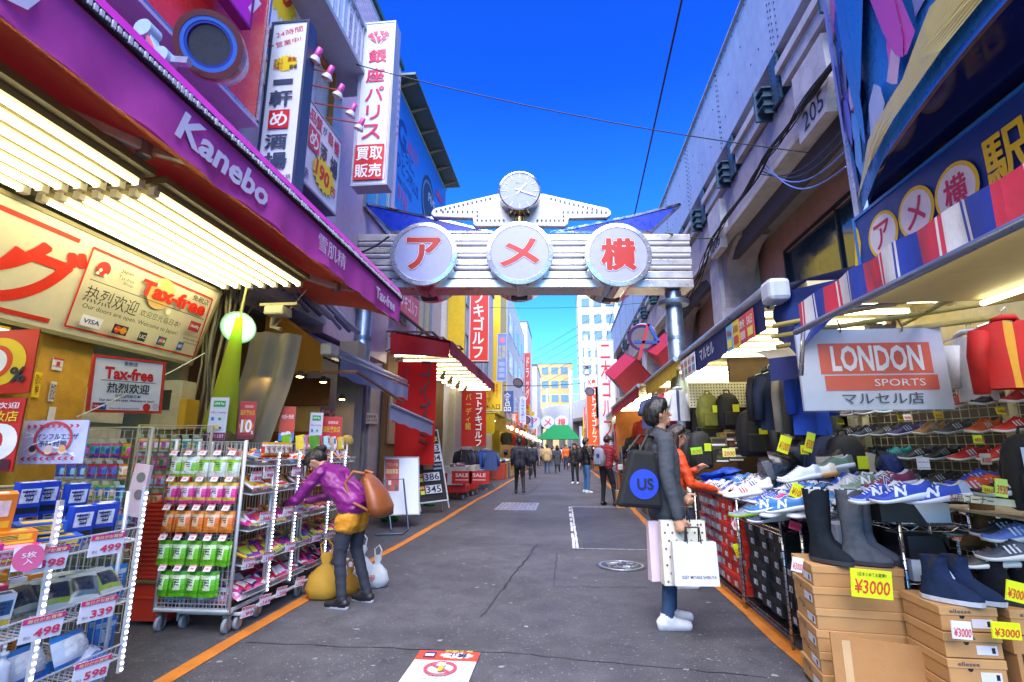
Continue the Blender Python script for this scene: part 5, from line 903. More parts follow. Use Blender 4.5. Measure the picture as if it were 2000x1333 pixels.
q = [PY(818, 985, 11.2), PY(876, 978, 11.6), PY(805, 842, 11.6)]
pn = Panel('gold_price_board', 'black stand board with big gold-price numbers in a steel frame', 'price board', *q, .04, '#16181c', '#b8bcc4', .03, fr_col='#c3c7ce'); w, h = pn.w, pn.h
pn.rect([-w*.32, h*.48], [w*.3, h*.42], '#8a2450').c('GINZA♥PARIS', [0, h*.45], w*.56, h*.035, '#f0e4e8', bold=.02).c('高額買取', [0, h*.365], w*.86, h*.075, '#dfe030', bold=.05)
for k, (lb, num, y) in enumerate((('K24', '5923', .235), ('K18', '4504', .09), ('1000', '386', -.165), ('850', '345', -.335))):
    pn.rect([-w*.5, h*(y+.055)], [-w*.26, h*(y+.005)], '#d8481c').c(lb, [-w*.38, h*(y+.03)], w*.2, h*.034, '#f0d84a', bold=.03).rect([-w*.42, h*(y-.005)], [-w*.27, h*(y-.06)], '#c8d82a').c('¥', [-w*.345, h*(y-.033)], w*.1, h*.045, '#e8f0a0', bold=.03)
    x1 = w*.46 if k < 2 else w*.3
    pn.rect([-w*.24, h*(y+.055)], [x1, h*(y-.055)], '#cfd4e0').c(num, [(-w*.24+x1)/2, h*y], (x1+w*.24)*.92, h*.09, '#20242c', bold=.015)
pn.rect([-w*.22, h*.01], [w*.1, -h*.07], '#6a5440').c('TAX-FREE', [w*.28, -h*.01], w*.28, h*.025, '#c8ccd4').rect([w*.12, -h*.05], [w*.4, -h*.075], '#7a90b8')
for s_ in (-1, 1): m = MB(); m.beam((s_*(w/2-.02), h*.3, -.05), (s_*(w/2+.02), -h/2-.12, -.5), .03, .03); part('rear_leg', m, mat('#aab0ba', .4, .5), pn.t); m = MB(); m.beam((s_*(w/2-.015), -h/2+.01, -.02), (s_*(w/2-.015), -h/2-.16, .0), .03, .03); part('front_leg', m, mat('#aab0ba', .4, .5), pn.t)
# ================================================================ GOLF SHOP
RD = sheer('#c01c1c', .3)
z6 = lambda x, y: (740+x/3.028, 560+y/3.028)
t = thing('red_awning', 'red and maroon awning with lit tubes over the golf shop', 'awning', (-2.8, 11, 3.2)); O = TR((2.8, -11, -3.2))
p = [PY(*z6(68, 270), 10.6), PY(*z6(415, 335), 10.6), PY(*z6(415, 420), 10.6), PY(*z6(65, 400), 10.6)]
m = MB(); m.grid(lambda u, v: p[3].lerp(p[2], u).lerp(p[0].lerp(p[1], u), v)+V((0, .02*math.sin(u*9), 0)), 16, 6); part('end_curtain', m, mat('#cf1c22', .5, n=.12, b=.1, bs=8), t, M=O, smooth=True)
e0, e1 = PY(*z6(420, 400), 10.6), PY(*z6(678, 600), 18.5); e1 = V((e0.x, 18.5, e0.z))
m = MB(); m.grid(lambda u, v: e0.lerp(e1, u)+V((.01*math.sin(u*60)*(1-v), 0, .3*v-.02*(1-v)*math.sin(u*45))), 50, 3); part('valance', m, sheer('#9a2a4c', .15), t, M=O, smooth=True)
m = MB(); m.grid(lambda u, v: e0.lerp(e1, u)+V((-1.3*v, 0, .3+.25*v)), 20, 3); part('roof_cloth', m, sheer('#8a2234', .1), t, M=O)
for i in range(11): m = MB(); y = 11+i*.66; m.tube([(e0.x-1.35, y, e0.z+.06), (e0.x-.1, y, e0.z+.06)], .022, 6); part('tube_lamp', m, TUBE(3.6), t, M=O, smooth=True)
m = MB(); m.b2((e0.x-1.4, 10.7, e0.z+.14), (e0.x-.05, 18.4, e0.z+.17)); part('ceiling_tray', m, mat('#c8bfa0', .6), t, M=O)
for i in range(5): p_ = PY(*z6(378+44*i, 530+27*i), 11.2+.9*i); t2 = thing('clip_lamp', '%s brass clip lamp under the red awning' % ('first', 'second', 'third', 'fourth', 'fifth')[i], 'lamp', M=Matrix.Translation(p_) @ Euler((.5, .5, 0)).to_matrix().to_4x4(), group='clip lamps under the red awning'); m = MB(); m.lathe([(.001, .14), (.03, .13), (.035, .05), (.07, -.06)], 12); part('shade', m, mat('#b8a86a', .35, .6), t2, smooth=True); m = MB(); m.lathe([(.055, -.04), (.03, -.055), (.001, -.06)], 12); part('bulb', m, mat('#ffe9a8', .4, 0, 5, n=0), t2)
def cloth_banner(name, label, cat, bl, br, tl, col, texts, amp=.02):
    M_, w, h = frame(bl, br, tl); t = thing(name, label, cat, M=M_); m = MB(); m.grid(lambda u, v: V(((u-.5)*w, (v-.5)*h, amp*math.sin(u*7+v*2)*(1-v*.7))), 14, 18); part('cloth', m, sheer(col, .25), t, smooth=True)
    for body, x, y, ww, hh, c, b in texts: letter(t, '\n'.join(body), x*w, y*h, ww*w, hh*h, c, amp+.006, bold=b, line=.95)
    return t
cloth_banner('red_banner', 'long red cloth banner with dark see-through characters at the golf shop corner', 'banner', V((-3.55, 10.75, 1.05)), V((-2.72, 10.9, 1.05)), V((-3.55, 10.75, 3.25)), '#c8140e', (('コイズミ', .22, .1, .3, .82, '#5a0c10', .03), ('パ', -.3, .38, .2, .14, '#9a1a18', .02)))
cloth_banner('kotobuki_banner', 'red cloth banner with white and yellow characters by the golf shop', 'banner', PY(900, 872, 13.4), PY(949, 872, 13.5), PY(902, 764, 13.4), '#b8261a', (('コトブキゴルフ', .2, -.02, .3, .96, '#e6e0d6', .02), ('バーディ館', -.22, .12, .24, .66, '#e2ac2c', .02)), .01)
t = thing('golf_shopfront', 'golf shop front with posters and brand boards beneath the red awning', 'shop front', (-3.7, 12, 0)); m = MB(); m.b2((-.4, -.6, 0), (-.3, 6.3, 3.6)); part('wall', m, weathered('#8a6a44', '#4a3420', .7, .4), t)
for i, (y0, y1, z0, z1, c, tx, tc) in enumerate(((-.5, .9, 1.5, 3.1, '#a89484', 'BRIDGE', '#8a3a1c'), (1.2, 2.2, 2.5, 3.0, '#1a1a1c', 'PING', '#e4e0d8'), (1.2, 2.2, 2.05, 2.42, '#d84a1c', '飛距離', '#f0dcb0'), (1.2, 2.2, 1.6, 1.98, '#d8a81c', 'HONMA', '#2c2014'), (2.5, 3.8, 1.5, 2.6, '#c8642a', 'GOLF', '#f0e2c8'))):
    m = MB(); m.b2((-.29, y0, z0), (-.24, y1, z1)); o = part('brand_board', m, mat(c, .4), t); letter(o, tx, 0, 0, (y1-y0)*.7, (z1-z0)*.4, tc, 0, bold=.03).matrix_basis = XM(-.236, (y0+y1)/2, (z0+z1)/2)
bl, br, tl = PY(916, 706, 14.0), PY(954, 706, 14.05), PY(917, 500, 14.0)
pn = Panel('kotobuki_sign', 'tall red vertical sign with white characters hanging below the gate', 'sign', bl, br, tl, .3, '#cc2a16', '#d4cfcc', .02); w, h = pn.w, pn.h
pn.vt('コトブキゴルフ', (936, 520), (934, 700), w*.62, '#ece8e6', bold=.02)
t = thing('scaffold_rack', 'rusty steel outrigger racks on the wall above the golf shop', 'scaffold', (-3.9, 10.6, 3.9))
for i in range(4):
    m = MB(); y = i*1.0
    m.beam((0, y, .1*i), (1.1, y+.2, .1*i), .04, .04); m.beam((0, y+.5, .1*i), (1.1, y+.7, .1*i), .04, .04); m.beam((1.08, y+.2, .1*i), (1.08, y+.7, .1*i), .04, .04); m.beam((.5, y+.1, .1*i), (.5, y+.6, .1*i), .03, .03); m.beam((0, y, -.5), (.9, y+.2, .1*i), .03, .03)
    stuff(part('outrigger', m, mat('#6a5a58', .6, .4, n=.3), t)); m = MB(); m.box((1.0, y+.4, .1*i-.12), (.16, .2, .14)); part('floodlight', m, DARK, t)
m = MB(); m.beam((.3, -.4, .5), (1.2, 5, -.2), .05, .05); part('stringer', m, mat('#5a4a4c', .6, .4), t)
pn = Panel('golf_wall_sign', 'small red wall sign with pale characters above the scaffold racks', 'sign', (-3.9, 11.0, 4.7), (-3.9, 13.4, 4.7), (-3.9, 11.0, 5.4), .06, '#c83a4a', '#b8b4b8'); pn.c('コトブキゴルフ', [0, 0], 2.0, .4, '#ecd8da', bold=.02)
# sale bins, tables and clothes rails
for i, y in enumerate((14.6, 15.9)):
    t = thing('sale_bin', '%s red sale bin on casters beside the clothes rails' % ('nearer', 'farther')[i], 'sale bin', (-3.05+.05*i, y, 0), group='red sale bins')
    m = MB(); m.b2((-.3, 0, .18), (.3, .85, .72)); part('skirt', m, mat('#c8221c', .6), t, bev=.02); m = MB(); m.b2((-.32, -.02, .72), (.32, .87, .9)); part('bin_body', m, mat('#c9c4bc', .6), t); m = MB(); m.b2((-.2, -.012, .4), (.25, -.004, .85)); part('notice', m, mat('#d8dce4', .5), t)
    letter(t, 'SALE', 0, 0, .5, .16, '#e8c8c4', 0, bold=.03).matrix_basis = XM(.305, .42, .45)
    for x in (-.25, .25):
        for yy in (.06, .8): caster(t, TR(), x, yy, .06)
    for k in range(10): put(bag_mesh(.2, .16, .05, *rnd.sample(['#3a4a6a', '#8a8e98', '#c8ccd4', '#2c3a4a', '#a84a4a'], 3)), 'folded_garment', 'rumpled garment lying in the %s red sale bin' % ('nearer', 'farther')[i], 'garment', 'garments in the sale bins', TR((-3.05+rnd.uniform(-.22, .22), y+.1+.07*k, .93), rz=rnd.uniform(0, 3), rx=.2))
_gm = {}
def garment_mesh(c, w=.46, h=.66, d=.1, c2=None, sl=.52):
    k = (c, w, h, d, c2, sl)
    if k in _gm: return _gm[k]
    m = MB()
    for sg in (-1, 1):
        def P(u, v):
            x = (u-.5)*w*(1+.12*(1-v)); sh_ = .055*abs(2*u-1) if v > .8 else 0; nk = -.05*(1-abs(2*u-1)*3) if v == 1 and abs(2*u-1) < .33 else 0
            return V((x, sg*d/2*math.sin(math.pi*min(max(u, .0), 1))**.5*(1+.12*math.sin(u*20+v*5)), -h*(1-v)-sh_*1.2+nk*(1 if sg < 0 else .4)))
        n0 = len(m.f); m.grid(P, 8, 8, 0)
        for j in range(8): m.m[n0+j*8+3] = 1 if sg < 0 else 0
        if sg > 0: m.f[n0:] = [f[::-1] for f in m.f[n0:]]
    for s_ in (-1, 1): m.tube([(s_*w*.44, 0, -.09), (s_*w*.56, -.01, -.25), (s_*w*.6, -.02, -sl)], [.06, .055, .045], 8, 0)
    m.tube([(-.07, 0, -.02), (-.02, -.03, .0), (.05, -.02, .0), (.07, 0, -.02)], .02, 6, 0)
    _gm[k] = m.mesh('garment', [mat(c, .75, n=.15, b=.2, bs=20), mat(c2 or c, .6, n=.1)], True); return _gm[k]
def clothes_rail(label, x, y, L_, z, cols, rz=0., glabel='', grp=''):
    t = thing('clothes_rail', label, 'clothes rail', (x, y, 0), rz); m = MB(); m.tube([(-L_/2, 0, .08), (-L_/2, 0, z), (L_/2, 0, z), (L_/2, 0, .08)], .015, 8); part('rail', m, CHROME, t)
    for s_ in (-1, 1): m = MB(); m.tube([(s_*L_/2, -.22, .08), (s_*L_/2, .22, .08)], .014, 8); part('foot', m, CHROME, t); caster(t, TR(), s_*L_/2, -.22, .04); caster(t, TR(), s_*L_/2, .22, .04)
    n = len(cols)
    for i, c in enumerate(cols):
        p = V((-L_/2+.1+(L_-.2)*i/max(1, n-1), 0, z-.06)); p.rotate(Euler((0, 0, rz)))
        put(garment_mesh(c), 'jacket', glabel % (c_name(c), ), 'jacket', grp, TR(V((x, y, 0))+p, rz=rz+math.pi/2+rnd.uniform(-.25, .25)))
    return t
_cn = {'#3a4f8a': 'blue', '#5f6470': 'grey', '#22283a': 'navy', '#2a55b0': 'bright blue', '#1a1a1e': 'black', '#7a7e88': 'light grey', '#4a2c40': 'plum', '#2f3a34': 'dark green', '#c8c2b4': 'cream', '#303a6a': 'indigo', '#8a8d80': 'stone grey', '#b0a890': 'beige', '#a02a24': 'red'}
def c_name(c): return _cn.get(c, 'dark')
clothes_rail('chrome rail of dark jackets behind the red sale bins', -3.15, 16.9, 1.7, 1.42, ['#22283a', '#1a1a1e', '#303a6a', '#22283a', '#5f6470', '#1a1a1e', '#4a2c40', '#22283a', '#303a6a'], math.pi/2, '%s jacket on the rail just past the red sale bins', 'jackets on the left rails')
clothes_rail('chrome rail of blue and grey jackets nearest the suited man', -2.85, 18.9, 1.8, 1.4, ['#5f6470', '#5f6470', '#2a55b0', '#2a55b0', '#3a4f8a', '#303a6a', '#7a7e88', '#22283a'], math.pi/2, '%s jacket on the rail left of the suited man', 'jackets on the left rails')
for i, c in enumerate(('#5f6470', '#2a55b0', '#3a4f8a')): put(garment_mesh(c), 'jacket', '%s jacket turned outward at the end of the left rails' % c_name(c), 'jacket', 'jackets on the left rails', TR((-3.0+.26*i, 17.9, 1.34), rz=.2))
for i in range(2):
    t = thing('folding_table', '%s steel table of folded shirts along the left side' % ('nearer', 'farther')[i], 'table', (-2.95, 17.2+2.7*i, 0), group='shirt tables on the left'); m = MB(); m.b2((-.3, -.45, .7), (.3, .45, .73)); part('tabletop', m, mat('#a8acb4', .4), t)
    for x in (-.27, .27):
        for y in (-.42, .42): m = MB(); m.tube([(x, y, 0), (x, y, .7)], .015, 6); part('leg', m, CHROME, t)
    for k in range(8): put(bag_mesh(.22, .16, .03, *rnd.sample(['#8aa0c8', '#3a5a9a', '#c8d0e0', '#5a6a8a'], 3)), 'folded_shirt', 'folded pale blue shirt on the %s left table' % ('nearer', 'farther')[i], 'shirt', 'folded shirts', TR((-2.95+rnd.uniform(-.15, .15), 16.85+2.7*i+.1*k, .77), rz=rnd.uniform(-.3, .3)))
for i in range(2):
    p = PY(902+34*i, 933, 14.4); pn = Panel('sale_placard', '%s red sale placard above the bins' % ('left', 'right')[i], 'placard', p+V((-.28, 0, -.17)), p+V((.28, 0, -.17)), p+V((-.28, 0, .17)), .02, '#cc2c24', '#a81c1c', group='sale placards'); pn.c('SALE', [0, .06], .36, .1, '#f0d8d4', bold=.03).rect([-.18, -.05], [.18, -.08], '#e8b8b0')
# further along the left
p_ = (PY(970, 745, 20), PY(989, 745, 20), PY(970, 652, 20)); pn = Panel('dried_squid_sign', 'tall blue vertical sign with pink emblem beyond the red sign', 'sign', *p_, .2, '#7088c4', '#c8ccd8', .02); pn.circ([0, pn.h*.36], pn.w*.3, '#d8788a').vt('貝柱', [pn.w*.2, pn.h*.24], [pn.w*.2, -pn.h*.02], pn.w*.32, '#e0c82a', bold=.04).vt('するめ', [-pn.w*.2, pn.h*.24], [-pn.w*.2, -pn.h*.05], pn.w*.3, '#e0c82a', bold=.04)
for k in range(3): pn.rect([-pn.w*.3, -pn.h*(.1+.12*k)], [pn.w*.3, -pn.h*(.19+.12*k)], '#9aaad8')
p_ = (PY(946, 803, 18), PY(980, 803, 18), PY(946, 745, 18)); pn = Panel('plaza_sign', 'yellow sign with red characters and arrow to an entrance', 'sign', *p_, .25, '#dfb80e', '#d4d4d8', .02); pn.vt('御徒町', [pn.w*.12, pn.h*.42], [pn.w*.12, -pn.h*.1], pn.w*.3, '#b8301c', bold=.04).vt('プラザ', [-pn.w*.25, pn.h*.3], [-pn.w*.25, -pn.h*.2], pn.w*.26, '#b8301c', bold=.03).c('←入口', [0, -pn.h*.36], pn.w*.76, pn.h*.18, '#1c1a14', bold=.03)
t = thing('yellow_stall', 'yellow-curtained shoe stall under the yellow plaza sign', 'stall', (-3.0, 20.5, 0)); m = MB(); m.b2((-.9, -.3, 0), (-.8, 3.5, 3.)); part('back_wall', m, mat('#d8cfa0', .7), t); m = MB(); m.grid(lambda u, v: V((-.8+1.15*u, -.3+.03*math.sin(u*12), 2.0+.75*v)), 12, 4); part('curtain', m, sheer('#d8b414', .3), t); m = MB(); m.grid(lambda u, v: V((.36+.03*math.sin(u*14), -.3+3.8*u, 2.15+.55*v)), 20, 3); part('side_curtain', m, sheer('#d8b414', .3), t); m = MB(); m.b2((-.9, -.3, 2.78), (.4, 3.5, 2.83)); part('roof', m, mat('#b89a3a', .7), t)
for i, (n_, lb, y0, y1, c, z) in enumerate((('green_awning', 'green and brown awning past the yellow stall', 24.5, 30, '#3f8a4a', 2.9), ('pink_awning', 'pink-striped awning further down the left side', 30.5, 37, '#c87a7a', 2.9), ('orange_awning', 'orange awning over food stalls on the far left', 37.5, 46, '#c8602a', 3.0))):
    t = thing(n_, lb, 'awning', (-3.4, y0, z)); m = MB(); m.grid(lambda u, v: V((-.5+1.5*v, (y1-y0)*u, .5-.7*v+.02*math.sin(u*40))), 30, 4); part('cloth', m, sheer(c, .3), t); m = MB(); m.tube([(1.0, 0, -.2), (1.0, y1-y0, -.2)], .03, 6); part('front_bar', m, STEEL, t)
    m = MB(); m.b2((-.5, 0, -z), (-.4, y1-y0, .4)); part('shop_back', m, mat(['#a8884a', '#a07a5a', '#b0763a'][i], .7, n=.3, sc=3), t)
    for k in range(4): m = MB(); m.tube([(.1, .5+k*(y1-y0-1)/3, -.15), (.1, 1.3+k*(y1-y0-1)/3, -.15)], .04, 6); part('tube_lamp', m, TUBE(4.), t)
    for k in range(7):
        yy = y0+.5+k*(y1-y0-1)/6; m = MB(); m.b2((-.35, -.4, 0), (.35, .4, .75)); o = part('stall_table', m, mat(rnd.choice(['#b8422c', '#c8c4bc', '#3a4a7a', '#caa23a', '#5a8a4a']), .6, n=.2), M=TR((-3.1, yy, 0)), bev=.02); tag(o, 'low cloth-covered stall table on the far left side', 'table', 'far left stall tables')
        for q in range(3): put(bag_mesh(.3, .3, .1, *rnd.sample(PAL, 3)), 'goods_bundle', 'small colourful goods heaped on a far left stall table', 'goods', 'goods on far left tables', TR((-3.1+.2*(q-1), yy+.12*(q-1), .85), rz=q))
for i, (u, v0, v1, y, c, tx, tc, lb) in enumerate(((1021, 775, 830, 40, '#d4dcec', 'ムラサキスポーツ', '#2a58b0', 'white and blue vertical shop sign far down the left'), (1030, 690, 790, 48, '#cc4a4a', 'ドラッグ', '#f0e0e0', 'slim red flag sign far down the left'), (1012, 690, 740, 44, '#6a4ab0', '居酒屋', '#e0d8f0', 'purple lattice sign frame far down the left'))):
    p_ = (PY(u-6, v1, y), PY(u+6, v1, y), PY(u-6, v0, y)); pn = Panel('shop_sign', lb, 'sign', *p_, .2, c, '#c8ccd4'); pn.vt(tx, [0, pn.h*.42], [0, -pn.h*.42], pn.w*.6, tc, bold=.03)
# ================================================================ SHOES
def shoe_parts(L_=.285, high=0.):
    n, k = 15, 12; st = [i/(n-1) for i in range(n)]      # heel 0 .. toe 1, toe along -x
    def hw(t): return .036+.011*math.sin(math.pi*min(1, max(0, (t-.25)/.9)))-(.034*max(0, (t-.86)/.14)**2) - .012*max(0, (.08-t)/.08)
    def top(t):
        if t < .06: return .094+high-.01*(1-t/.06)
        if t < .40: return .078+high+.024*abs((t-.23)/.17)**2
        return max(.034, .102+high*.6-.088*((t-.40)/.6)**.8)
    def sole_h(t): return .03-.012*t+.004*math.sin(t*6)
    def toeup(t): return .012*max(0, (t-.75)/.25)**2
    up = MB(); vs = []
    for t in st:
        x = L_*(.5-t); w, h, s0 = hw(t), top(t), sole_h(t)-.004; open_ = .03 < t < .42
        for j in range(k):
            a = math.pi*j/(k-1); yy = -w*math.cos(a)*(1+.08*math.sin(a)); f = math.sin(a)**.62
            zz = s0+(h-s0)*f+toeup(t)
            if open_ and 4 <= j <= 7: zz -= .045*(1 if j in (5, 6) else .12); yy *= 1.25
            vs.append((x, yy, zz))
    fs = []; mi = []
    for i in range(n-1):
        for j in range(k-1):
            fs.append((i*k+j, i*k+j+1, (i+1)*k+j+1, (i+1)*k+j))
            mi.append(1 if (4 <= j <= 6 and st[i] < .38) else (2 if (st[i] > .74 and j in (0, 1, 9, 10)) or (st[i] < .14 and (j < 4 or j > 6)) else 0))
    up.add(vs, fs); up.m = mi; up.add([vs[j] for j in range(k)], [tuple(range(k))[::-1]], 2); up.add([vs[(n-1)*k+j] for j in range(k)], [tuple(range(k))], 2)
    so_ = MB(); sv = []
    for t in st:
        x = L_*1.03*(.5-t); w = hw(t)+.005
        for y, z in ((-w*.93, toeup(t)), (w*.93, toeup(t)), (w, sole_h(t)*.55+toeup(t)), (w*.97, sole_h(t)+toeup(t)), (-w*.97, sole_h(t)+toeup(t)), (-w, sole_h(t)*.55+toeup(t))): sv.append((x, y, z))
    so_.add(sv, [(i*6+j, i*6+(j+1) % 6, (i+1)*6+(j+1) % 6, (i+1)*6+j) for i in range(n-1) for j in range(6)]+[tuple(range(5, -1, -1)), tuple((n-1)*6+j for j in range(6))])
    la = MB()
    for q in range(6):
        t = .44+.055*q; z = top(t)+.003+toeup(t); w = hw(t)*.52
        la.tube([(L_*(.5-t), -w, z-.012), (L_*(.5-t)-.006, 0, z), (L_*(.5-t), w, z-.012)], .0034, 5)
    lg = MB()
    for sg in (-1, 1):
        for q in range(3):
            t0 = .42+.075*q; pts = [(L_*(.5-t0-.05*f), sg*(hw(t0)*(1.06-.32*f)+.0035), sole_h(t0)+.012+.036*f) for f in (0, .5, 1)]
            for a, b in zip(pts, pts[1:]): lg.quad((a[0]+.005, a[1], a[2]), (a[0]-.005, a[1], a[2]), (b[0]-.005, b[1], b[2]), (b[0]+.005, b[1], b[2]))
    return up, so_, la, lg
_u, _s, _l, _g = shoe_parts()
UPM = _u.mesh('upper', [WHITE]*3, True); SOM = _s.mesh('sole', [WHITE], True); LAM = _l.mesh('laces', [WHITE], True); STM = _g.mesh('stripes', [WHITE])
def sneaker(label, M, c, sole='#e2e2e6', lace=None, inner_layer='#3a3a42', trim=None, stripe=None, group='sneakers on the right stall', en=None, sc=1.):
    t = thing('sneaker', label, 'shoe', group=group, M=M @ Matrix.Scale(sc, 4))
    o = link('upper', UPM, t); recolor(o, [mat(c, .6, n=.1, b=.12, bs=120), mat(inner_layer, .8), mat(trim or c, .6, n=.1)])
    o = link('sole', SOM, t); recolor(o, [mat(sole, .5, n=.06)])
    o = link('laces', LAM, t); recolor(o, [mat(lace or (sole if en else trim or c), .7)])
    if en:
        for sg in (-1, 1):
            for b_, cl, d in ((.05, en[1], 0.), (.005, en[0], .0012)):
                q = letter(t, 'N', 0, 0, .062+.008*(b_ > .01), .045+.008*(b_ > .01), cl, 0, bold=b_, shear=.25)
                q.matrix_basis = TR((-.012, sg*(.041+d), .055), rx=math.pi/2-.28*1) if sg < 0 else TR((-.012, .041+d, .055), rz=math.pi, rx=math.pi/2-.28)
    elif stripe: o = link('stripes', STM, t); recolor(o, [mat(stripe, .5)])
    return t
SHC = [('white', '#dcdee6', '#e6e6ea', '#1e2430'), ('royal blue', '#2450b8', '#e2e4ea', '#d4dae8'), ('navy', '#26324e', '#d8dae2', '#c8ccd8'), ('hot pink', '#e02a88', '#e8d8e0', None), ('black', '#1e1e22', '#d8d8dc', '#c8c8cc'), ('pale blue', '#8fb0dc', '#e6e8ee', '#2a4a8a'), ('grey', '#8f949c', '#e0e0e4', '#e6e6e8'), ('sage green', '#6f8a78', '#d8dcd8', '#dfe4e0'), ('sky blue', '#3a86d0', '#dfe4ec', '#eef0f4'), ('red', '#c8302c', '#e6e0e0', '#eeeae8'), ('cream', '#d8cdb8', '#c89a5a', '#2a3a6a'), ('white and orange', '#e4e0e0', '#e06a2a', '#e05a2a'), ('burgundy', '#8a2a48', '#d8d4d8', '#26305a')]
rs = random.Random(21)
def aim(x, y, z, yaw=0., pitch=0., roll=0.): return Matrix.Translation(V((x, y, z))) @ Matrix.Rotation(yaw, 4, 'Z') @ Matrix.Rotation(pitch, 4, 'Y') @ Matrix.Rotation(roll, 4, 'X')
# sloping display table of the shoe stall
t = thing('shoe_table', 'long sloping shoe display table facing the street', 'table', (1.95, 5.0, 0)); O = TR((-1.95, -5.0, 0))
for i, (x0, x1, z) in enumerate(((1.56, 1.84, .93), (1.86, 2.14, 1.0), (2.16, 2.46, 1.08))): m = MB(); m.b2((x0, 3.72, z-.04), (x1, 6.45, z-.012)); part('tier_board', m, mat('#3a3c46', .6), t, M=O)
m = MB(); m.b2((2.3, 3.75, 0), (2.45, 6.4, 1.03)); part('back_board', m, mat('#26262c', .7), t, M=O)
for col, (x, z) in enumerate(((1.70, .92), (2.0, .99), (2.30, 1.07))):
    y = 3.82; i = 0
    while y < 6.35:
        nm, c, so_, st_ = SHC[rs.choice([0, 0, 0, 1, 2, 2, 4, 5, 5, 6, 8, 8, 3 if rs.random() < .5 else 0, 11, 1])]
        for q in range(2 if rs.random() < .7 else 1):
            sneaker('%s sneaker %s the sloping shoe table, %s part' % (nm, ('at the street edge of', 'in the middle tier of', 'at the back of')[col], 'near' if y < 4.7 else ('middle' if y < 5.5 else 'far')), aim(x+rs.uniform(-.03, .03), y, z+rs.uniform(0, .006), rs.uniform(-.35, .3)+.12, rs.uniform(-.08, .05)-.12, rs.uniform(-.06, .06)), c, so_, None, rs.choice(['#2c2c34', '#c8ccd4', '#40485a']), rs.choice([None, None, '#2a3a6a', '#c8ccd4']), st_)
            y += .112
        y += .018; i += 1
# big N trainers at the near corner
def PD(u, v, y): return PY(u, v, y)
for i, (u, v, y, yaw, c, en, tr_, lb) in enumerate(((1760, 960, 2.98, .35, '#1f40a8', ('#d8dce8', '#d8dce8'), '#1f3a98', 'royal blue trainer with big white N at the front corner'), (1712, 962, 3.1, .5, '#1f40a8', ('#d8dce8', '#d8dce8'), '#9aa4b8', 'royal blue trainer partly behind its pair at the front corner'), (1828, 962, 2.95, .1, '#1f40a8', ('#d8dce8', '#d8dce8'), '#9aa4b8', 'royal blue trainer with big N at the right of the corner row'),
        (1735, 938, 3.3, .45, '#7c2444', ('#28406a', '#d8dae4'), '#5c2038', 'burgundy trainer with blue N behind the royal blue pair'), (1690, 940, 3.45, .5, '#6c8474', ('#dfe4e0', '#dfe4e0'), '#8a9a94', 'sage green trainer with white N beside the burgundy one'), (1660, 942, 3.6, .55, '#a8adb4', ('#e4e6ea', '#e4e6ea'), '#c0c4ca', 'silver grey trainer left of the sage green one'), (1590, 922, 3.9, .3, '#d8d4cc', None, '#c8c0b0', 'white trainer with dark red stripes on a gum sole'), (1625, 905, 4.1, .3, '#5f7a6c', None, '#4c6658', 'green trainer behind the striped white one'), (1560, 925, 3.85, .5, '#d4dae4', None, '#b0bccc', 'pale grey trainer left of the striped white one'), (1500, 985, 3.75, .1, '#2f74b4', ('#e6eaf0', '#e6eaf0'), '#2a5a90', 'sky blue trainer with white N on the lower shelf'), (1535, 985, 3.7, .1, '#2f74b4', ('#e6eaf0', '#e6eaf0'), '#2a5a90', 'second sky blue trainer on the lower shelf'))):
    p = PY(u, v, y); sneaker(lb, aim(p.x, p.y, p.z-.045, yaw-.5, -.16, .05), c, '#cfd2da' if i != 6 else '#b07a3a', '#dfe2ea' if i < 3 else None, '#c8d0dc', tr_, '#6a2a30' if i == 6 else None, en=en, group='trainers at the near corner')
for i, (u, v, y, c, st_, so_, lb) in enumerate(((1460, 1000, 4.3, '#c8ccd4', '#2a2c34', '#9ad83a', 'grey running shoe with lime laces on the lower shelf'), (1500, 1010, 4.0, '#2a3a5a', '#d8d8e0', '#e0e2e8', 'navy running shoe on the lower shelf'), (1525, 1000, 3.95, '#dfe0e8', '#2a5a9a', '#e4e6ec', 'white running shoe on the lower shelf'), (1555, 990, 3.85, '#274a80', '#e0e4ec', '#e4e6ec', 'blue and white running shoe near the boots'), (1580, 1000, 3.7, '#dfe2ea', '#2a5a9a', '#e6e8ee', 'white shoe with blue side by the boots'), (1450, 962, 4.2, '#e2e2e8', '#d84a4a', '#e6e6ea', 'white shoe with red mark by the chrome post'), (1470, 950, 4.25, '#e2e2e8', '#2a3a7a', '#e6e6ea', 'white shoe with navy mark by the chrome post'))):
    p = PY(u, v, y); sneaker(lb, aim(p.x, p.y, p.z-.03, .1, -.1), c, so_, None, '#3a4250', None, st_, group='shoes on the lower shelf')
# shoes on the back grid wall
gw_ = thing('grid_wall', 'cream perforated upright and wire grid wall hung with shoes at the right', 'grid wall', (3.3, 3.8, 0))
g0, g1 = V((2.75, 5.3, .55)), V((3.35, 3.1, .55)); m = MB(); wire_grid(m, g0-V((3.3, 3.8, 0)), g1-V((3.3, 3.8, 0)), g0-V((3.3, 3.8, 0))+V((0, 0, 1.3)), 34, 20, .004); stuff(part('grid', m, mat('#b8ae88', .5), gw_))
for f in (.08, .62, .97): p = g0.lerp(g1, f)-V((3.3, 3.8, .5)); m = MB(); m.b2(p+V((-.03, -.03, 0)), p+V((.03, .03, 1.75))); part('upright', m, mat('#c4b98a', .5, n=.15), gw_)
m = MB(); p, q = g0-V((3.3, 3.8, .55))+V((.12, .02, 0)), g1-V((3.3, 3.8, .55))+V((.12, .02, 0)); m.quad(p, q, q+V((0, 0, 2.1)), p+V((0, 0, 2.1))); part('back_sheet', m, mat('#4a4034', .8, n=.3), gw_)
k = 0
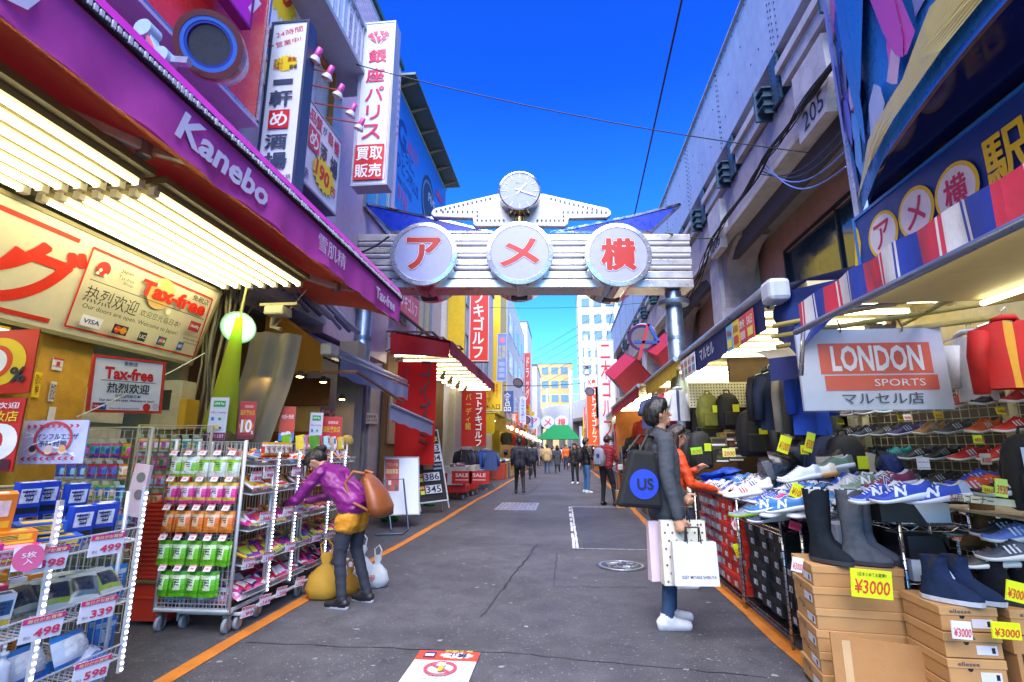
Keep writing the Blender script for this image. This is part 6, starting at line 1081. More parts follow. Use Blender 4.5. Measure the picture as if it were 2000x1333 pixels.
for r in range(6):
    for cidx in range(11):
        f = .04+cidx*.088+(.03 if r % 2 else 0)
        if f > .99: continue
        p = g0.lerp(g1, f)+V((-.12, -.06, .17+.19*r))
        warm = [('black', '#201e1e', '#c8c8c8', '#8a8a8a'), ('orange', '#d8602a', '#e0dcd8', '#e8e0d8'), ('dark grey', '#4a4846', '#b8b8b8', '#c8c8c8'), ('red', '#cc2c22', '#e4dcd8', '#e6e0dc'), ('teal', '#2aa09a', '#dfe6e2', '#c8e0dc'), ('tan', '#a87c4c', '#d8ccb8', '#e0d4c0'), ('charcoal', '#2c2c30', '#d8d8d8', '#a8a8a8'), ('purple', '#3a3470', '#d0d0d8', '#b0b0c8'), ('green', '#3c7a5a', '#d8b04a', '#e0c060'), ('navy', '#25304a', '#c8ccd4', '#b0b8c4')]
        nm, c, so_, st_ = warm[rs.randrange(10)] if not (r > 3 and f > .62) else (warm[4] if f > .8 else warm[3])
        sneaker('%s shoe in the %s row of the grid wall, %s end' % (nm, ('lowest', 'second', 'third', 'fourth', 'fifth', 'top')[r], 'far' if f < .35 else ('middle' if f < .7 else 'near')), aim(p.x, p.y, p.z, rs.uniform(-.2, .2)+.1, -.12, .1), c, so_, None, '#2c2a2a', None, st_, group='shoes on the grid wall', sc=.98); k += 1
for i in range(26):
    f = rs.random(); p = g0.lerp(g1, f)+V((-.2, -.1, .16+.19*rs.randrange(6)-.05)); nums_ = rs.choice(['¥900', '¥1000', '¥4800', '¥6900', '¥2000', '¥500'])
    cc = rs.choice(['#d8e02a', '#e0c82a', '#e6e2da', '#d8e02a']); pn = Panel('shoe_price_card', 'small %s price card clipped to the shoe grid wall' % ('yellow' if cc != '#e6e2da' else 'white'), 'price card', p+V((-.035, 0, -.025)), p+V((.035, .01, -.025)), p+V((-.035, .01, .025)), 0, cc, group='small price cards on the grid wall'); pn.c(nums_, [0, -.004], .056, .022, '#c8402c', bold=.02)
# ================================================================ BOXES
def box_proto(w, d, h, body, lid, lab='#c9ccd8', brand=None, bcol='#2c2c34', hole=False):
    """carton with lid, end label and hole; end faces -x, long side faces -y"""
    t = thing('shoe_box', 'x', 'shoe box'); m = MB(); m.box((0, 0, h*.36), (w, d, h*.72)); part('tray', m, body, t, bev=.003)
    m = MB(); m.box((0, 0, h*.82), (w+.008, d+.008, h*.36)); part('lid', m, lid, t, bev=.003)
    if lab: m = MB(); m.box((-w/2-.0015, -d*.22, h*.33), (.002, d*.36, h*.36)); part('label', m, mat(lab, .5), t); m = MB(); m.box((-w/2-.003, -d*.33, h*.33), (.001, d*.06, h*.22)); part('barcode', m, BLACK, t)
    if hole: m = MB(); m.lathe([(.012, -w/2-.0016), (.001, -w/2-.0018)], 12, c=(0, d*.12, h*.62), ax='x'); part('finger_hole', m, BLACK, t)
    if brand: letter(t, brand, 0, 0, d*.38, h*.16, bcol, 0, bold=.01).matrix_basis = Matrix(((0, 0, -1, -w/2-.0058), (-1, 0, 0, d*.15), (0, 1, 0, h*.82), (0, 0, 0, 1)))
    return t
BXB = box_proto(.33, .205, .115, mat('#17181c', .6, n=.1), mat('#1b1c22', .55, n=.1)); BXR = box_proto(.33, .20, .118, mat('#b8281a', .5, n=.08), mat('#c22c1c', .5, n=.08), '#d4ccd4'); BXG = box_proto(.33, .19, .11, mat('#9a9ca8', .6, n=.1), mat('#a8242a', .5), '#d8d8e0')
BXK = box_proto(.46, .36, .112, KRAFT, mat('#c0915c', .85, n=.1, sc=5), '#d0d0dc', 'ellesse', '#4a4650', True); BXE = box_proto(.30, .25, .11, KRAFT, mat('#c0915c', .85, n=.1, sc=5), '#d4d4de', 'ellesse', '#3c3a4a', True)
first = {}
def stack(proto, M, label, group):
    if id(proto) not in first: first[id(proto)] = 1; proto.matrix_basis = M; proto['label'] = label; proto['group'] = group; return proto
    return dup(proto, M, label, group)
rw = ('bottom', 'second', 'third', 'fourth', 'fifth', 'sixth', 'seventh')
for c in range(4):
    for r in range(6): stack(BXB, TR((1.76+rs.uniform(-.02, .03), 4.2+.218*c+rs.uniform(-.008, .008), .125+.108*r), rz=rs.uniform(-.05, .05)), 'black shoe box with pale label in the %s layer of the chrome rack' % rw[r], 'black shoe boxes in the chrome rack')
for r in range(4): stack(BXB, TR((1.76, 3.96, .125+.115*r), rz=rs.uniform(-.05, .05)), 'black shoe box in the %s layer beside the cardboard stack' % rw[r], 'black shoe boxes beside the cardboard')
for c in range(3):
    for r in range(7 if c else 6): stack(BXR, TR((1.75+rs.uniform(-.02, .02), 5.13+.208*c+rs.uniform(-.008, .008), .10+.112*r), rz=rs.uniform(-.04, .04)), 'bright red shoe box in the %s layer between black and grey boxes' % rw[r], 'red shoe boxes')
for c in range(4):
    for r in range(7): stack(BXG, TR((1.75+rs.uniform(-.02, .02), 5.76+.2*c, .10+.112*r), rz=rs.uniform(-.04, .04)), 'grey and red shoe box, %s layer at the stall far end' % rw[r], 'grey shoe boxes')
for i, (y, z) in enumerate(((4.25, .80), (4.5, .80), (5.0, .82), (5.3, .86))): stack(BXB, TR((1.78, y, z), rz=.05*i), 'black box on the shelf under the front shoes, number %s from the boots' % ('one', 'two', 'three', 'four')[i], 'upper shelf boxes')
# chrome shelving
def chrome_rack(label, x0, x1, y0, y1, zs, top, M=None):
    t = thing('chrome_rack', label, 'shelving', ((x0+x1)/2, (y0+y1)/2, 0)); O = TR((-(x0+x1)/2, -(y0+y1)/2, 0))
    for x in (x0, x1):
        for y in (y0, y1):
            m = MB(); m.tube([(x, y, 0), (x, y, top)], .0125, 10); p = part('post', m, CHROME, t, M=O, smooth=True); m = MB()
            for k in range(int(top/.05)): m.lathe([(.0131, .04+k*.05), (.0131, .046+k*.05)], 10, c=(x, y, 0))
            stuff(part('grooves', m, mat('#5a5e66', .4, .8), p))
    for z in zs:
        m = MB(); 
        for (a, b) in (((x0, y0), (x0, y1)), ((x0, y0), (x1, y0)), ((x1, y0), (x1, y1)), ((x0, y1), (x1, y1))):
            A_, B_ = V((*a, z)), V((*b, z)); n = max(4, int((B_-A_).length/.05)); m.tube([A_, B_], .004, 5); m.tube([A_-V((0, 0, .03)), B_-V((0, 0, .03))], .004, 5); m.tube([A_.lerp(B_, i/n)-V((0, 0, .03*(i % 2))) for i in range(n+1)], .003, 4)
        for i in range(int((y1-y0)/.04)): m.tube([(x0, y0+.04*i, z), (x1, y0+.04*i, z)], .0025, 4, cap=False)
        stuff(part('wire_shelf', m, CHROME, t, M=O))
chrome_rack('chrome wire rack holding black shoe boxes along the street', 1.555, 2.0, 4.07, 5.02, (.10, .78), .98)
chrome_rack('chrome wire rack holding red and grey boxes further along', 1.555, 2.0, 5.05, 6.55, (.08,), .85)
chrome_rack('chrome wire rack of adidas-style boxes facing the camera', 1.90, 2.28, 3.28, 3.62, (.28, .62, .93), 1.03)
chrome_rack('second chrome wire rack edge behind the grey boots', 1.60, 1.87, 3.55, 3.85, (.3, .66, .96), 1.03)
# white and black boxes on that rack
def bw_box(label, x0, x1, y0, y1, z0, z1, split, txt='adidas', tc='#20242c', c1='#b9c3d4', c2='#121418', vert=False):
    t = thing('shoe_box', label, 'shoe box', ((x0+x1)/2, (y0+y1)/2, z0), group='boxes on the chrome rack facing the camera'); a, b, d = (x1-x0), (y1-y0), z1-z0; s_ = -a/2+a*split
    m = MB(); m.prism([(-a/2, 0), (s_+.03, 0), (s_-.03, d), (-a/2, d)], -b/2, b/2); m.v = [V((p.x, -p.z, p.y)) for p in m.v]; part('carton', m, mat(c1, .5), t)
    m = MB(); m.prism([(s_+.03, 0), (a/2, 0), (a/2, d), (s_-.03, d)], -b/2, b/2); m.v = [V((p.x, -p.z, p.y)) for p in m.v]; part('carton_half', m, mat(c2, .5), t)
    if txt: letter(t, txt, 0, 0, .075 if not vert else .11, .018, tc if not vert else '#e4e8f0', 0, bold=.02, rot=math.pi/2 if vert else 0).matrix_basis = Matrix(((1, 0, 0, -a/2+.07 if not vert else s_-.05 + .1), (0, 0, -1, -b/2-.003), (0, 1, 0, d*.25 if not vert else d*.5), (0, 0, 0, 1)))
bw_box('long black and pale blue shoe box on top of the chrome rack', 1.80, 2.17, 3.26, 3.5, .95, 1.055, .57, c1='#121418', c2='#b9c3d4', txt=None)
bw_box('black shoe box with white lettering in the chrome rack', 1.93, 2.14, 3.27, 3.5, .755, .875, .99, c1='#121418', c2='#15171b', vert=True)
bw_box('pale and black split shoe box in the middle of the chrome rack', 1.925, 2.24, 3.26, 3.55, .64, .75, .55)
bw_box('pale shoe box low in the chrome rack', 1.925, 2.1, 3.27, 3.5, .30, .44, .5, txt=None)
bw_box('pale blue and maroon boxes behind the grey boots', 1.66, 1.85, 3.5, 3.75, .78, .9, .96, c1='#b4bccc', c2='#8a92a4', txt=None)
bw_box('red shoe box with white print behind the grey boots', 1.66, 1.86, 3.45, 3.72, .62, .7, .985, txt='ASICS Trading Co.,Ltd', tc='#f0e4e4', c1='#b8202c', c2='#a81c28'); bw_box('dark brown shoe box under the red one', 1.66, 1.86, 3.45, 3.72, .5, .615, .985, txt=None, c1='#4a241c', c2='#3c1c16')
# cardboard stacks
for i in range(6): stack(BXK, TR((1.645+.006*(i % 2), 3.44, .03+.113*i), rz=-.13+rs.uniform(-.02, .02)), 'brown shoe carton, %s from the floor in the front cardboard stack' % rw[i], 'brown cartons in the front stack')
t = thing('cut_carton', 'big torn brown cardboard carton wrapped round the lower front stack', 'carton', (1.385, 3.13, 0), -.1); CARD = mat('#b07f4c', .85, n=.12, sc=4, b=.12, bs=70)
m = MB(); m.prism([(.0, .0), (.56, 0), (.55, .36), (.1, .39), (.0, .41)], 0, .012); m.v = [V((p.x, -p.z, p.y)) for p in m.v]; part('front_flap', m, CARD, t)
m = MB(); m.b2((.56, -.01, 0), (.572, .3, .34)); part('side_flap', m, CARD, t); m = MB(); m.b2((.05, -.015, .15), (.09, -.0125, .375)); part('tape', m, mat('#c9a678', .4), t)
letter(t, 'CHINA', 0, 0, .16, .03, '#2a2018', 0, rot=math.pi/2).matrix_basis = Matrix(((1, 0, 0, .36), (0, 0, -1, -.0135), (0, 1, 0, .12), (0, 0, 0, 1)))
for a, b in (((.2, .04), (.3, .04)), ((.2, .04), (.25, .14)), ((.25, .14), (.3, .04))): m = MB(); m.beam((a[0], -.0135, a[1]), (b[0], -.0135, b[1]), .001, .004); part('printed_mark', m, BLACK, t)
letter(t, 'e', 0, 0, .03, .03, '#2a2018', 0).matrix_basis = Matrix(((1, 0, 0, .25), (0, 0, -1, -.0135), (0, 1, 0, .07), (0, 0, 0, 1)))
RZ = math.pi/2-.02
for c, (x, y) in enumerate(((1.93, 3.04), (2.22, 3.01))):
    for r in range(5 if c == 0 else 1): z = .5-.115*r; stack(BXE, TR((x, y, z), rz=RZ), 'brown printed carton, %s from the top of the %s right-hand stack' % (('first', 'second', 'third', 'fourth', 'fifth')[r], ('left', 'right')[c]), 'brown cartons at the right')
t = thing('open_carton', 'large open brown carton under the right-hand price card', 'carton', (2.24, 2.96, 0)); m = MB(); m.b2((-.16, -.1, .42), (.3, .3, .495)); part('top_flap', m, CARD, t); m = MB(); m.b2((-.12, .2, 0), (.3, .22, .42)); part('back_panel', m, CARD, t); m = MB(); m.b2((.28, -.1, 0), (.3, .2, .42)); part('side_panel', m, CARD, t); m = MB(); m.b2((-.15, -.1, 0), (-.13, .2, .42)); part('inner_panel', m, CARD, t)
for r in range(4): stack(BXE, TR((2.45, 2.9, .76-.115*r), rz=RZ+.3), 'brown shoe carton, %s from the top at the right picture edge' % ('first', 'second', 'third', 'fourth')[r], 'brown cartons at the right edge')
m = MB(); m.box((0, 0, .21), (.5, .3, .42)); o = part('yellow_carton', m, mat('#b8862c', .7, n=.12), M=TR((2.42, 3.5, .25))); tag(o, 'ochre taped carton behind the black ankle boots', 'carton')
# ---------------------------------------------------------------- boots
def boot(label, M, c, H=.40, sole='#4a4a50', group=None, zip_=None):
    t = thing('boot', label, 'boot', group=group, M=M); m = MB(); n = 14
    def ring(cx, z, rx, ry): return [(cx+rx*math.cos(2*math.pi*j/n), ry*math.sin(2*math.pi*j/n), z) for j in range(n)]
    secs = [(-.045, .012, .125, .043), (-.048, .03, .127, .046), (-.04, .055, .112, .046), (-.02, .08, .088, .044), (-.002, .11, .062, .043), (.004, .16, .054, .045)]
    zz = .16
    while zz < H-.02: zz += .05; secs.append((.004, zz, .056+.05*(zz-.16), .048+.06*(zz-.16)))
    vs = [(x*(1+.03*math.sin(i_*1.7+z*60)), y*(1+.05*math.sin(i_*2.3+z*45)), z) for i_, (x, y, z) in enumerate(p for s_ in secs for p in ring(*s_))]; top = len(secs)-1
    m.add(vs, [(i*n+j, i*n+(j+1) % n, (i+1)*n+(j+1) % n, (i+1)*n+j) for i in range(top) for j in range(n)]); part('shaft', m, mat(c, .95, n=.28, sc=14, b=.4, bs=30, sp=.15), t, smooth=True)
    m = MB(); a = secs[-1]; m.add(ring(a[0], a[1], a[2], a[3])+ring(a[0], a[1]-.06, a[2]*.85, a[3]*.85), [(j, n+j, n+(j+1) % n, (j+1) % n) for j in range(n)]+[tuple(range(2*n-1, n-1, -1))[::-1]]); part('inner_layer', m, mat('#c9c9d0' if H > .3 else '#202028', .8), t)
    m = MB(); m.add(ring(-.046, .0, .126, .045)+ring(-.046, .022, .131, .049), [(j, (j+1) % n, n+(j+1) % n, n+j) for j in range(n)]+[tuple(range(n))[::-1], tuple(range(n, 2*n))]); part('sole', m, mat(sole, .6), t, smooth=False)
    if zip_: m = MB(); m.tube([(-.06, -.03, .105), (-.05, -.02, .13), (-.035, -.015, .16), (-.03, -.012, .2)], .008, 6); part('zip', m, mat(zip_, .4), t)
    return t
for i, (x, y, c, yaw, lb) in enumerate(((1.50, 3.36, '#20262e', .5, 'tall black suede boot at the left of the front stack'), (1.56, 3.46, '#1e242c', .7, 'tall black suede boot behind its pair'), (1.67, 3.32, '#5d6068', .75, 'tall grey suede boot in front on the cardboard stack'), (1.75, 3.38, '#585b64', .85, 'tall grey suede boot at the right of the front stack'))): boot(lb, TR((x, y, .715), rz=yaw+math.pi*.0+ (1.9 if i > 1 else 1.7)), c, .40, '#3c3c42', 'tall boots')
for i, (x, y, c, lb, zp_) in enumerate(((1.87, 2.98, '#22304e', 'navy zip ankle boot on the brown cartons', '#c8d4e8'), (1.98, 3.0, '#22304e', 'navy ankle boot right of the zipped one', None), (2.14, 2.99, '#191a20', 'black ankle boot on the right brown carton', None), (2.27, 2.97, '#191a20', 'black ankle boot with pale tag at the right', '#8ab0d8'))): boot(lb, TR((x, y, .615), rz=2.35), c, .20, '#c8ccd4' if i < 2 else '#2a2a30', 'ankle boots', zp_)
p = PY(1925, 1035, 3.3); boot('tan fur-cuffed boot on the shelf beyond the chrome rack', TR((p.x, p.y, p.z-.1), rz=.2), '#7a5a3c', .26, '#4a3a2a'); p = PY(1930, 1100, 3.2)
for i, (u, v, y, c, lb) in enumerate(((1930, 1095, 3.0, '#4a443c', 'olive brown walking shoe at the lower right'), (1960, 1035, 3.1, '#1e1e22', 'black sneaker with lime tag at the lower right'), (1985, 1045, 3.0, '#5a78c0', 'blue and magenta running shoe at the right edge'), (1900, 1035, 3.4, '#2c2c30', 'black low shoe behind the chrome rack'), (1900, 955, 3.0, '#d84a20', 'orange and blue running shoe by the yellow cards'), (1930, 950, 3.0, '#e05a24', 'orange trail shoe with black laces at the right'), (1910, 940, 3.1, '#2a4ac0', 'blue running shoe between the orange ones'), (1965, 955, 2.9, '#24262c', 'black shoe under the white and green price card'), (1975, 1080, 2.95, '#454c58', 'slate blue shoe on the brown carton at the right edge'))):
    p = PY(u, v, y); sneaker(lb, aim(p.x, p.y, p.z-.03, -.25, -.1), c, '#d8d4cc', None, '#22242a', None, '#c8c8cc', group='shoes at the right edge')
m = MB(); m.b2((2.2, 2.7, -.012), (3.2, 3.5, 0)); 
for z in (.72, 1.02): o = part('side_shelf', m, mat('#b9ad88', .6), M=TR((.06, .1, z))); tag(o, ('lower' if z < 1 else 'upper')+' cream side shelf of shoes at the right edge', 'shelf', 'side shelves at the right')
pn = Panel('shelf_notice', 'cream handwritten notice along the side shelf at the right', 'notice', PY(1870, 980, 2.85), PY(2010, 995, 2.85), PY(1870, 965, 2.85), .004, '#cfc4a0', '#8a7c5c'); pn.c('製品コーナー', [-.1, 0], .2, .04, '#5a3020', bold=.02)
# ---------------------------------------------------------------- price cards of the shoe stall
def card(u0, v0, u1, v1, y, txt, label, col='#dbe612', tc='#cf3324', rot=0., sub=None, dy=0.):
    a, b = PY(u0, v1, y), PY(u1, v1, y+dy); c = PY(u0, v0, y); M_, w, h = frame(a, b, c)
    X, Y_ = (b-a).normalized(), (c-a).normalized(); ctr = (b+c)/2; co, si = math.cos(rot), math.sin(rot); X2, Y2 = X*co+Y_*si, Y_*co-X*si; bl = ctr-X2*w/2-Y2*h/2
    pn = Panel('price_card', label, 'price card', bl, bl+X2*w, bl+Y2*h, .003, col, col, group='hand-lettered price cards of the shoe stall'); pn.c(txt, [0, -h*.1], w*.84, h*.5, tc, bold=.012, shear=.15)
    if sub: pn.c(sub, [0, h*.34], w*.7, h*.14, '#2c2c20')
    return pn
for u0, v0, u1, v1, y, tx, lb, col, rot in ((1666, 1114, 1748, 1170, 3.08, '¥3000', 'large yellow 3000 yen card on the front cardboard stack', '#dbe612', -.1), (1548, 1090, 1570, 1118, 3.3, '¥3000', 'small white 3000 yen card on the carton end', '#e4e0e6', -.25), (1862, 1214, 1902, 1250, 2.8, '¥3000', 'white 3000 yen card on the right cartons', '#e0dce4', -.08), (1940, 1216, 1998, 1250, 2.78, '¥3000', 'yellow 3000 yen card at the lower right', '#dbe612', -.08), (1968, 1138, 2012, 1178, 2.72, '¥3000', 'yellow 3000 yen card at the right picture edge', '#dbe612', -.25),
        (1522, 853, 1545, 886, 4.4, '¥1000', 'tall yellow 1000 yen card among the shoes', '#dbe612', -.35), (1575, 846, 1592, 884, 4.2, '¥500', 'yellow 500 yen card beside the navy bag', '#dbe612', -.3), (1565, 870, 1580, 888, 4.25, '¥500', 'short yellow card in front of the tall ones', '#dbe612', -.05), (1545, 948, 1578, 976, 3.7, '¥1000', 'tilted yellow 1000 yen card on the lower shelf', '#dbe612', -.45), (1412, 876, 1437, 893, 5.6, '2000', 'yellow and white 2000 card by the backpacks', '#dfe07a', 0), (1542, 1020, 1566, 1036, 3.75, '¥500', 'pink card on the black boxes', '#e0487c', -.3), (1508, 818, 1526, 832, 6.2, '2000', 'yellow card below the dark shirts', '#dbe612', -.1), (1524, 816, 1548, 830, 6.0, '2000', 'second yellow card below the beige trousers', '#dbe612', -.1),
        (1947, 936, 1972, 972, 2.75, '3930', 'white and green price tag at the right edge', '#c8e05a', -.15), (1868, 946, 1886, 960, 2.9, 'SALE', 'yellow tag on the orange shoe', '#dbe612', -.4), (1920, 950, 1942, 964, 2.85, 'SALE', 'second yellow tag on the orange shoes', '#dbe612', -.2), (1917, 886, 1938, 908, 3.1, '¥1000', 'white and red 1000 yen card on the grid wall', '#e4dcd4', 0), (1902, 850, 1920, 866, 3.2, '4800', 'yellow 4800 card below the teal shoes', '#dbe612', 0), (1350, 874, 1372, 888, 6.3, '500', 'green card beside the black backpack', '#8ad82a', .1), (1436, 1062, 1446, 1090, 5.05, '500', 'yellow card edge-on beside the red boxes', '#dbe612', .3), (1793, 894, 1818, 918, 3.6, '― ― ―\n― ― ―', 'white notice card behind the blue trainers', '#e0dfe2', 0)):
    card(u0, v0, u1, v1, y, tx, lb, col, rot=rot, sub='2足まとめてお買得!!' if u1-u0 > 60 else None)
t = thing('sock_card', 'white sock-shaped price card reading 3000 on the red boxes', 'price card', (1.5, 5.05, .7)); m = MB(); m.prism([(.0, .0), (.02, -.05), (.08, -.07), (.12, -.03), (.12, .12), (.03, .12), (.03, .04)], 0, .003); q = part('card', m, mat('#e2dce0', .5), t, M=TR((0, 0, 0), rx=math.pi/2)); letter(q, '¥3000', .065, .0, .09, .08, '#cc3040', .0045, bold=.01)
# ================================================================ RIGHT: SIGNS AND AWNINGS
z7 = lambda x, y: (1560+x/3.173, y/3.173)
# picture billboard, bent round the corner above the stall; the picture on it is plain colour shapes
cur = [V((2.14, 3.58, 3.0)), V((1.97, 3.14, 3.0)), V((1.84, 2.80, 3.0)), V((1.75, 2.40, 3.0)), V((1.68, 2.00, 3.0)), V((1.64, 1.60, 3.0)), V((1.62, 1.0, 3.0))]
t = thing('picture_billboard', 'large curved colourful picture billboard at the upper right', 'billboard', (2, 2.5, 3)); O = TR((-2, -2.5, -3)); HB = 1.9
for _ in range(3): cur = [cur[0]]+[q for a, b in zip(cur, cur[1:]) for q in (a.lerp(b, .25), a.lerp(b, .75))]+[cur[-1]]
def bb(u, v, off=0.):
    f = u*(len(cur)-1); i = min(int(f), len(cur)-2); p = cur[i].lerp(cur[i+1], f-i); d = (cur[i+1]-cur[i]).normalized(); n = V((d.y, -d.x, 0)) ; n = n if n.x < 0 else -n; return p+n*off+V((0, 0, HB*v))
m = MB(); m.grid(lambda u, v: bb(u, v), 60, 2); part('face', m, mat('#2f80d8', .3, n=.08), t, M=O, smooth=True)
def blob(pts, col, off, name='print_patch'):
    pts = [(a[0]+(b[0]-a[0])*q/5, a[1]+(b[1]-a[1])*q/5) for a, b in zip(pts, pts[1:]+pts[:1]) for q in range(5)] if len(pts) < 9 else pts
    m = MB(); n = len(pts); c = (sum(p[0] for p in pts)/n, sum(p[1] for p in pts)/n); R = 7
    vs = [bb(c[0]+(p[0]-c[0])*r/R, c[1]+(p[1]-c[1])*r/R, off) for r in range(1, R+1) for p in pts]+[bb(*c, off)]
    fs = [((r)*n+i, r*n+(i+1) % n, (r+1)*n+(i+1) % n, (r+1)*n+i) for r in range(R-1) for i in range(n)]+[(R*n, i, (i+1) % n) for i in range(n)]
    m.add(vs, fs); part(name, m, mat(col, .35, n=.08), t, M=O)
def ell(cx, cy, rx, ry, n=12, rot=0., j=.0):
    o = []
    for i in range(n): a = 2*math.pi*i/n; r = 1+j*math.sin(a*3+cx*20); x, y = rx*r*math.cos(a), ry*r*math.sin(a); o.append((cx+x*math.cos(rot)-y*math.sin(rot), cy+x*math.sin(rot)+y*math.cos(rot)))
    return o
rb = random.Random(4); k = 0
pal_ = ['#2a6fd0', '#1f4fa8', '#d05ab8', '#e07a9a', '#b9c7e4', '#8a94d4', '#d8b4c8', '#243a90', '#5aa8e8', '#c87ab8', '#e4c8b0', '#6a5ac0']
for i in range(90):
    k += 1; u_ = rb.random(); v_ = .12+.9*rb.random(); sz = rb.uniform(.02, .07); blob(ell(u_, min(v_, .93), sz*.8, min(sz*rb.uniform(1., 2.6), .9*(1.0-min(v_, .93))+.02), rb.choice((5, 7, 9)), rb.uniform(-.6, .6), .22), rb.choice(pal_), .006+.0004*k)
for p, c in (([(.1, .015), (.98, .015), (.98, .16), (.8, .08), (.62, .14), (.5, .07), (.3, .08), (.2, .04)], '#d8cc6a'), (ell(.57, .5, .04, .36, 12, .4), '#d05ab8'), (ell(.48, .42, .035, .3, 12, .15), '#cf52b4'), (ell(.36, .6, .09, .36, 14, -.2, .08), '#2f86dc'), (ell(.25, .5, .05, .4, 14, .05, .08), '#2a7fd0'), (ell(.72, .2, .06, .1, 10, .9, .2), '#a8784c'), ([(.02, .02), (.07, .02), (.07, .98), (.02, .98)], '#a8a0d0')): k += 1; blob(p, c, .006+.0004*k)
for i in range(16): blob(ell(.62+.13*abs(math.sin(i*.4))+.012*i, .2+.05*i, .008, .02, 8), '#5ab8e8', .045, 'print_bead')
m = MB(); m.grid(lambda u, v: bb(u, -.03+.03*v, .02*(1-v)), 36, 1); part('edge_trim', m, mat('#2a62c0', .3), t, M=O, smooth=True)
m = MB(); p = bb(0, 0); m.b2(p+V((-.02, -.0, -.05)), p+V((.05, .06, HB))); part('end_trim', m, mat('#b4bccc', .3, .6), t, M=O)
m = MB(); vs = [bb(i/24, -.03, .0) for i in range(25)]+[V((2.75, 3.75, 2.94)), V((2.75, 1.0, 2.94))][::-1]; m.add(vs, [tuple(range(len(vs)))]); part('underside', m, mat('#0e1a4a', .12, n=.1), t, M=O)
# blue station sign
bl = V((2.02, 3.48, 2.47)); pn = Panel('station_sign', 'long blue sign with yellow-ringed round characters at the right', 'sign', bl, V((2.02, .9, 2.47)), V((2.02, 3.48, 2.90)), .1, '#163a8c', '#1e5ab4', .02, fr_col='#2a78cc')
z8 = lambda x, y: (1540+x/2.898, 360+y/2.898)
pn.poly([z8(378, 232), z8(400, 260), z8(415, 330), z8(412, 420), z8(402, 500), z8(383, 500)], '#e2c40c')
for ch, x, y in (('ア', 541, 285), ('メ', 732, 160), ('横', 968, 40)):
    q = pn.L(z8(x, y)); pn.circ([q.x, q.y], .148, '#e4c410').circ([q.x, q.y], .127, '#dcdce6').c(ch, [q.x, q.y], .15, .16, '#c02058', bold=.03)
pn.c('駅', (1975, 305), .24, .26, '#e4c410', bold=.018); pn.c('横', (1874, 362), .001, .001, '#c02058')
# striped awning
t = thing('striped_awning', 'red, white and blue striped stall awning edge with metal pipe at the right', 'awning', (1.5, 2.2, 2.1)); O = TR((-1.5, -2.2, -2.1)); cols = ['#1f40ac', '#cf3250', '#dcdce2']; y = 1.0; i = 0
seq = [('#1f40ac', .13), ('#dcdce2', .012), ('#1f40ac', .012), ('#d4d4dc', .085), ('#cf3250', .02), ('#e0dce2', .012), ('#cf3250', .12)]
while y < 3.28:
    c, w_ = seq[i % 7]; y1 = min(3.28, y+w_); m = MB()
    m.grid(lambda u, v: V((1.5+.5*max(0, v-.5)*2-(.012*math.sin((y+(y1-y)*u)*22))*(1-v), y+(y1-y)*u, 2.09+.34*min(v, .5)+.08*max(0, v-.5)+.008*math.sin((y+(y1-y)*u)*17))), 3, 4); part('stripe', m, weathered(c, '#4a4650', .6, .75, 9, .1), t, M=O); y = y1; i += 1
m = MB(); m.tube([(1.5, .9, 2.07), (1.5, 3.36, 2.09)], .02, 8); part('pipe', m, mat('#7d8aa8', .35, .7), t, M=O, smooth=True)
m = MB(); m.b2((1.57, 1.0, 2.225), (2.9, 3.2, 2.24)); part('inner_ceiling', m, mat('#d0c488', .6), t, M=O)
for i in range(2): m = MB(); x = 1.72+.75*i; m.tube([(x, .95, 2.195), (x, 3.15, 2.195)], .017, 8); o = part('tube_lamp', m, TUBE(3.), t, M=O, smooth=True)
# pole hook and hanging sign
m = MB(); m.tube([(1.66, 3.72, 1.86), (1.73, 3.72, 2.3), (2.4, 3.8, 2.38)], .018, 8); tag(part('support_pipe', m, CHROME, smooth=True), 'bent chrome pipe in front of the hanging shop sign', 'pipe')
bl, br, tl = PY(1572, 803, 3.9), PY(1866, 800, 3.95), PY(1562, 645, 3.9); tl = V((bl.x, bl.y, tl.z))
pn = Panel('hanging_sign', 'white plastic-wrapped hanging sign with orange block reading London Sports', 'sign', bl, br, tl, .02, '#c9cee2', '#a9aec0', .0); w, h = pn.w, pn.h
pn.rect([-w*.36, h*.32], [w*.40, -h*.06], '#d8512c').rect([-w*.34, -h*.08], [w*.42, -h*.26], '#d8512c').c('LONDON', [w*.03, h*.13], w*.62, h*.32, '#e4e6ee', bold=.03).c('SPORTS', [w*.16, -h*.17], w*.34, h*.085, '#e4e6ee', bold=0).c('マルセル店', [w*.03, -h*.36], w*.54, h*.14, '#3a3a50', bold=.01)
m = MB(); m.grid(lambda u, v: V(((u-.5)*w*1.05, (v-.5)*h*1.06, .05+.006*math.sin(u*21+v*9)+.004*math.sin(v*31))), 30, 16); part('plastic_wrap', m, mat('#dfe6f0', .12, n=0, al=.07), pn.t, smooth=True)
for u in (.3, .72): m = MB(); m.tube([((u-.5)*w, h*.45, .02), ((u-.5)*w+.01, h*.5, .02), ((u-.5)*w, h*.62, .0)], .006, 6); part('tie', m, mat('#7a4a2c', .7), pn.t)
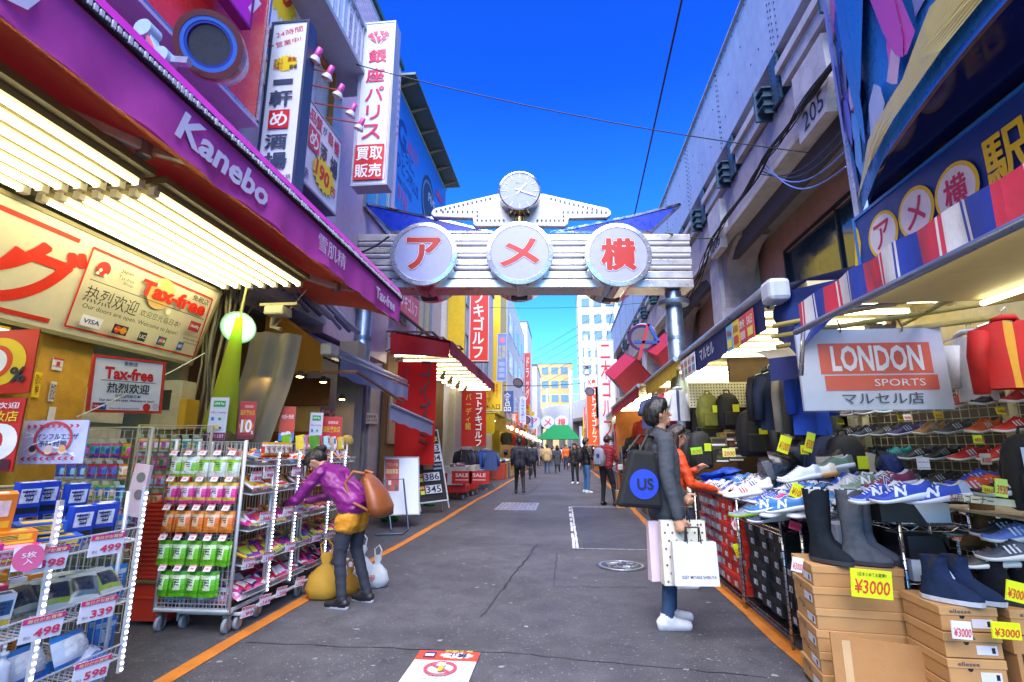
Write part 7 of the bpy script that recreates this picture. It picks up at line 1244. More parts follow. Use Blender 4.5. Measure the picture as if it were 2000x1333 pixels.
# pipes under the stall roof
PIPE = weathered('#b4a45a', '#5a4c22', .6, .6, 12)
for i, (a, b) in enumerate((((1.7, 4.2, 2.33), (3.2, 3.6, 2.5)), ((1.7, 4.25, 2.25), (3.2, 3.7, 2.38)), ((1.75, 4.3, 2.18), (3.1, 3.8, 2.27)), ((2.55, 3.2, 2.35), (2.75, 4.3, 2.35)))): m = MB(); m.tube([a, b], .02, 8); tag(part('roof_pipe', m, PIPE, smooth=True), 'yellowed scaffold pipe under the stall roof, %s' % ('uppermost', 'second', 'lowest', 'crosswise')[i], 'pipe', 'pipes under the stall roof')
m = MB(); m.b2((2.15, 4.5, 2.75), (5.05, 8.2, 2.8)); o = struct('stall_roof', m, mat('#c8bc94', .7, n=.15))
m = MB(); m.b2((3.45, 1.2, 0), (3.55, 5.5, 2.75)); m2 = part('stall_side_wall', m, weathered('#c8bb8c', '#7a6a40', .7, .4, 4)); tag(m2, 'cream painted side wall behind the shoe grid', 'wall')
m = MB(); m.b2((2.45, 7.7, 0), (5.05, 7.78, 2.75)); m2 = part('stall_end_wall', m, mat('#5a4632', .8, n=.3, sc=3)); tag(m2, 'brown end wall of the shoe stall behind the backpacks', 'wall')
pb = thing('pegboard', 'white perforated pegboard above the backpacks', 'pegboard', (2.28, 7.6, 1.95)); m = MB(); m.b2((-.46, 0, 0), (.46, .02, .36)); part('board', m, mat('#c9c3a8', .6), pb); m = MB()
for i in range(22):
    for j in range(8): m.box((-.43+.041*i, -.003, .03+.042*j), (.016, .006, .016))
stuff(part('holes', m, BLACK, pb))
# striplights of the second stall bay
for i in range(8):
    y = 4.75+.38*i; m = MB(); m.tube([(1.95, y, 2.66), (3.35, y, 2.66)], .018, 8); t = thing('tube_lamp', 'bare tube lamp across the shoe stall ceiling, number %s from the near end' % ('one', 'two', 'three', 'four', 'five', 'six', 'seven', 'eight')[i], 'tube lamp', (2.65, y, 2.66), group='tube lamps in the shoe stall'); part('tube', m, TUBE(5.), t, M=TR((-2.65, -y, -2.66)), smooth=True); m = MB(); m.b2((-.72, -.03, .03), (.72, .03, .07)); part('batten', m, mat('#d0c8a8', .5), t)
    for x in (-.72, .72): m = MB(); m.box((x, 0, 0), (.05, .06, .07)); part('lamp_holder', m, mat('#b8b0a0', .5), t)
# navy awning of the shoe stall
NV = sheer('#27306a', .1)
t = thing('navy_awning', 'navy roller awning with posters along the shoe stall', 'awning', (1.8, 6, 2.6)); O = TR((-1.8, -6, -2.6))
m = MB(); m.tube([(1.8, 4.5, 2.72), (1.8, 7.8, 2.72)], .05, 10); part('roller_bar', m, mat('#8d92a8', .35, .6), t, M=O, smooth=True); m = MB(); m.b2((1.75, 4.3, 2.58), (1.93, 4.52, 2.78)); part('end_cap', m, mat('#c3cbd8', .4), t, M=O, bev=.04)
m = MB(); m.grid(lambda u, v: V((1.79+.012*math.sin(u*32)*(1-v), 4.55+3.25*u, 2.38+.3*v+.008*math.sin(u*26)*(1-v))), 60, 4); part('valance', m, NV, t, M=O, smooth=True)
m = MB(); m.grid(lambda u, v: V((1.82+1.4*v, 4.5+3.3*u, 2.74+.35*v)), 20, 3); part('roof_cloth', m, NV, t, M=O)
XW = lambda x, y, z: Matrix(((0, 0, -1, x), (-1, 0, 0, y), (0, 1, 0, z), (0, 0, 0, 1)))
o = letter(t, 'マルセル', 0, 0, .62, .15, '#c8cce0', 0, bold=.01); o.matrix_basis = O @ XW(1.765, 6.35, 2.53)
for i in range(8):
    y = 4.72+.2*i if i < 4 else 6.85+.21*(i-4); c = ['#d8524a', '#c83a4a', '#d8c82a', '#6ab0d8', '#d4dce4', '#c8d0da', '#d8c8b8', '#c8d4e4'][i]
    pn = Panel('awning_poster', '%s sale poster pinned on the navy awning, number %s from the near end' % (('red', 'dark red', 'yellow', 'blue', 'white', 'pale grey', 'cream', 'pale blue')[i], ('one', 'two', 'three', 'four', 'five', 'six', 'seven', 'eight')[i]), 'poster', (1.755, y+.19, 2.36), (1.755, y, 2.36), (1.755, y+.19, 2.63), .002, c, c, group='posters on the navy awning'); pn.c(['SALE', '激安', '¥1000', '特価', '新作', '本日', '限定', '特売'][i], [0, .05], .14, .08, '#f0ecd8' if i < 2 else '#b82c2c', bold=.018).rect([-.07, -.02], [.07, -.1], ['#e8d86a', '#e0b0a8', '#c83a2a', '#e0d84a', '#5a88c0', '#a8547a', '#6a9a6a', '#c87a5a'][i])
# dark blue sheet between the awnings
t = thing('blue_tarp', 'dark blue tarpaulin flap between the two right-hand awnings', 'tarpaulin', (1.8, 3.9, 2.6)); a, b, c, d = PX(1512, 575, 1.9), PX(1690, 535, 2.05), PX(1560, 700, 1.75), PX(1515, 660, 1.9)
m = MB(); q0, q1, q2, q3 = [p-V((1.8, 3.9, 2.6)) for p in (a, b, c, d)]; m.grid(lambda u, v: q3.lerp(q2, u).lerp(q0.lerp(q1, u), v)+V((.02*math.sin(v*9+u*3), 0, 0)), 10, 14); part('sheet', m, sheer('#14307a', .1), t, smooth=True)
# clothes and bags in the stall
def hang(label, u, v, y, c, w=.46, h=.66, c2=None, rz=0., d=.1, sl=.52, group='clothes hanging in the shoe stall', nm='jacket'):
    p = PY(u, v, y); o = put(garment_mesh(c, w, h, d, c2, sl), nm, label, nm, group, TR(p, rz=rz)); m = MB(); m.tube([(-.15, 0, -.05), (0, 0, .0), (.15, 0, -.05)], .006, 5); m.tube([(0, 0, 0), (0, 0, .05), (.025, 0, .075), (.03, 0, .05)], .004, 5); stuff(part('hanger', m, STEEL, o)); return o
hang('red quilted jacket with yellow zip hanging at the right edge', 1958, 622, 3.6, '#c8201c', .34, .47, '#e0a020', -.15, .14, .5)
hang('white sports shirt with red piping beside the red jacket', 1888, 650, 3.95, '#d4d6dc', .2, .5, '#d8d8de', -.9, .08, .4, nm='shirt')
hang('black jersey hanging at the left of the stall row', 1500, 725, 5.6, '#1e2026', .4, .6, '#26282e', .2)
hang('navy jersey with white tag hanging beside the black one', 1515, 722, 5.5, '#22304e', .4, .62, '#c8ccd4', .2)
hang('beige trousers hanging between navy jersey and camouflage pair', 1540, 725, 5.3, '#b4ac9c', .3, .62, None, .3, .08, .6, nm='trousers')
hang('grey camouflage trousers hanging behind the hanging sign', 1557, 722, 5.2, '#5a5a52', .3, .64, '#3a3a36', .3, .08, .62, nm='trousers')
hang('bright blue jacket hanging just left of the hanging sign', 1572, 700, 4.9, '#1f50c8', .4, .7, '#1a44b0', .4)
hang('dark blue T-shirt on a hanger at the far end of the stall', 1280, 775, 8.3, '#2a3560', .42, .5, None, .1, .1, .3, nm='shirt')
hang('red and white shirt at the far end of the stall', 1300, 768, 8.2, '#b8283a', .3, .5, '#d8d8dc', .4, .1, .3, nm='shirt')
hang('white and navy shirt near the right gate post', 1322, 758, 8.0, '#c9ccd6', .34, .5, '#3a4468', .3, .1, .3, nm='shirt')
def backpack(label, u, v, y, c, s_=1., rz=.15, tagc='#d8e02a', M=None, group='backpacks in the stall'):
    p = PY(u, v, y); t = thing('backpack', label, 'backpack', group=group, M=(M or TR(p, rz=rz)) @ Matrix.Scale(s_, 4)); mt = mat(c, .7, n=.25, sc=14, b=.2, bs=20)
    m = MB(); n = 12
    def ring(z, rx, ry): return [(rx*math.copysign(abs(math.cos(a))**.6, math.cos(a)), ry*math.copysign(abs(math.sin(a))**.6, math.sin(a)), z) for a in [2*math.pi*i/n for i in range(n)]]
    sec = [(-.5, .12, .06), (-.48, .15, .085), (-.3, .155, .095), (-.12, .145, .085), (-.04, .11, .06), (-.005, .05, .03)]; vs = [q for s in sec for q in ring(*s)]
    m.add(vs, [(i*n+j, i*n+(j+1) % n, (i+1)*n+(j+1) % n, (i+1)*n+j) for i in range(len(sec)-1) for j in range(n)]+[tuple(range(n))[::-1], tuple(range(len(vs)-n, len(vs)))]); part('bag_body', m, mt, t, smooth=True)
    m = MB(); m.box((0, -.1, -.36), (.22, .05, .2)); part('pocket', m, mt, t, bev=.02); m = MB(); m.tube([(-.04, 0, -.01), (-.03, 0, .04), (.03, 0, .04), (.04, 0, -.01)], .01, 6); part('handle', m, mt, t); m = MB(); m.box((.05, -.13, -.22), (.09, .004, .1)); part('price_tag', m, mat(tagc, .5), t)
    for sx_ in (-1, 1): m = MB(); m.tube([(sx_*.09, .07, -.06), (sx_*.13, .1, -.25), (sx_*.12, .06, -.48)], .014, 6); part('strap', m, mt, t)
    return t
backpack('olive camouflage backpack hanging under the pegboard', 1381, 770, 7.1, '#6a6a1e', .95); backpack('black backpack hanging right of the camouflage one', 1419, 768, 7.0, '#17181a', .95)
backpack('black backpack low beside the gate post', 1365, 842, 6.6, '#1c1d1e', .9, tagc='#c8e02a'); backpack('small black bag with green tag at the far shelf end', 1347, 850, 7.2, '#202224', .8)
backpack('navy duffel bag behind the shoe table', 1608, 850, 4.9, '#1c2a4e', 1.05, tagc='#e08a2a'); backpack('black duffel bag right of the navy one', 1645, 850, 4.8, '#16181c', 1.05); backpack('dark grey duffel hanging above the rail of coats', 1465, 800, 6.4, '#1e2022', 1.1); bq = backpack('black bag with white letter emblem at the right edge', 2002, 846, 2.85, '#1a1a1c', .75, rz=-.3)
letter(bq, 'B', 0, 0, .14, .15, '#d4d4dc', 0, bold=.04).matrix_basis = Matrix(((1, 0, 0, -.02), (0, 0, -1, -.128), (0, 1, 0, -.17), (0, 0, 0, 1)))
clothes_rail('chrome rail of coats behind the shoe table', 2.75, 5.4, 1.3, 1.42, ['#c8c2b4', '#1a1a1e', '#8a8d80', '#22283a', '#2f3a34', '#1a1a1e', '#b0a890', '#2f3a34', '#1a1a1e', '#22283a'], 1.2, '%s coat on the rail behind the shoe table', 'coats on the stall rail')
for i in range(10):
    u = 1392+rs.uniform(-2, 50); p = PY(u, 845+rs.uniform(0, 45), 6.9); put(carton_mesh(.2, .12, .12, *rs.sample(['#4a2c24', '#6a6a2a', '#8a5a3a', '#2a2a2c', '#a07a4a'], 2)), 'stock_box', 'stock box piled under the backpacks at the stall end', 'box', 'stock boxes at the stall end', TR((p.x, p.y, p.z-.1), rz=rs.uniform(-.2, .2)))
m = MB(); m.box((0, 0, .45), (1.5, .5, .9)); o = part('stock_counter', m, mat('#3a3026', .8, n=.2), M=TR((2.5, 7.3, 0))); tag(o, 'dark counter at the back end of the shoe stall', 'counter')
p = PY(1548, 700, 4.6); t = thing('small_blue_awning', 'small navy valance with phone posters inside the stall', 'awning', p)
m = MB(); m.grid(lambda u, v: V((-.2+.6*u, -.1*u, -.2*(1-v)+.05*u)), 14, 3); part('valance', m, NV, t); m = MB(); m.grid(lambda u, v: V((-.2+.6*u, -.1*u+.3*v, .0+.05*u+.12*v)), 14, 3); part('roof_cloth', m, mat('#8a8478', .7), t)
gc = ['#1a1a1e', '#22283a', '#5f6470', '#8a8d80', '#2f3a34', '#a02a24', '#c8c2b4', '#303a6a']
for i in range(22):
    c = gc[rs.randrange(8)]; lo = i % 2; put(garment_mesh(c), 'jacket', '%s garment crowding the back of the shoe stall, %s row' % (c_name(c), ('upper', 'lower')[lo]), 'jacket', 'garments at the back of the stall', TR((2.75+.03*i, 6.9-.075*i, 2.45-.62*lo), rz=.9+rs.uniform(-.3, .3)))
for i in range(16):
    p = PY(1395+rs.uniform(0, 260), rs.uniform(840, 895), 5.6-rs.random()); c = rs.choice(gc); put(bag_mesh(.3, .26, .09, c, c, '#2a2a30'), 'soft_bag', '%s soft bag heaped behind the shoe table' % c_name(c), 'bag', 'soft bags behind the shoe table', TR((p.x+.45, p.y, 1.15+rs.uniform(0, .2)), rz=rs.uniform(0, 3), rx=1.2))
# blue sheet of garments at the far end of the table
for i in range(6): put(bag_mesh(.3, .24, .05, '#1f50c8', '#2a5ad0', '#1a3fa0'), 'folded_garment', 'heap of bright blue garments at the far end of the shoe table', 'garment', 'blue garments on the shoe table', TR((1.75+.1*(i % 3), 6.45+.1*(i // 3), .95+.03*i), rz=i, rx=.2))
# ================================================================ RIGHT: FURTHER STALLS
def side_stall(idx, label, y0, y1, cloth, n_t, wallc, xf=1.75, z=2.65):
    t = thing('market_stall', label, 'stall', (xf+1, y0, 0)); O = TR((-xf-1, -y0, 0))
    m = MB(); m.b2((xf+2.0, y0, 0), (xf+2.08, y1, z+.1)); part('back_wall', m, mat(wallc, .8, n=.3, sc=3), t, M=O); m = MB(); m.b2((xf+.05, y0, z+.1), (xf+2.1, y1, z+.16)); part('ceiling', m, mat('#c8b890', .7), t, M=O)
    m = MB(); m.b2((xf+.1, y1-.06, 0), (xf+2, y1, z)); part('end_wall', m, mat(wallc, .8, n=.3, sc=3), t, M=O)
    m = MB(); m.grid(lambda u, v: V((xf+.01*math.sin(u*50)*(1-v), y0+(y1-y0)*u, z-.16+.26*v+.012*math.sin(u*30)*(1-v))), 40, 3); part('valance', m, sheer(cloth, .2), t, M=O); m = MB(); m.tube([(xf, y0, z+.12), (xf, y1, z+.12)], .04, 8); part('roller_bar', m, STEEL, t, M=O)
    for i in range(n_t): m = MB(); y = y0+.4+(y1-y0-.8)*i/(n_t-1); m.tube([(xf+.25, y, z+.02), (xf+1.7, y, z+.02)], .022, 6); part('tube_lamp', m, TUBE(5.), t, M=O, smooth=True)
side_stall(0, 'yellow-valanced stall just beyond the right gate post', 8.2, 11.2, '#c8a83a', 6, '#8a6a44', 1.8); side_stall(1, 'crimson-valanced clothes stall beyond the yellow one', 11.6, 18, '#a8203c', 12, '#a8642c', 1.7); side_stall(2, 'pale-valanced stall further along under the viaduct', 18.6, 26, '#c8b8a8', 10, '#8a5a3a', 1.85); side_stall(3, 'orange-valanced stall far along the right side', 26.8, 36, '#d8622a', 10, '#c0702c', 2.0)
pn = Panel('stall_sign', 'white sign with red characters inside the crimson stall', 'sign', PX(1232, 843, 3.2), PX(1268, 850, 3.2)-V((0, 0, 0)), PX(1232, 815, 3.2), .05, '#d8d0c8', '#888'); 
for i in range(16):
    y = 8.6+i*1.1; c = ['#1a1a1e', '#8a8d80', '#2a55b0', '#c8c2b4', '#5f6470', '#22283a', '#a02a24', '#b0a890'][i % 8]
    put(garment_mesh(c), 'jacket', '%s garment hanging along the right-hand stalls, %s' % (c_name(c), 'near the gate post' if y < 13 else ('midway' if y < 19 else 'far along')), 'jacket', 'garments hanging along the right stalls', TR((2.3+.5*(i % 2), y, 2.2-.2*(i % 3)), rz=-.4+.3*(i % 3)))
for i in range(26):
    y = 8.3+i*.95; x = 1.95+.25*(i % 2)+(.02*(y-8)); t = thing('goods_table', 'low table of goods along the right stalls, about %d metres down the street' % round(y), 'table', (x, y, 0), group='goods tables along the right stalls'); m = MB(); m.b2((-.3, -.42, .55), (.3, .42, .6)); part('tabletop', m, mat(rs.choice(['#4a4a54', '#b8aa90', '#7a3a34', '#5a6a8a']), .7), t); m = MB(); m.b2((-.28, -.4, 0), (.28, .4, .549)); part('skirt', m, mat(rs.choice(['#2a2a30', '#6a5a4a', '#8a3a34', '#3a4a6a']), .8, n=.2), t)
    for k in range(8): put(bag_mesh(.17, .14, .05, *rs.sample(['#5a90d0', '#d8dce4', '#1a1c22', '#3a4a5a', '#a8b0bc', '#8ac83a', '#c83a3a', '#2a3a6a'], 3)), 'small_goods', 'small packed accessories heaped on the right stall tables', 'goods', 'accessories on the right stalls', TR((x+rs.uniform(-.22, .22), y-.36+.1*k, .66+rs.uniform(0, .15)), rz=rs.uniform(0, 3), rx=rs.uniform(0, 1.2)))
for i in range(5):
    y = 9.4+2.1*i; t = thing('bag_stand', 'dark bags hung on a pole stand, number %s along the right stalls' % ('one', 'two', 'three', 'four', 'five')[i], 'display stand', (1.95, y, 0), group='bag stands along the right'); m = MB(); m.tube([(0, 0, 0), (0, 0, 1.5)], .02, 6); part('pole', m, STEEL, t)
    for k in range(5): m = MB(); m.box((.1*math.cos(k*1.3), .1*math.sin(k*1.3), 1.4-.2*k), (.18, .14, .2)); part('bag', m, mat(['#1a1a1e', '#2a3a6a', '#3a3a40', '#c8ccd4', '#1e1e24'][k], .6), t, bev=.04)
m = MB(); m.box((0, 0, .2), (.2, .25, .4)); o = part('small_carton', m, KRAFT, M=TR(PZ(1212, 992, 0))); tag(o, 'small brown carton on the road beside the stalls', 'carton')
# tall signs on the right
p_ = (PY(1172, 870, 22), PY(1206, 870, 22), PY(1168, 664, 22)); bl, br = p_[0], p_[1]; pn = Panel('golf_sign', 'tall white vertical sign with red characters on the right', 'sign', bl, V((br.x, br.y, bl.z)), V((bl.x, bl.y, p_[2].z)), .35, '#c8cde6', '#c3c8d4', .03); pn.vt('二木ゴルフ', [0, pn.h*.45], [0, -pn.h*.42], pn.w*.62, '#d01c14', bold=.018)
p_ = (PY(1148, 870, 32), PY(1172, 870, 32), PY(1148, 738, 32)); pn = Panel('orange_golf_sign', 'orange and white vertical sign beyond the white one', 'sign', p_[0], V((p_[1].x, 32, p_[0].z)), p_[2], .3, '#d8521c', '#d8ccc4', .02); pn.rect([-pn.w/2, pn.h/2], [pn.w/2, pn.h*.36], '#e4dcd8').c('K☻', [0, pn.h*.43], pn.w*.6, pn.h*.08, '#c83a1c', bold=.03).vt('コトブキゴルフ', [pn.w*.1, pn.h*.33], [pn.w*.1, -pn.h*.46], pn.w*.42, '#f0e4dc', bold=.02)
t = thing('feather_flag', 'crimson feather flag reading Tax Free Shop on the right', 'flag', (1.9, 19.5, 0)); m = MB(); m.tube([(0, 0, 0), (0, 0, 2.0), (.12, 0, 2.3)], .015, 6); part('pole', m, STEEL, t); m = MB(); m.prism([(-.02, .6), (.36, .7), (.42, 1.5), (.3, 2.0), (.05, 2.35), (-.02, 2.3)], 0, .01); q = part('flag', m, sheer('#cc1440', .3), t, M=TR((0, 0, 0), rx=math.pi/2)); letter(q, 'Tax Free Shop', .2, 1.4, 1.2, .16, '#f0dce0', .013, rot=-math.pi/2)
for i, (u, v, y, s_) in enumerate(((1228, 735, 17, .95), (1305, 690, 14, .7))):
    p = PY(u, v, y); t = thing('red_cube_lantern', '%s red cube lantern hung under the viaduct edge' % ('farther large', 'nearer')[i], 'lantern', M=Matrix.Translation(p) @ Euler((.5, .7, .6)).to_matrix().to_4x4()); m = MB(); m.box((0, 0, 0), (s_, s_, s_)); part('box', m, mat('#a02838', .45, n=.1), t); m = MB(); m.ringbox(0, 0, s_+.02, s_+.02, .04, s_/2, s_/2+.02); part('frame', m, mat('#6a1c28', .5), t)
for i, (u, v, y, s_) in enumerate(((1255, 660, 15, .42), (1012, 748, 30, .32), (1028, 820, 45, .4), (1152, 765, 27, .25))):
    p = PY(u, v, y); t = thing('drum_ornament', 'grey drum street ornament with red and blue rings, %s' % ('by the right gate post', 'beyond the yellow sign', 'far down the left', 'beside the tall white sign')[i], 'ornament', M=Matrix.Translation(p) @ V((-.3, -.8, -.5)).to_track_quat('Z', 'Y').to_matrix().to_4x4(), group='drum street ornaments'); m = MB(); m.lathe([(0.001, -s_*1.1), (s_*.6, -s_*.95), (s_*.95, -s_*.4), (s_, 0)], 20); part('shell', m, mat('#a9acbc', .4), t, smooth=True)
    for a, b, c in ((1., .92, '#b02a3a'), (.92, .78, '#2a55b0'), (.78, .01, '#a49eac')): m = MB(); m.lathe([(s_*a, .0), (s_*a, .04), (s_*b, .04)], 20); part('ring' if b > .1 else 'lens', m, mat(c, .4), t)
t = thing('star_ornament', 'red and blue letter frame ornament beside the right gate post', 'ornament', PY(1275, 668, 14)); m = MB()
for nm, a, b, c in (('bar', (-.5, 0, 0), (.6, 0, -.05), '#2a4a9a'), ('bar', (-.1, 0, .5), (-.4, 0, -.5), '#b02a3a'), ('bar', (-.1, 0, .5), (.4, 0, -.5), '#2a55b0')): m = MB(); m.beam(a, b, .08, .08); part(nm, m, mat(c, .4), t)
# ================================================================ PEOPLE
from mathutils import noise
def fuse(caps, mats, vox, sm=2, name='body', wr=1.):
    """one continuous skin grown round a set of tapered limbs; each face takes the cloth of the limb it lies on"""
    mb = MB()
    for a, ra, b, rb, mi in caps: mb.tube([a, b], [ra, rb], 12, 0, True, True)
    me = mb.mesh('tmp', [SKIN]); o = bpy.data.objects.new('tmp', me); sc_ = bpy.data.scenes.new('tmp'); sc_.collection.objects.link(o)
    r = o.modifiers.new('r', 'REMESH'); r.mode = 'VOXEL'; r.voxel_size = vox; r.use_smooth_shade = True
    if sm: s_ = o.modifiers.new('s', 'SMOOTH'); s_.factor = .5; s_.iterations = sm
    vl = sc_.view_layers[0]; vl.update(); out = bpy.data.meshes.new_from_object(o.evaluated_get(vl.depsgraph)); bpy.data.scenes.remove(sc_); bpy.data.objects.remove(o); bpy.data.meshes.remove(me)
    out.name = name; out.materials.clear()
    for m_ in mats: out.materials.append(m_)
    n = len(out.polygons); c = np.empty(n*3); out.polygons.foreach_get('center', c); c = c.reshape(-1, 3); best = np.full(n, 1e9); idx = np.zeros(n, int)
    for a, ra, b, rb, mi in caps:
        a, b = np.array(a), np.array(b); d = b-a; t_ = np.clip(((c-a)@d)/max(d@d, 1e-9), 0, 1); dist = np.linalg.norm(c-a-t_[:, None]*d, axis=1)-(ra+(rb-ra)*t_); k = dist < best; best[k] = dist[k]; idx[k] = mi
    nv = len(out.vertices); co = np.empty(nv*3); nm_ = np.empty(nv*3); out.vertices.foreach_get('co', co); out.vertices.foreach_get('normal', nm_); co = co.reshape(-1, 3); nm_ = nm_.reshape(-1, 3); cl = np.zeros(nv)
    for p_, mi in zip(out.polygons, idx):
        if mi in (0, 1, 6): cl[list(p_.vertices)] = .55 if mi == 1 else 1
    if name == 'hair': off = np.array([noise.noise(V((x*70, y*70, z*9))) for x, y, z in co])*.007
    elif vox < .02: off = np.array([(noise.noise(V((x*8, y*8, z*19)))+.5*noise.noise(V((x*21, y*21, z*34))))*k_ for (x, y, z), k_ in zip(co, cl)])*.0105*wr
    else: off = np.zeros(nv)
    out.vertices.foreach_set('co', (co+nm_*off[:, None]).ravel())
    out.polygons.foreach_set('material_index', idx); out.polygons.foreach_set('use_smooth', [True]*n); out.update(); return out
def hand_caps(w, d, up_, curl=.5, s=1., mi=2, thumb=1):
    w, d = V(w), V(d).normalized(); up_ = V(up_); n = (up_-d*up_.dot(d)).normalized(); side = d.cross(n); out = []
    pk = w+d*.075*s; out.append((w, .026*s, pk, .032*s, mi)); out.append((w+d*.03*s+side*.02*s, .018*s, pk+side*.024*s, .014*s, mi)); out.append((w+d*.03*s-side*.02*s, .018*s, pk-side*.024*s, .014*s, mi))
    for i, L_ in enumerate((.06, .07, .066, .052)):
        b = pk+side*(.031-.0205*i)*s; a1 = curl; k1 = b+(d*math.cos(a1)-n*math.sin(a1))*L_*.55*s; k2 = k1+(d*math.cos(a1*2.1)-n*math.sin(a1*2.1))*L_*.5*s; out += [(b, .0098*s, k1, .0092*s, mi), (k1, .0092*s, k2, .0078*s, mi)]
    tb = w+d*.025*s+side*thumb*.028*s; k1 = tb+(d*.6+side*thumb*.8-n*.25).normalized()*.04*s; k2 = k1+(d*.9+side*thumb*.25-n*.45).normalized()*.032*s; out += [(tb, .014*s, k1, .011*s, mi), (k1, .011*s, k2, .009*s, mi)]
    return out
def person(label, loc, rz, top, pants, hair='#17130f', shoe='#1c1c20', H=1.7, lean=0., head=0., turn=0., hem=.86, vox=.016, armL=None, armR=None, legL=None, legR=None, bulk=1., hairst='short', sole=None, skirt=None, topm=None, near=False, curl=.5, collar=None, group=None, sm=2, skin='#c49072', wr=1.):
    s = H/1.7; t = thing('person', label, 'person', loc, rz, group)
    Rm = Matrix.Rotation(-R_(lean), 3, 'X'); piv = V((0, 0, .95))
    def U_(x, y, z): return Rm @ (V((x, y, z))-piv)+piv
    hc = U_(0, .02, 1.52); Hm = Rm @ Matrix.Rotation(R_(turn), 3, 'Z') @ Matrix.Rotation(-R_(head), 3, 'X')
    def Hd(x, y, z): return Hm @ V((x, y-.01, z-1.52))+hc
    C = []; B = bulk
    for sx, lg in ((-1, legL), (1, legR)):
        k, a = lg or ((sx*.105, .03, .5), (sx*.11, -.01, .085)); hip = V((sx*.085, 0, .9)); C += [(hip, .098, V(k), .066, 1), (V(k), .064, V(a)+V((0, 0, .02)), .048, 1)]
        f = V(a); tilt = .0; C += [(f+V((0, -.045, -.035)), .043, f+V((0, .05, -.037)), .042, 3), (f+V((0, .05, -.04)), .042, f+V((sx*.012, .145, -.05)), .033, 3), (f+V((0, -.01, .0)), .05, f+V((0, .03, -.03)), .045, 3)]
        if sole: C += [(f+V((0, -.055, -.066)), .03, f+V((sx*.01, .15, -.066)), .028, 5)]
    C += [(V((-.07, -.01, .95)), .105, V((.07, -.01, .95)), .105, 1)]
    for sx in (-1, 1): C += [(U_(sx*.075, 0, 1.0), .108*B, U_(sx*.095, 0, 1.27), .112*B, 0), (V((sx*.075, .005, hem+.1)), .125*B, U_(sx*.07, 0, 1.02), .115*B, 0)]
    C += [(U_(-.1, 0, 1.3), .105*B, U_(.1, 0, 1.3), .105*B, 0), (U_(-.145, -.01, 1.385), .07*B, U_(.145, -.01, 1.385), .07*B, 0), (U_(0, -.01, 1.4), .075, U_(0, 0, 1.45), .06, 0)]
    if skirt is not None:
        for sx in (-1, 1): C += [(V((sx*.08, .02, skirt+.11)), .124, V((sx*.07, 0, .84)), .115, 6), (V((sx*.07, -.03, .95)), .122, U_(sx*.08, -.01, 1.1), .118, 0)]
    C += [(U_(0, .0, 1.42), .05, Hd(0, .01, 1.53), .048, 2)]
    C += [(Hd(0, .0, 1.585), .080, Hd(0, .012, 1.63), .086, 2), (Hd(0, .055, 1.535), .042, Hd(0, .03, 1.57), .062, 2), (Hd(0, .085, 1.6), .012, Hd(0, .11, 1.572), .0135, 2)]
    for sx in (-1, 1): C += [(Hd(sx*.082, .0, 1.60), .016, Hd(sx*.083, .0, 1.57), .012, 2)]
    for sx, ar in ((-1, armL), (1, armR)):
        sh_ = U_(sx*.185, -.01, 1.375); e, w = ar or (U_(sx*.245, -.03, 1.11), U_(sx*.25, .07, .88)); e, w = V(e), V(w); C += [(sh_, .066*B, e, .053*B, 0), (e, .052*B, w, .041*B, 0)]
        d = (w-e).normalized(); C += [(e.lerp(w, .9), .03, w+d*.02, .028, 2)]
        if near: C += hand_caps(w+d*.012, d, V((sx*.6, -.2, .8)) if abs(d.z) < .7 else V((sx, 0, 0)), curl, 1.05, 2, 1 if sx < 0 else -1)
        else: C += [(w+d*.02, .034, w+d*.09, .034, 2), (w+d*.09, .03, w+d*.15, .02, 2)]
    sc_ = lambda q: tuple(x*s for x in q)
    C = [(sc_(a), ra*s, sc_(b), rb*s, mi) for a, ra, b, rb, mi in C]
    tm = topm or mat(top, .7, n=.12, b=.25, bs=14); mats = [tm, mat(pants, .8, n=.18, sc=6, b=.25, bs=18), mat(skin, .5, n=.05), mat(shoe, .5, n=.1), mat(hair, .5), mat(sole or shoe, .5), mat('#d08a1c', .7, n=.12, b=.2, bs=14)]
    link('body', fuse(C, mats, vox*s, sm, wr=wr), t)
    hh = [(Hd(0, -.015, 1.62), .094, Hd(0, .012, 1.652), .090, 0), (Hd(0, -.04, 1.585), .084, Hd(0, -.02, 1.63), .092, 0), (Hd(-.045, .05, 1.68), .045, Hd(.045, .05, 1.68), .045, 0)]
    for sx in (-1, 1): hh += [(Hd(sx*.07, -.02, 1.6), .03, Hd(sx*.068, .02, 1.65), .034, 0)]
    if hairst == 'long': hh += [(Hd(0, -.06, 1.6), .085, Hd(0, -.07, 1.45), .075, 0)]+[(Hd(sx*.065, -.02, 1.62), .04, Hd(sx*.075, -.03, 1.47), .04, 0) for sx in (-1, 1)]
    if hairst == 'tied': hh += [(Hd(0, -.1, 1.63), .045, Hd(0, -.14, 1.58), .04, 0)]
    hh = [(sc_(a), ra*s, sc_(b), rb*s, 0) for a, ra, b, rb, _ in hh]
    hm = fuse(hh, [mat(hair, .42, n=.3, sc=40, b=.5, bs=90)], max(.009, vox*.8)*s, 2, 'hair')
    # the hair stops at the face
    link('hair', hm, t)
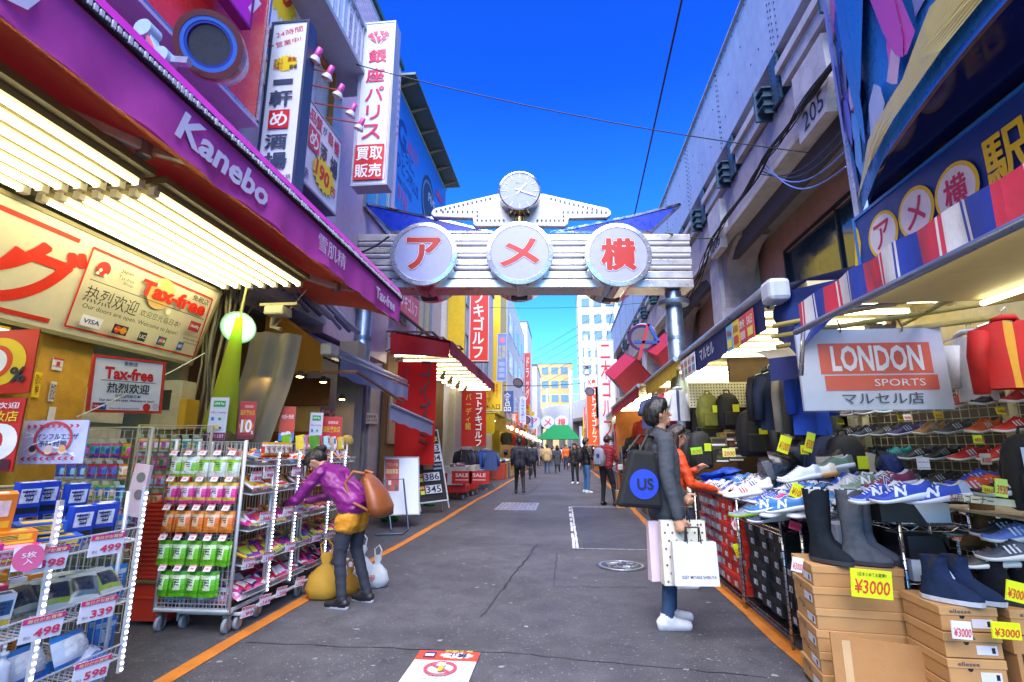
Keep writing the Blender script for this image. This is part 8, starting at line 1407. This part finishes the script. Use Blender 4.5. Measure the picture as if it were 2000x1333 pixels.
    if near:
        fc = []
        for sx in (-1, 1):
            m = MB(); c = Hd(sx*.034, .092, 1.597)*s; m.lathe([(.001, -.004), (.008, -.004), (.012, 0), (.008, .003), (.001, .004)], 10, c=c, ax='y'); part('eye', m, mat('#efeae6', .3), t); m = MB(); m.box(Hd(sx*.034, .0965, 1.597)*s, (.009, .004, .009)); part('pupil', m, BLACK, t)
            m = MB(); m.tube([Hd(sx*.02, .097, 1.615)*s, Hd(sx*.05, .09, 1.617)*s], .004, 5); part('eyebrow', m, mat(hair, .6), t)
        m = MB(); m.tube([Hd(-.02, .093, 1.545)*s, Hd(0, .099, 1.544)*s, Hd(.02, .093, 1.545)*s], .0055, 6); part('mouth', m, mat('#a05a50', .5), t)
    return t
# woman in purple bending to the snack rack
pw = person('woman in a purple padded jacket bending over the snack rack', (-1.93, 4.78, 0), R_(78), '#7c1470', '#2b2e3c', '#1c181a', '#1c1a20', 1.56, lean=46, head=22, hem=.84, vox=.0085, near=True, hairst='tied', sole='#c8c8d0', skirt=.66, topm=mat('#7c1470', .45, n=.15, sc=10, b=.5, bs=16), curl=.35, sm=3,
    armL=((-.27, .50, .98), (-.16, .70, .93)), armR=((.26, .42, 1.0), (.12, .66, .95)), legL=((-.11, .06, .5), (-.12, .0, .085)), legR=((.12, .03, .5), (.15, -.10, .085)))
t = thing('shoulder_bag', 'brown leather sack bag on the back of the woman in purple', 'bag', (-1.66, 4.72, .78), R_(78)); m = MB(); n = 14
def sring(z, rx, ry, cy): return [(rx*math.copysign(abs(math.cos(a))**.75, math.cos(a)), cy+ry*math.copysign(abs(math.sin(a))**.75, math.sin(a)), z) for a in [2*math.pi*i/n for i in range(n)]]
sec = [(-.02, .05, .03, -.02), (.0, .14, .07, -.02), (.08, .16, .085, 0), (.2, .14, .075, .05), (.3, .10, .05, .11), (.36, .05, .03, .16)]; vs_ = [q for s in sec for q in sring(*s)]; m.add(vs_, [(i*n+j, i*n+(j+1) % n, (i+1)*n+(j+1) % n, (i+1)*n+j) for i in range(len(sec)-1) for j in range(n)]+[tuple(range(n))[::-1], tuple(range(len(vs_)-n, len(vs_)))]); part('sack', m, mat('#8a4a24', .45, n=.2, sc=5, b=.2, bs=10), t, smooth=True)
for sx in (-1, 1): m = MB(); m.tube([(sx*.07, .14, .36), (sx*.1, .24, .38), (sx*.13, .30, .28), (sx*.14, .22, .12), (sx*.12, .03, .04)], .014, 8); part('strap', m, mat('#9a5a34', .5), t, smooth=True)
# plastic carrier bags by her feet
def carrier(label, p, c, s_, rz, txt=None, tc='#c8282c', group='carrier bags on the road'):
    t = thing('carrier_bag', label, 'bag', p, rz, group); m = MB(); n = 16
    def rg(z, r, w): return [(r*math.cos(a)*(1+.1*math.sin(a*5+z*20)), r*w*math.sin(a)*(1+.08*math.sin(a*4+z*13)), z) for a in [2*math.pi*i/n for i in range(n)]]
    sec = [(0, .11, .8), (.02, .15, .8), (.1, .17, .8), (.2, .14, .75), (.27, .07, .6), (.30, .035, .6), (.36, .06, .4), (.4, .04, .3)]; vs_ = [(x*s_, y*s_, z*s_) for q in sec for x, y, z in rg(*q)]
    m.add(vs_, [(i*n+j, i*n+(j+1) % n, (i+1)*n+(j+1) % n, (i+1)*n+j) for i in range(len(sec)-1) for j in range(n)]+[tuple(range(n))[::-1]]); part('sack', m, sheer(c, .3), t, smooth=True)
    m = MB(); m.tube([(-.04*s_, 0, .38*s_), (-.06*s_, .01, .47*s_), (.0, .02, .52*s_), (.05*s_, .01, .46*s_), (.04*s_, 0, .38*s_)], .008, 6); part('handle', m, sheer(c, .3), t)
    if txt: letter(t, txt, 0, 0, .12*s_, .1*s_, tc, 0, bold=.01).matrix_basis = Matrix(((1, 0, 0, 0), (0, 0, -1, -.148*s_), (0, 1, 0, .13*s_), (0, 0, 0, 1)))
carrier('yellow plastic carrier bag by the feet of the woman in purple', PZ(632, 1168, 0), '#d8a83c', 1.0, .3); carrier('small yellow carrier bag tucked behind her leg', PZ(682, 1160, 0), '#c8922c', .6, .9); carrier('white carrier bag with red print between her feet', PZ(694, 1152, 0)+V((0, .1, 0)), '#d4d8e4', 1.0, .2, '食品\n大津屋'); carrier('white carrier bag with red characters right of her feet', PZ(735, 1146, 0), '#d4dae0', .75, -.2, '大津屋')
# man with shopping bags
GRC = mat('#3d424b', .85, n=.1, b=.3, bs=60)
mp = person('man in a dark grey coat and jeans holding shopping bags', (.83, 4.52, 0), R_(-84), '#3d424b', '#2c4668', '#15120f', '#dcdce2', 1.76, lean=-2, head=-8, hem=.72, vox=.0085, near=True, sole='#b4b4bc', topm=GRC, curl=1.2, sm=3, wr=.45, bulk=1.02,
    armR=((.26, -.05, 1.1), (.30, .0, .83)), armL=((-.24, .05, 1.12), (-.2, .2, .95)), legL=((-.08, .03, .5), (-.08, .02, .085)), legR=((.09, .0, .5), (.10, -.06, .085)))
t = thing('tote_bag', 'black tote bag with blue round print on the man in grey', 'bag', (.60, 4.30, .92), R_(8)); m = MB(); m.prism([(-.2, 0), (.17, -.02), (.13, .42), (-.06, .44)], -.05, .05); m.v = [V((p.x, -p.z, p.y)) for p in m.v]; part('bag_body', m, mat('#15161a', .8, n=.15), t, bev=.03)
m = MB(); m.lathe([(.115, -.054), (.001, -.055)], 28, c=(.02, 0, .17), ax='y'); part('round_print', m, mat('#1c3fc8', .6), t); letter(t, 'US', 0, 0, .13, .09, '#15161a', 0, bold=.03).matrix_basis = Matrix(((1, 0, 0, .03), (0, 0, -1, -.0575), (0, 1, 0, .17), (0, 0, 0, 1)))
for sx in (-1, 1): m = MB(); m.tube([(-.04+.05*sx, .0, .42), (.06+.03*sx, .03, .55), (.18+.02*sx, .1, .53), (.1+.05*sx, .02, .40)], .011, 6); part('strap', m, mat('#2a2018', .7), t)
def paper_bag(label, loc, rz, w, d, h, c, txt=None, dots=None, hc='#2c2c30'):
    t = thing('paper_bag', label, 'paper bag', loc, rz, 'paper bags held by the man in grey'); m = MB(); m.add([(-w/2, -d/2, 0), (w/2, -d/2, 0), (w/2, d/2, 0), (-w/2, d/2, 0), (-w/2, -d*.3, h), (w/2, -d*.3, h), (w/2, d*.3, h), (-w/2, d*.3, h)], [(3, 2, 1, 0), (0, 1, 5, 4), (1, 2, 6, 5), (2, 3, 7, 6), (3, 0, 4, 7)]); part('paper', m, mat(c, .55, n=.05), t)
    for y in (-d*.28, d*.28): m = MB(); m.tube([(-w*.16, y, h-.01), (-w*.15, y*.5, h+.1), (w*.15, y*.5, h+.1), (w*.16, y, h-.01)], .006, 6); part('handle', m, mat(hc, .7), t, smooth=True)
    fx = Matrix(((1, 0, 0, 0), (0, 0, -1, -d*.44-.003), (0, .0, 0, h*.2), (0, 0, 0, 1)))
    if txt: letter(t, txt, 0, 0, w*.78, h*.075, '#1c1c20', 0, bold=.01).matrix_basis = Matrix(((1, 0, 0, w*.05), (0, .06, -1, -d*.46-.002), (0, 1, .06, h*.2), (0, 0, 0, 1)))
    if dots:
        dm = MB(); dm.lathe([(.0085, 0), (.001, 0)], 8, ax='y'); dme = dm.mesh('dot', mat('#8a2c24', .6))
        for i in range(6):
            for j in range(8):
                f = (j+.5)/8; link('dot', dme, t, TR((-w*.42+w*.168*i+(w*.08 if j % 2 else 0)*(1 if i < 5 else -.2), -(d/2+(d*.3-d/2)*f)-.0035, h*f)))
    return t
bx_, by_ = .93, 4.17
paper_bag('cream paper bag with small red dots held by the man in grey', (.90, 4.28, .36), R_(6), .34, .1, .46, '#d8d6c4', None, True); paper_bag('white paper bag with black lettering in front of the dotted one', (.95, 4.16, .385), R_(4), .32, .09, .30, '#dcdce8', 'ISSEY MIYAKE SHIBUYA'); paper_bag('pink and white carrier behind the dotted paper bag', (.80, 4.40, .36), R_(12), .3, .08, .44, '#dcc4d4')
# woman in orange beside him
p0 = PY(1332, 1120, 5.75)
person('woman in an orange down jacket reaching for shoes', (p0.x-.02, 5.75, 0), R_(-88), '#d2481a', '#a89aa8', '#2a1c18', '#dcdce2', 1.60, lean=4, hem=.80, vox=.012, near=True, hairst='long', sole='#e0e0e4', topm=mat('#d2481a', .5, n=.1, b=.6, bs=14), armR=((.24, .12, 1.08), (.14, .38, 1.02)), armL=((-.24, .08, 1.1), (-.12, .28, 1.22)), curl=.4)
# people up the street
def at(u, v): p = PZ(u, v, 0); return (p.x, p.y, 0)
def walk(s_=1., w=.11): return dict(legL=((-.1, .09+.07*s_, .5), (-.12, .2*s_, .09)), legR=((.1, .05-.02*s_, .5), (.13, -.26*s_, .14)))
PL = mat('#a01a30', .8).copy(); PL.name = 'plaid'; nt2 = PL.node_tree; ck_ = nt2.nodes.new('ShaderNodeTexChecker'); ck_.inputs['Scale'].default_value = 28; ck_.inputs['Color1'].default_value = (.42, .015, .03, 1); ck_.inputs['Color2'].default_value = (.03, .008, .012, 1)
tc2 = [n_ for n_ in nt2.nodes if n_.type == 'TEX_COORD'][0]; nt2.links.new(tc2.outputs['Object'], ck_.inputs['Vector']); nt2.links.new(ck_.outputs['Color'], nt2.nodes['Principled BSDF'].inputs['Base Color'])
person('man in a dark navy suit walking away up the street', at(1015, 966), R_(3), '#1c1f2e', '#15161c', '#131010', '#101014', 1.72, hem=.78, vox=.013, wr=.35, **walk(.9))
t = thing('briefcase', 'black bag held by the nearest suited man', 'bag', (-1.05, 16.9, .55)); m = MB(); m.box((0, 0, .15), (.12, .32, .26)); part('case', m, BLACK, t, bev=.03); m = MB(); m.tube([(0, -.06, .28), (0, -.05, .34), (0, .05, .34), (0, .06, .28)], .01, 6); part('handle', m, BLACK, t)
person('second suited man walking further ahead', at(1040, 937), R_(2), '#1e2230', '#17181e', '#17130f', '#101014', 1.70, hem=.78, vox=.016, wr=.35, **walk(-.8))
person('woman in a red plaid jacket standing among the stalls' if 0 else 'young man in a red plaid jacket looking down at goods', at(1186, 988), R_(-38), '#a01a30', '#1d1b22', '#17120f', '#121216', 1.72, lean=6, head=24, hem=.86, vox=.013, topm=PL, armR=((.26, .10, 1.1), (.12, .3, 1.08)), armL=((-.26, .1, 1.1), (-.1, .28, 1.05)), legR=((.13, .1, .5), (.2, .06, .085)))
b = PZ(1186, 988, 0); backpack('grey and purple backpack on the man in plaid', 0, 0, 0, '#8d94a6', .92, M=TR((b.x-.17, b.y-.16, 1.42), rz=R_(-38)), tagc='#4a2a90', group='worn backpacks')
person('man in a black puffer jacket and light jeans turned to the right', at(1146, 964), R_(-70), '#17171e', '#3c6a9a', '#15110f', '#cfcfd6', 1.72, hem=.84, vox=.013, topm=mat('#17171e', .45, n=.1, b=.6, bs=14), armR=((.27, .05, 1.12), (.2, .26, 1.0)), sole='#d8d8de')
b = PZ(1146, 964, 0); backpack('black backpack worn by the man in the puffer jacket', 0, 0, 0, '#17181e', .85, M=TR((b.x-.22, b.y-.02, 1.4), rz=R_(-70)), tagc='#17181e', group='worn backpacks')
person('woman in a black coat with a blue scarf facing the camera side', at(1124, 946), R_(160), '#17171a', '#16161c', '#241a14', '#d0d0d4', 1.62, hem=.76, vox=.015, hairst='long')
person('person in a beige hooded coat walking away', at(1069, 926), R_(0), '#b49a6c', '#2c466c', '#1a1512', '#2a2a30', 1.70, hem=.72, vox=.02, bulk=1.12, **walk(.6)); person('woman in a long dark grey coat walking away', at(1089, 925), R_(4), '#3c3e4c', '#1a1a1e', '#1c1512', '#17171a', 1.62, hem=.45, vox=.02, hairst='long', **walk(-.6)); person('man in a bright orange quilted jacket', at(1106, 918), R_(170), '#d2621c', '#202a4a', '#17130f', '#2a2a30', 1.72, vox=.022, bulk=1.1, **walk(.5))
rp_ = random.Random(8); tops = [('black', '#1a1a1e'), ('grey', '#6a6c74'), ('beige', '#b0a080'), ('blue', '#2c4a80'), ('white', '#c8c8cc'), ('maroon', '#6a2430'), ('olive', '#4c5034'), ('pink', '#c48a98'), ('brown', '#5c4230')]
spots = [(1030, 915), (1048, 912), (1058, 908), (1078, 908), (1097, 906), (1114, 914), (1132, 918), (1140, 908), (1152, 905), (1062, 900), (1085, 898), (1120, 902), (1040, 903), (1105, 898), (1072, 895), (1128, 897), (1092, 893), (1050, 896), (1158, 914), (1020, 921)]+[(1024+(i*37) % 138, 894+(i*11) % 17) for i in range(18)]
for i, (u, v) in enumerate(spots):
    nm, c = tops[i % 9]; p = at(u, v); person('distant passer-by in %s, about %d metres up the street, %s' % (nm, round(p[1]), 'left of centre' if p[0] < -.3 else ('right of centre' if p[0] > .6 else 'in the middle')), p, R_(rp_.choice([0, 180, 10, -20, 170])), c, rp_.choice(['#1c1c24', '#2c3c5c', '#4c4840']), rp_.choice(['#17130f', '#2c2018']), H=rp_.uniform(1.55, 1.76), hem=rp_.choice([.85, .7]), vox=.03, group='distant passers-by', hairst=rp_.choice(['short', 'long']), sm=1, **walk(rp_.uniform(-1, 1)))
# ================================================================ OVERHEAD WIRES, POLES, FAR STREET
def wire(label, a, b, sag, r=.012, c='#23262e', grp='overhead wires', n=24):
    a, b = V(a), V(b); m = MB(); m.tube([a.lerp(b, k/n)-V((0, 0, sag*4*(k/n)*(1-k/n))) for k in range(n+1)], r, 5); tag(part('overhead_wire', m, mat(c, .6), smooth=True), label, 'wire', grp)
wire('thin wire crossing the sky from the pawn shop sign to the viaduct', PX(690, 125, -3.2), PX(1590, 300, 3.85), .15, .009)
wire('taut black cable running up the street over the gate', PY(1336, -20, 5), PY(1160, 745, 44), .4, .014); wire('cable hanging across the street behind the gate discs', PX(940, 600, -3.4), PX(1330, 585, 3.9), .15, .012, '#2c6a4a'); wire('far cable crossing the street above the crowd', PX(950, 752, -3.4), PX(1180, 742, 3.), .2, .02)
wire('black cable looped from the gate beam end to the left awning', PY(760, 462, 8.6), PY(690, 497, 8.4), .06, .02); wire('yellow-green cable from the gate beam end to the viaduct', PY(1300, 455, 9.0), PX(1400, 465, 3.85), .05, .016, '#5a6a2a')
# white cord across the drugstore front
wire('white cord slung from the meter box corner over the left rack', PY(150, 815, 3.2), PY(400, 690, 4.6), .02, .005, '#c8c4b0', 'cords'); wire('pale cord tying the brown awning up', PY(535, 640, 5.2), PX(600, 565, -2.9), .0, .005, '#b8b4a8', 'cords')
def pole(label, x, y, h, arm=None, arm_z=(), r=.13, c='#c9c9c6'):
    t = thing('utility_pole', label, 'utility pole', (x, y, 0), group='poles along the railway'); m = MB(); m.tube([(0, 0, 0), (0, 0, h)], [r*1.2, r*.85], 12); part('shaft', m, mat(c, .7), t, smooth=True)
    for z in arm_z: m = MB(); m.beam((0, 0, z), (arm, 0, z), .12, .12); part('cross_arm', m, mat(c, .6), t)
    return t
p = PY(1150, 860, 40); t = pole('pale concrete utility pole behind the tall white sign', p.x, 40, PY(1150, 655, 40).z, 1.6, (9.1,), .18)
for z in (7.4, 7.9, 8.3): m = MB(); m.tube([(-.4, 0, z), (-.2, -.2, z-.3), (.2, -.2, z-.25), (.45, 0, z+.1)], .04, 6); part('cable_loop', m, mat('#6a6e78', .6), t)
m = MB(); m.box((0, -.2, 8.0), (.35, .3, .5)); part('junction_box', m, mat('#b8bcc4', .5), t, bev=.04)
for i, (u, v, y) in enumerate(((1113, 722, 62), (1068, 758, 88), (1030, 795, 105))):
    top = PY(u, v, y); t = pole('railway mast number %s rising above the far viaduct' % ('one', 'two', 'three')[i], top.x, y, top.z, 9-2*i, (top.z-1.2, top.z-3.0), .2, '#b9bcc0')
for i in range(7): wire('railway contact wires strung above the far viaduct', (9-i*.4, 40, 11.2+i*.5), (-12-i, 98, 9.6+i*.7), .6, .03, '#7a8698', 'railway wires')
# second gate far up the street
g = thing('far_gate', 'small round-sign gate far up the street', 'gate', (-1.6, 56, 0))
for x in (-2.2, 2.2): m = MB(); m.tube([(x, 0, 0), (x, 0, 4)], .12, 10); part('post', m, mat('#8a94a8', .4, .6), g)
m = MB(); m.b2((-2.4, -.15, 3.9), (2.4, .15, 4.7)); part('beam', m, mat('#a8b0c8', .4, .4), g)
for x, ch in ((-1.5, 'ア'), (0, 'メ'), (1.5, '横')): m = MB(); m.lathe([(.7, .0), (.7, -.4), (.001, -.41)], 24, c=(x, 0, 4.3), ax='y'); o = part('disc', m, mat('#c9d0e4', .4), g); letter(o, ch, 0, 0, .8, .8, '#d02c24', 0, bold=.02).matrix_basis = Matrix(((1, 0, 0, x), (0, 0, -1, -.42), (0, 1, 0, 4.3), (0, 0, 0, 1)))
# green tent in the distance
t = thing('green_tent', 'green canopy tent standing in the street among the crowd', 'tent', (-.4, 47, 0)); m = MB(); m.add([(-1.9, -1.5, 2.3), (1.9, -1.5, 2.3), (1.9, 1.5, 2.3), (-1.9, 1.5, 2.3), (-.5, 0, 3.6), (.9, 0, 3.6)], [(0, 1, 5, 4), (1, 2, 5), (2, 3, 4, 5), (3, 0, 4)]); part('canopy', m, sheer('#1c9a5a', .4), t)
for x in (-1.85, 1.85):
    for y in (-1.45, 1.45): m = MB(); m.tube([(x, y, 0), (x, y, 2.3)], .03, 6); part('leg', m, STEEL, t)
# far stalls, banners and parasols on both sides
rf = random.Random(17)
for i in range(22):
    y = 28+i*2.0; left = i % 2; x = (-2.9-.01*y) if left else 2.1+.01*y; c = rf.choice(['#c8282c', '#d8622a', '#d8b02c', '#d8d4cc', '#c84a6a', '#3a5aa0'])
    z0 = rf.uniform(2.2, 4.2); h = rf.uniform(.9, 2.2); pn = Panel('far_shop_sign', '%s shop sign on the far %s, about %d metres up the street' % ({'#c8282c': 'red', '#d8622a': 'orange', '#d8b02c': 'yellow', '#d8d4cc': 'white', '#c84a6a': 'pink', '#3a5aa0': 'blue'}[c], 'left' if left else 'right', round(y)), 'sign', (x-.35, y, z0), (x+.35, y, z0), (x-.35, y, z0+h), .15, c, '#c8c8cc', group='far shop signs'); pn.vt(rf.choice(['食品', '薬局', '特価', '海苔', '靴店', '時計']), [0, h*.42], [0, -h*.42], .45, '#f0e8e0' if c not in ('#d8d4cc', '#d8b02c') else '#b02c24', bold=.015)
    m = MB(); m.b2((-.7, -.8, 0), (.7, .8, 1.0)); o = part('stall_counter', m, mat(rf.choice(['#c86a2c', '#b83a2c', '#c8b08a', '#8a5a3a']), .7, n=.3, sc=4), M=TR((x+(-.3 if left else .5), y+.8, 0))); tag(o, 'far stall counter piled with goods on the %s side, about %d metres up' % ('left' if left else 'right', round(y)), 'counter', 'far stall counters')
    for k in range(4): put(bag_mesh(.5, .4, .18, *rf.sample(PAL, 3)), 'goods_bundle', 'bright goods heaped on the far %s stalls' % ('left' if left else 'right'), 'goods', 'goods on far stalls', TR((x+(-.3 if left else .5)+rf.uniform(-.5, .5), y+.3+.3*k, 1.12+rf.uniform(0, .3)), rz=rf.uniform(0, 3), rx=rf.uniform(0, .8)))
    if not left:
        t = thing('shop_awning', 'coloured awning over the far right stalls, about %d metres up' % round(y), 'awning', (x, y, 2.7), group='far right awnings'); m = MB(); m.grid(lambda u, v: V((-.6+1.8*v, 1.9*u, -.3+.5*v)), 6, 2); part('cloth', m, sheer(rf.choice(['#c8382c', '#d8782c', '#d8d0c0', '#c85a7a']), .35), t); m = MB(); m.tube([(0.4, .2, -.2), (.4, 1.7, -.2)], .04, 6); part('tube_lamp', m, TUBE(5.), t)
m = MB(); m.b2((4.0, 36.5, 0), (4.3, 44, 5)); o = part('infill_shop_wall', m, mat('#c8a88a', .8, n=.2)); tag(o, 'pale shop wall under the far viaduct on the right', 'wall')
for i in range(26):
    left = i % 2; y = 25+i*1.6; x = (-2.5-.004*y) if left else 1.9+.012*y; t = thing('stall_bulb', 'bare warm bulb over the far %s stalls, about %d metres up the street' % ('left' if left else 'right', round(y)), 'bulb', (x, y, 2.35), group='bulbs over the far stalls'); m = MB(); m.lathe([(.001, .0), (.08, .05), (.09, .11), (.04, .19), (.03, .22)], 10); part('glass', m, mat('#ffc878', .4, 0, 9., n=0), t, smooth=True); m = MB(); m.tube([(0, 0, .2), (0, 0, .6)], .02, 5); part('flex', m, BLACK, t)
    c = gc[rf.randrange(8)]; put(garment_mesh(c), 'jacket', '%s garment hung out over the far %s stalls' % (c_name(c), 'left' if left else 'right'), 'jacket', 'garments over the far stalls', TR((x+(-.35 if left else .4), y+.6, 2.3), rz=rf.uniform(-.6, .6)))
bpy.data.objects.remove(_fo); bpy.data.curves.remove(_fc)
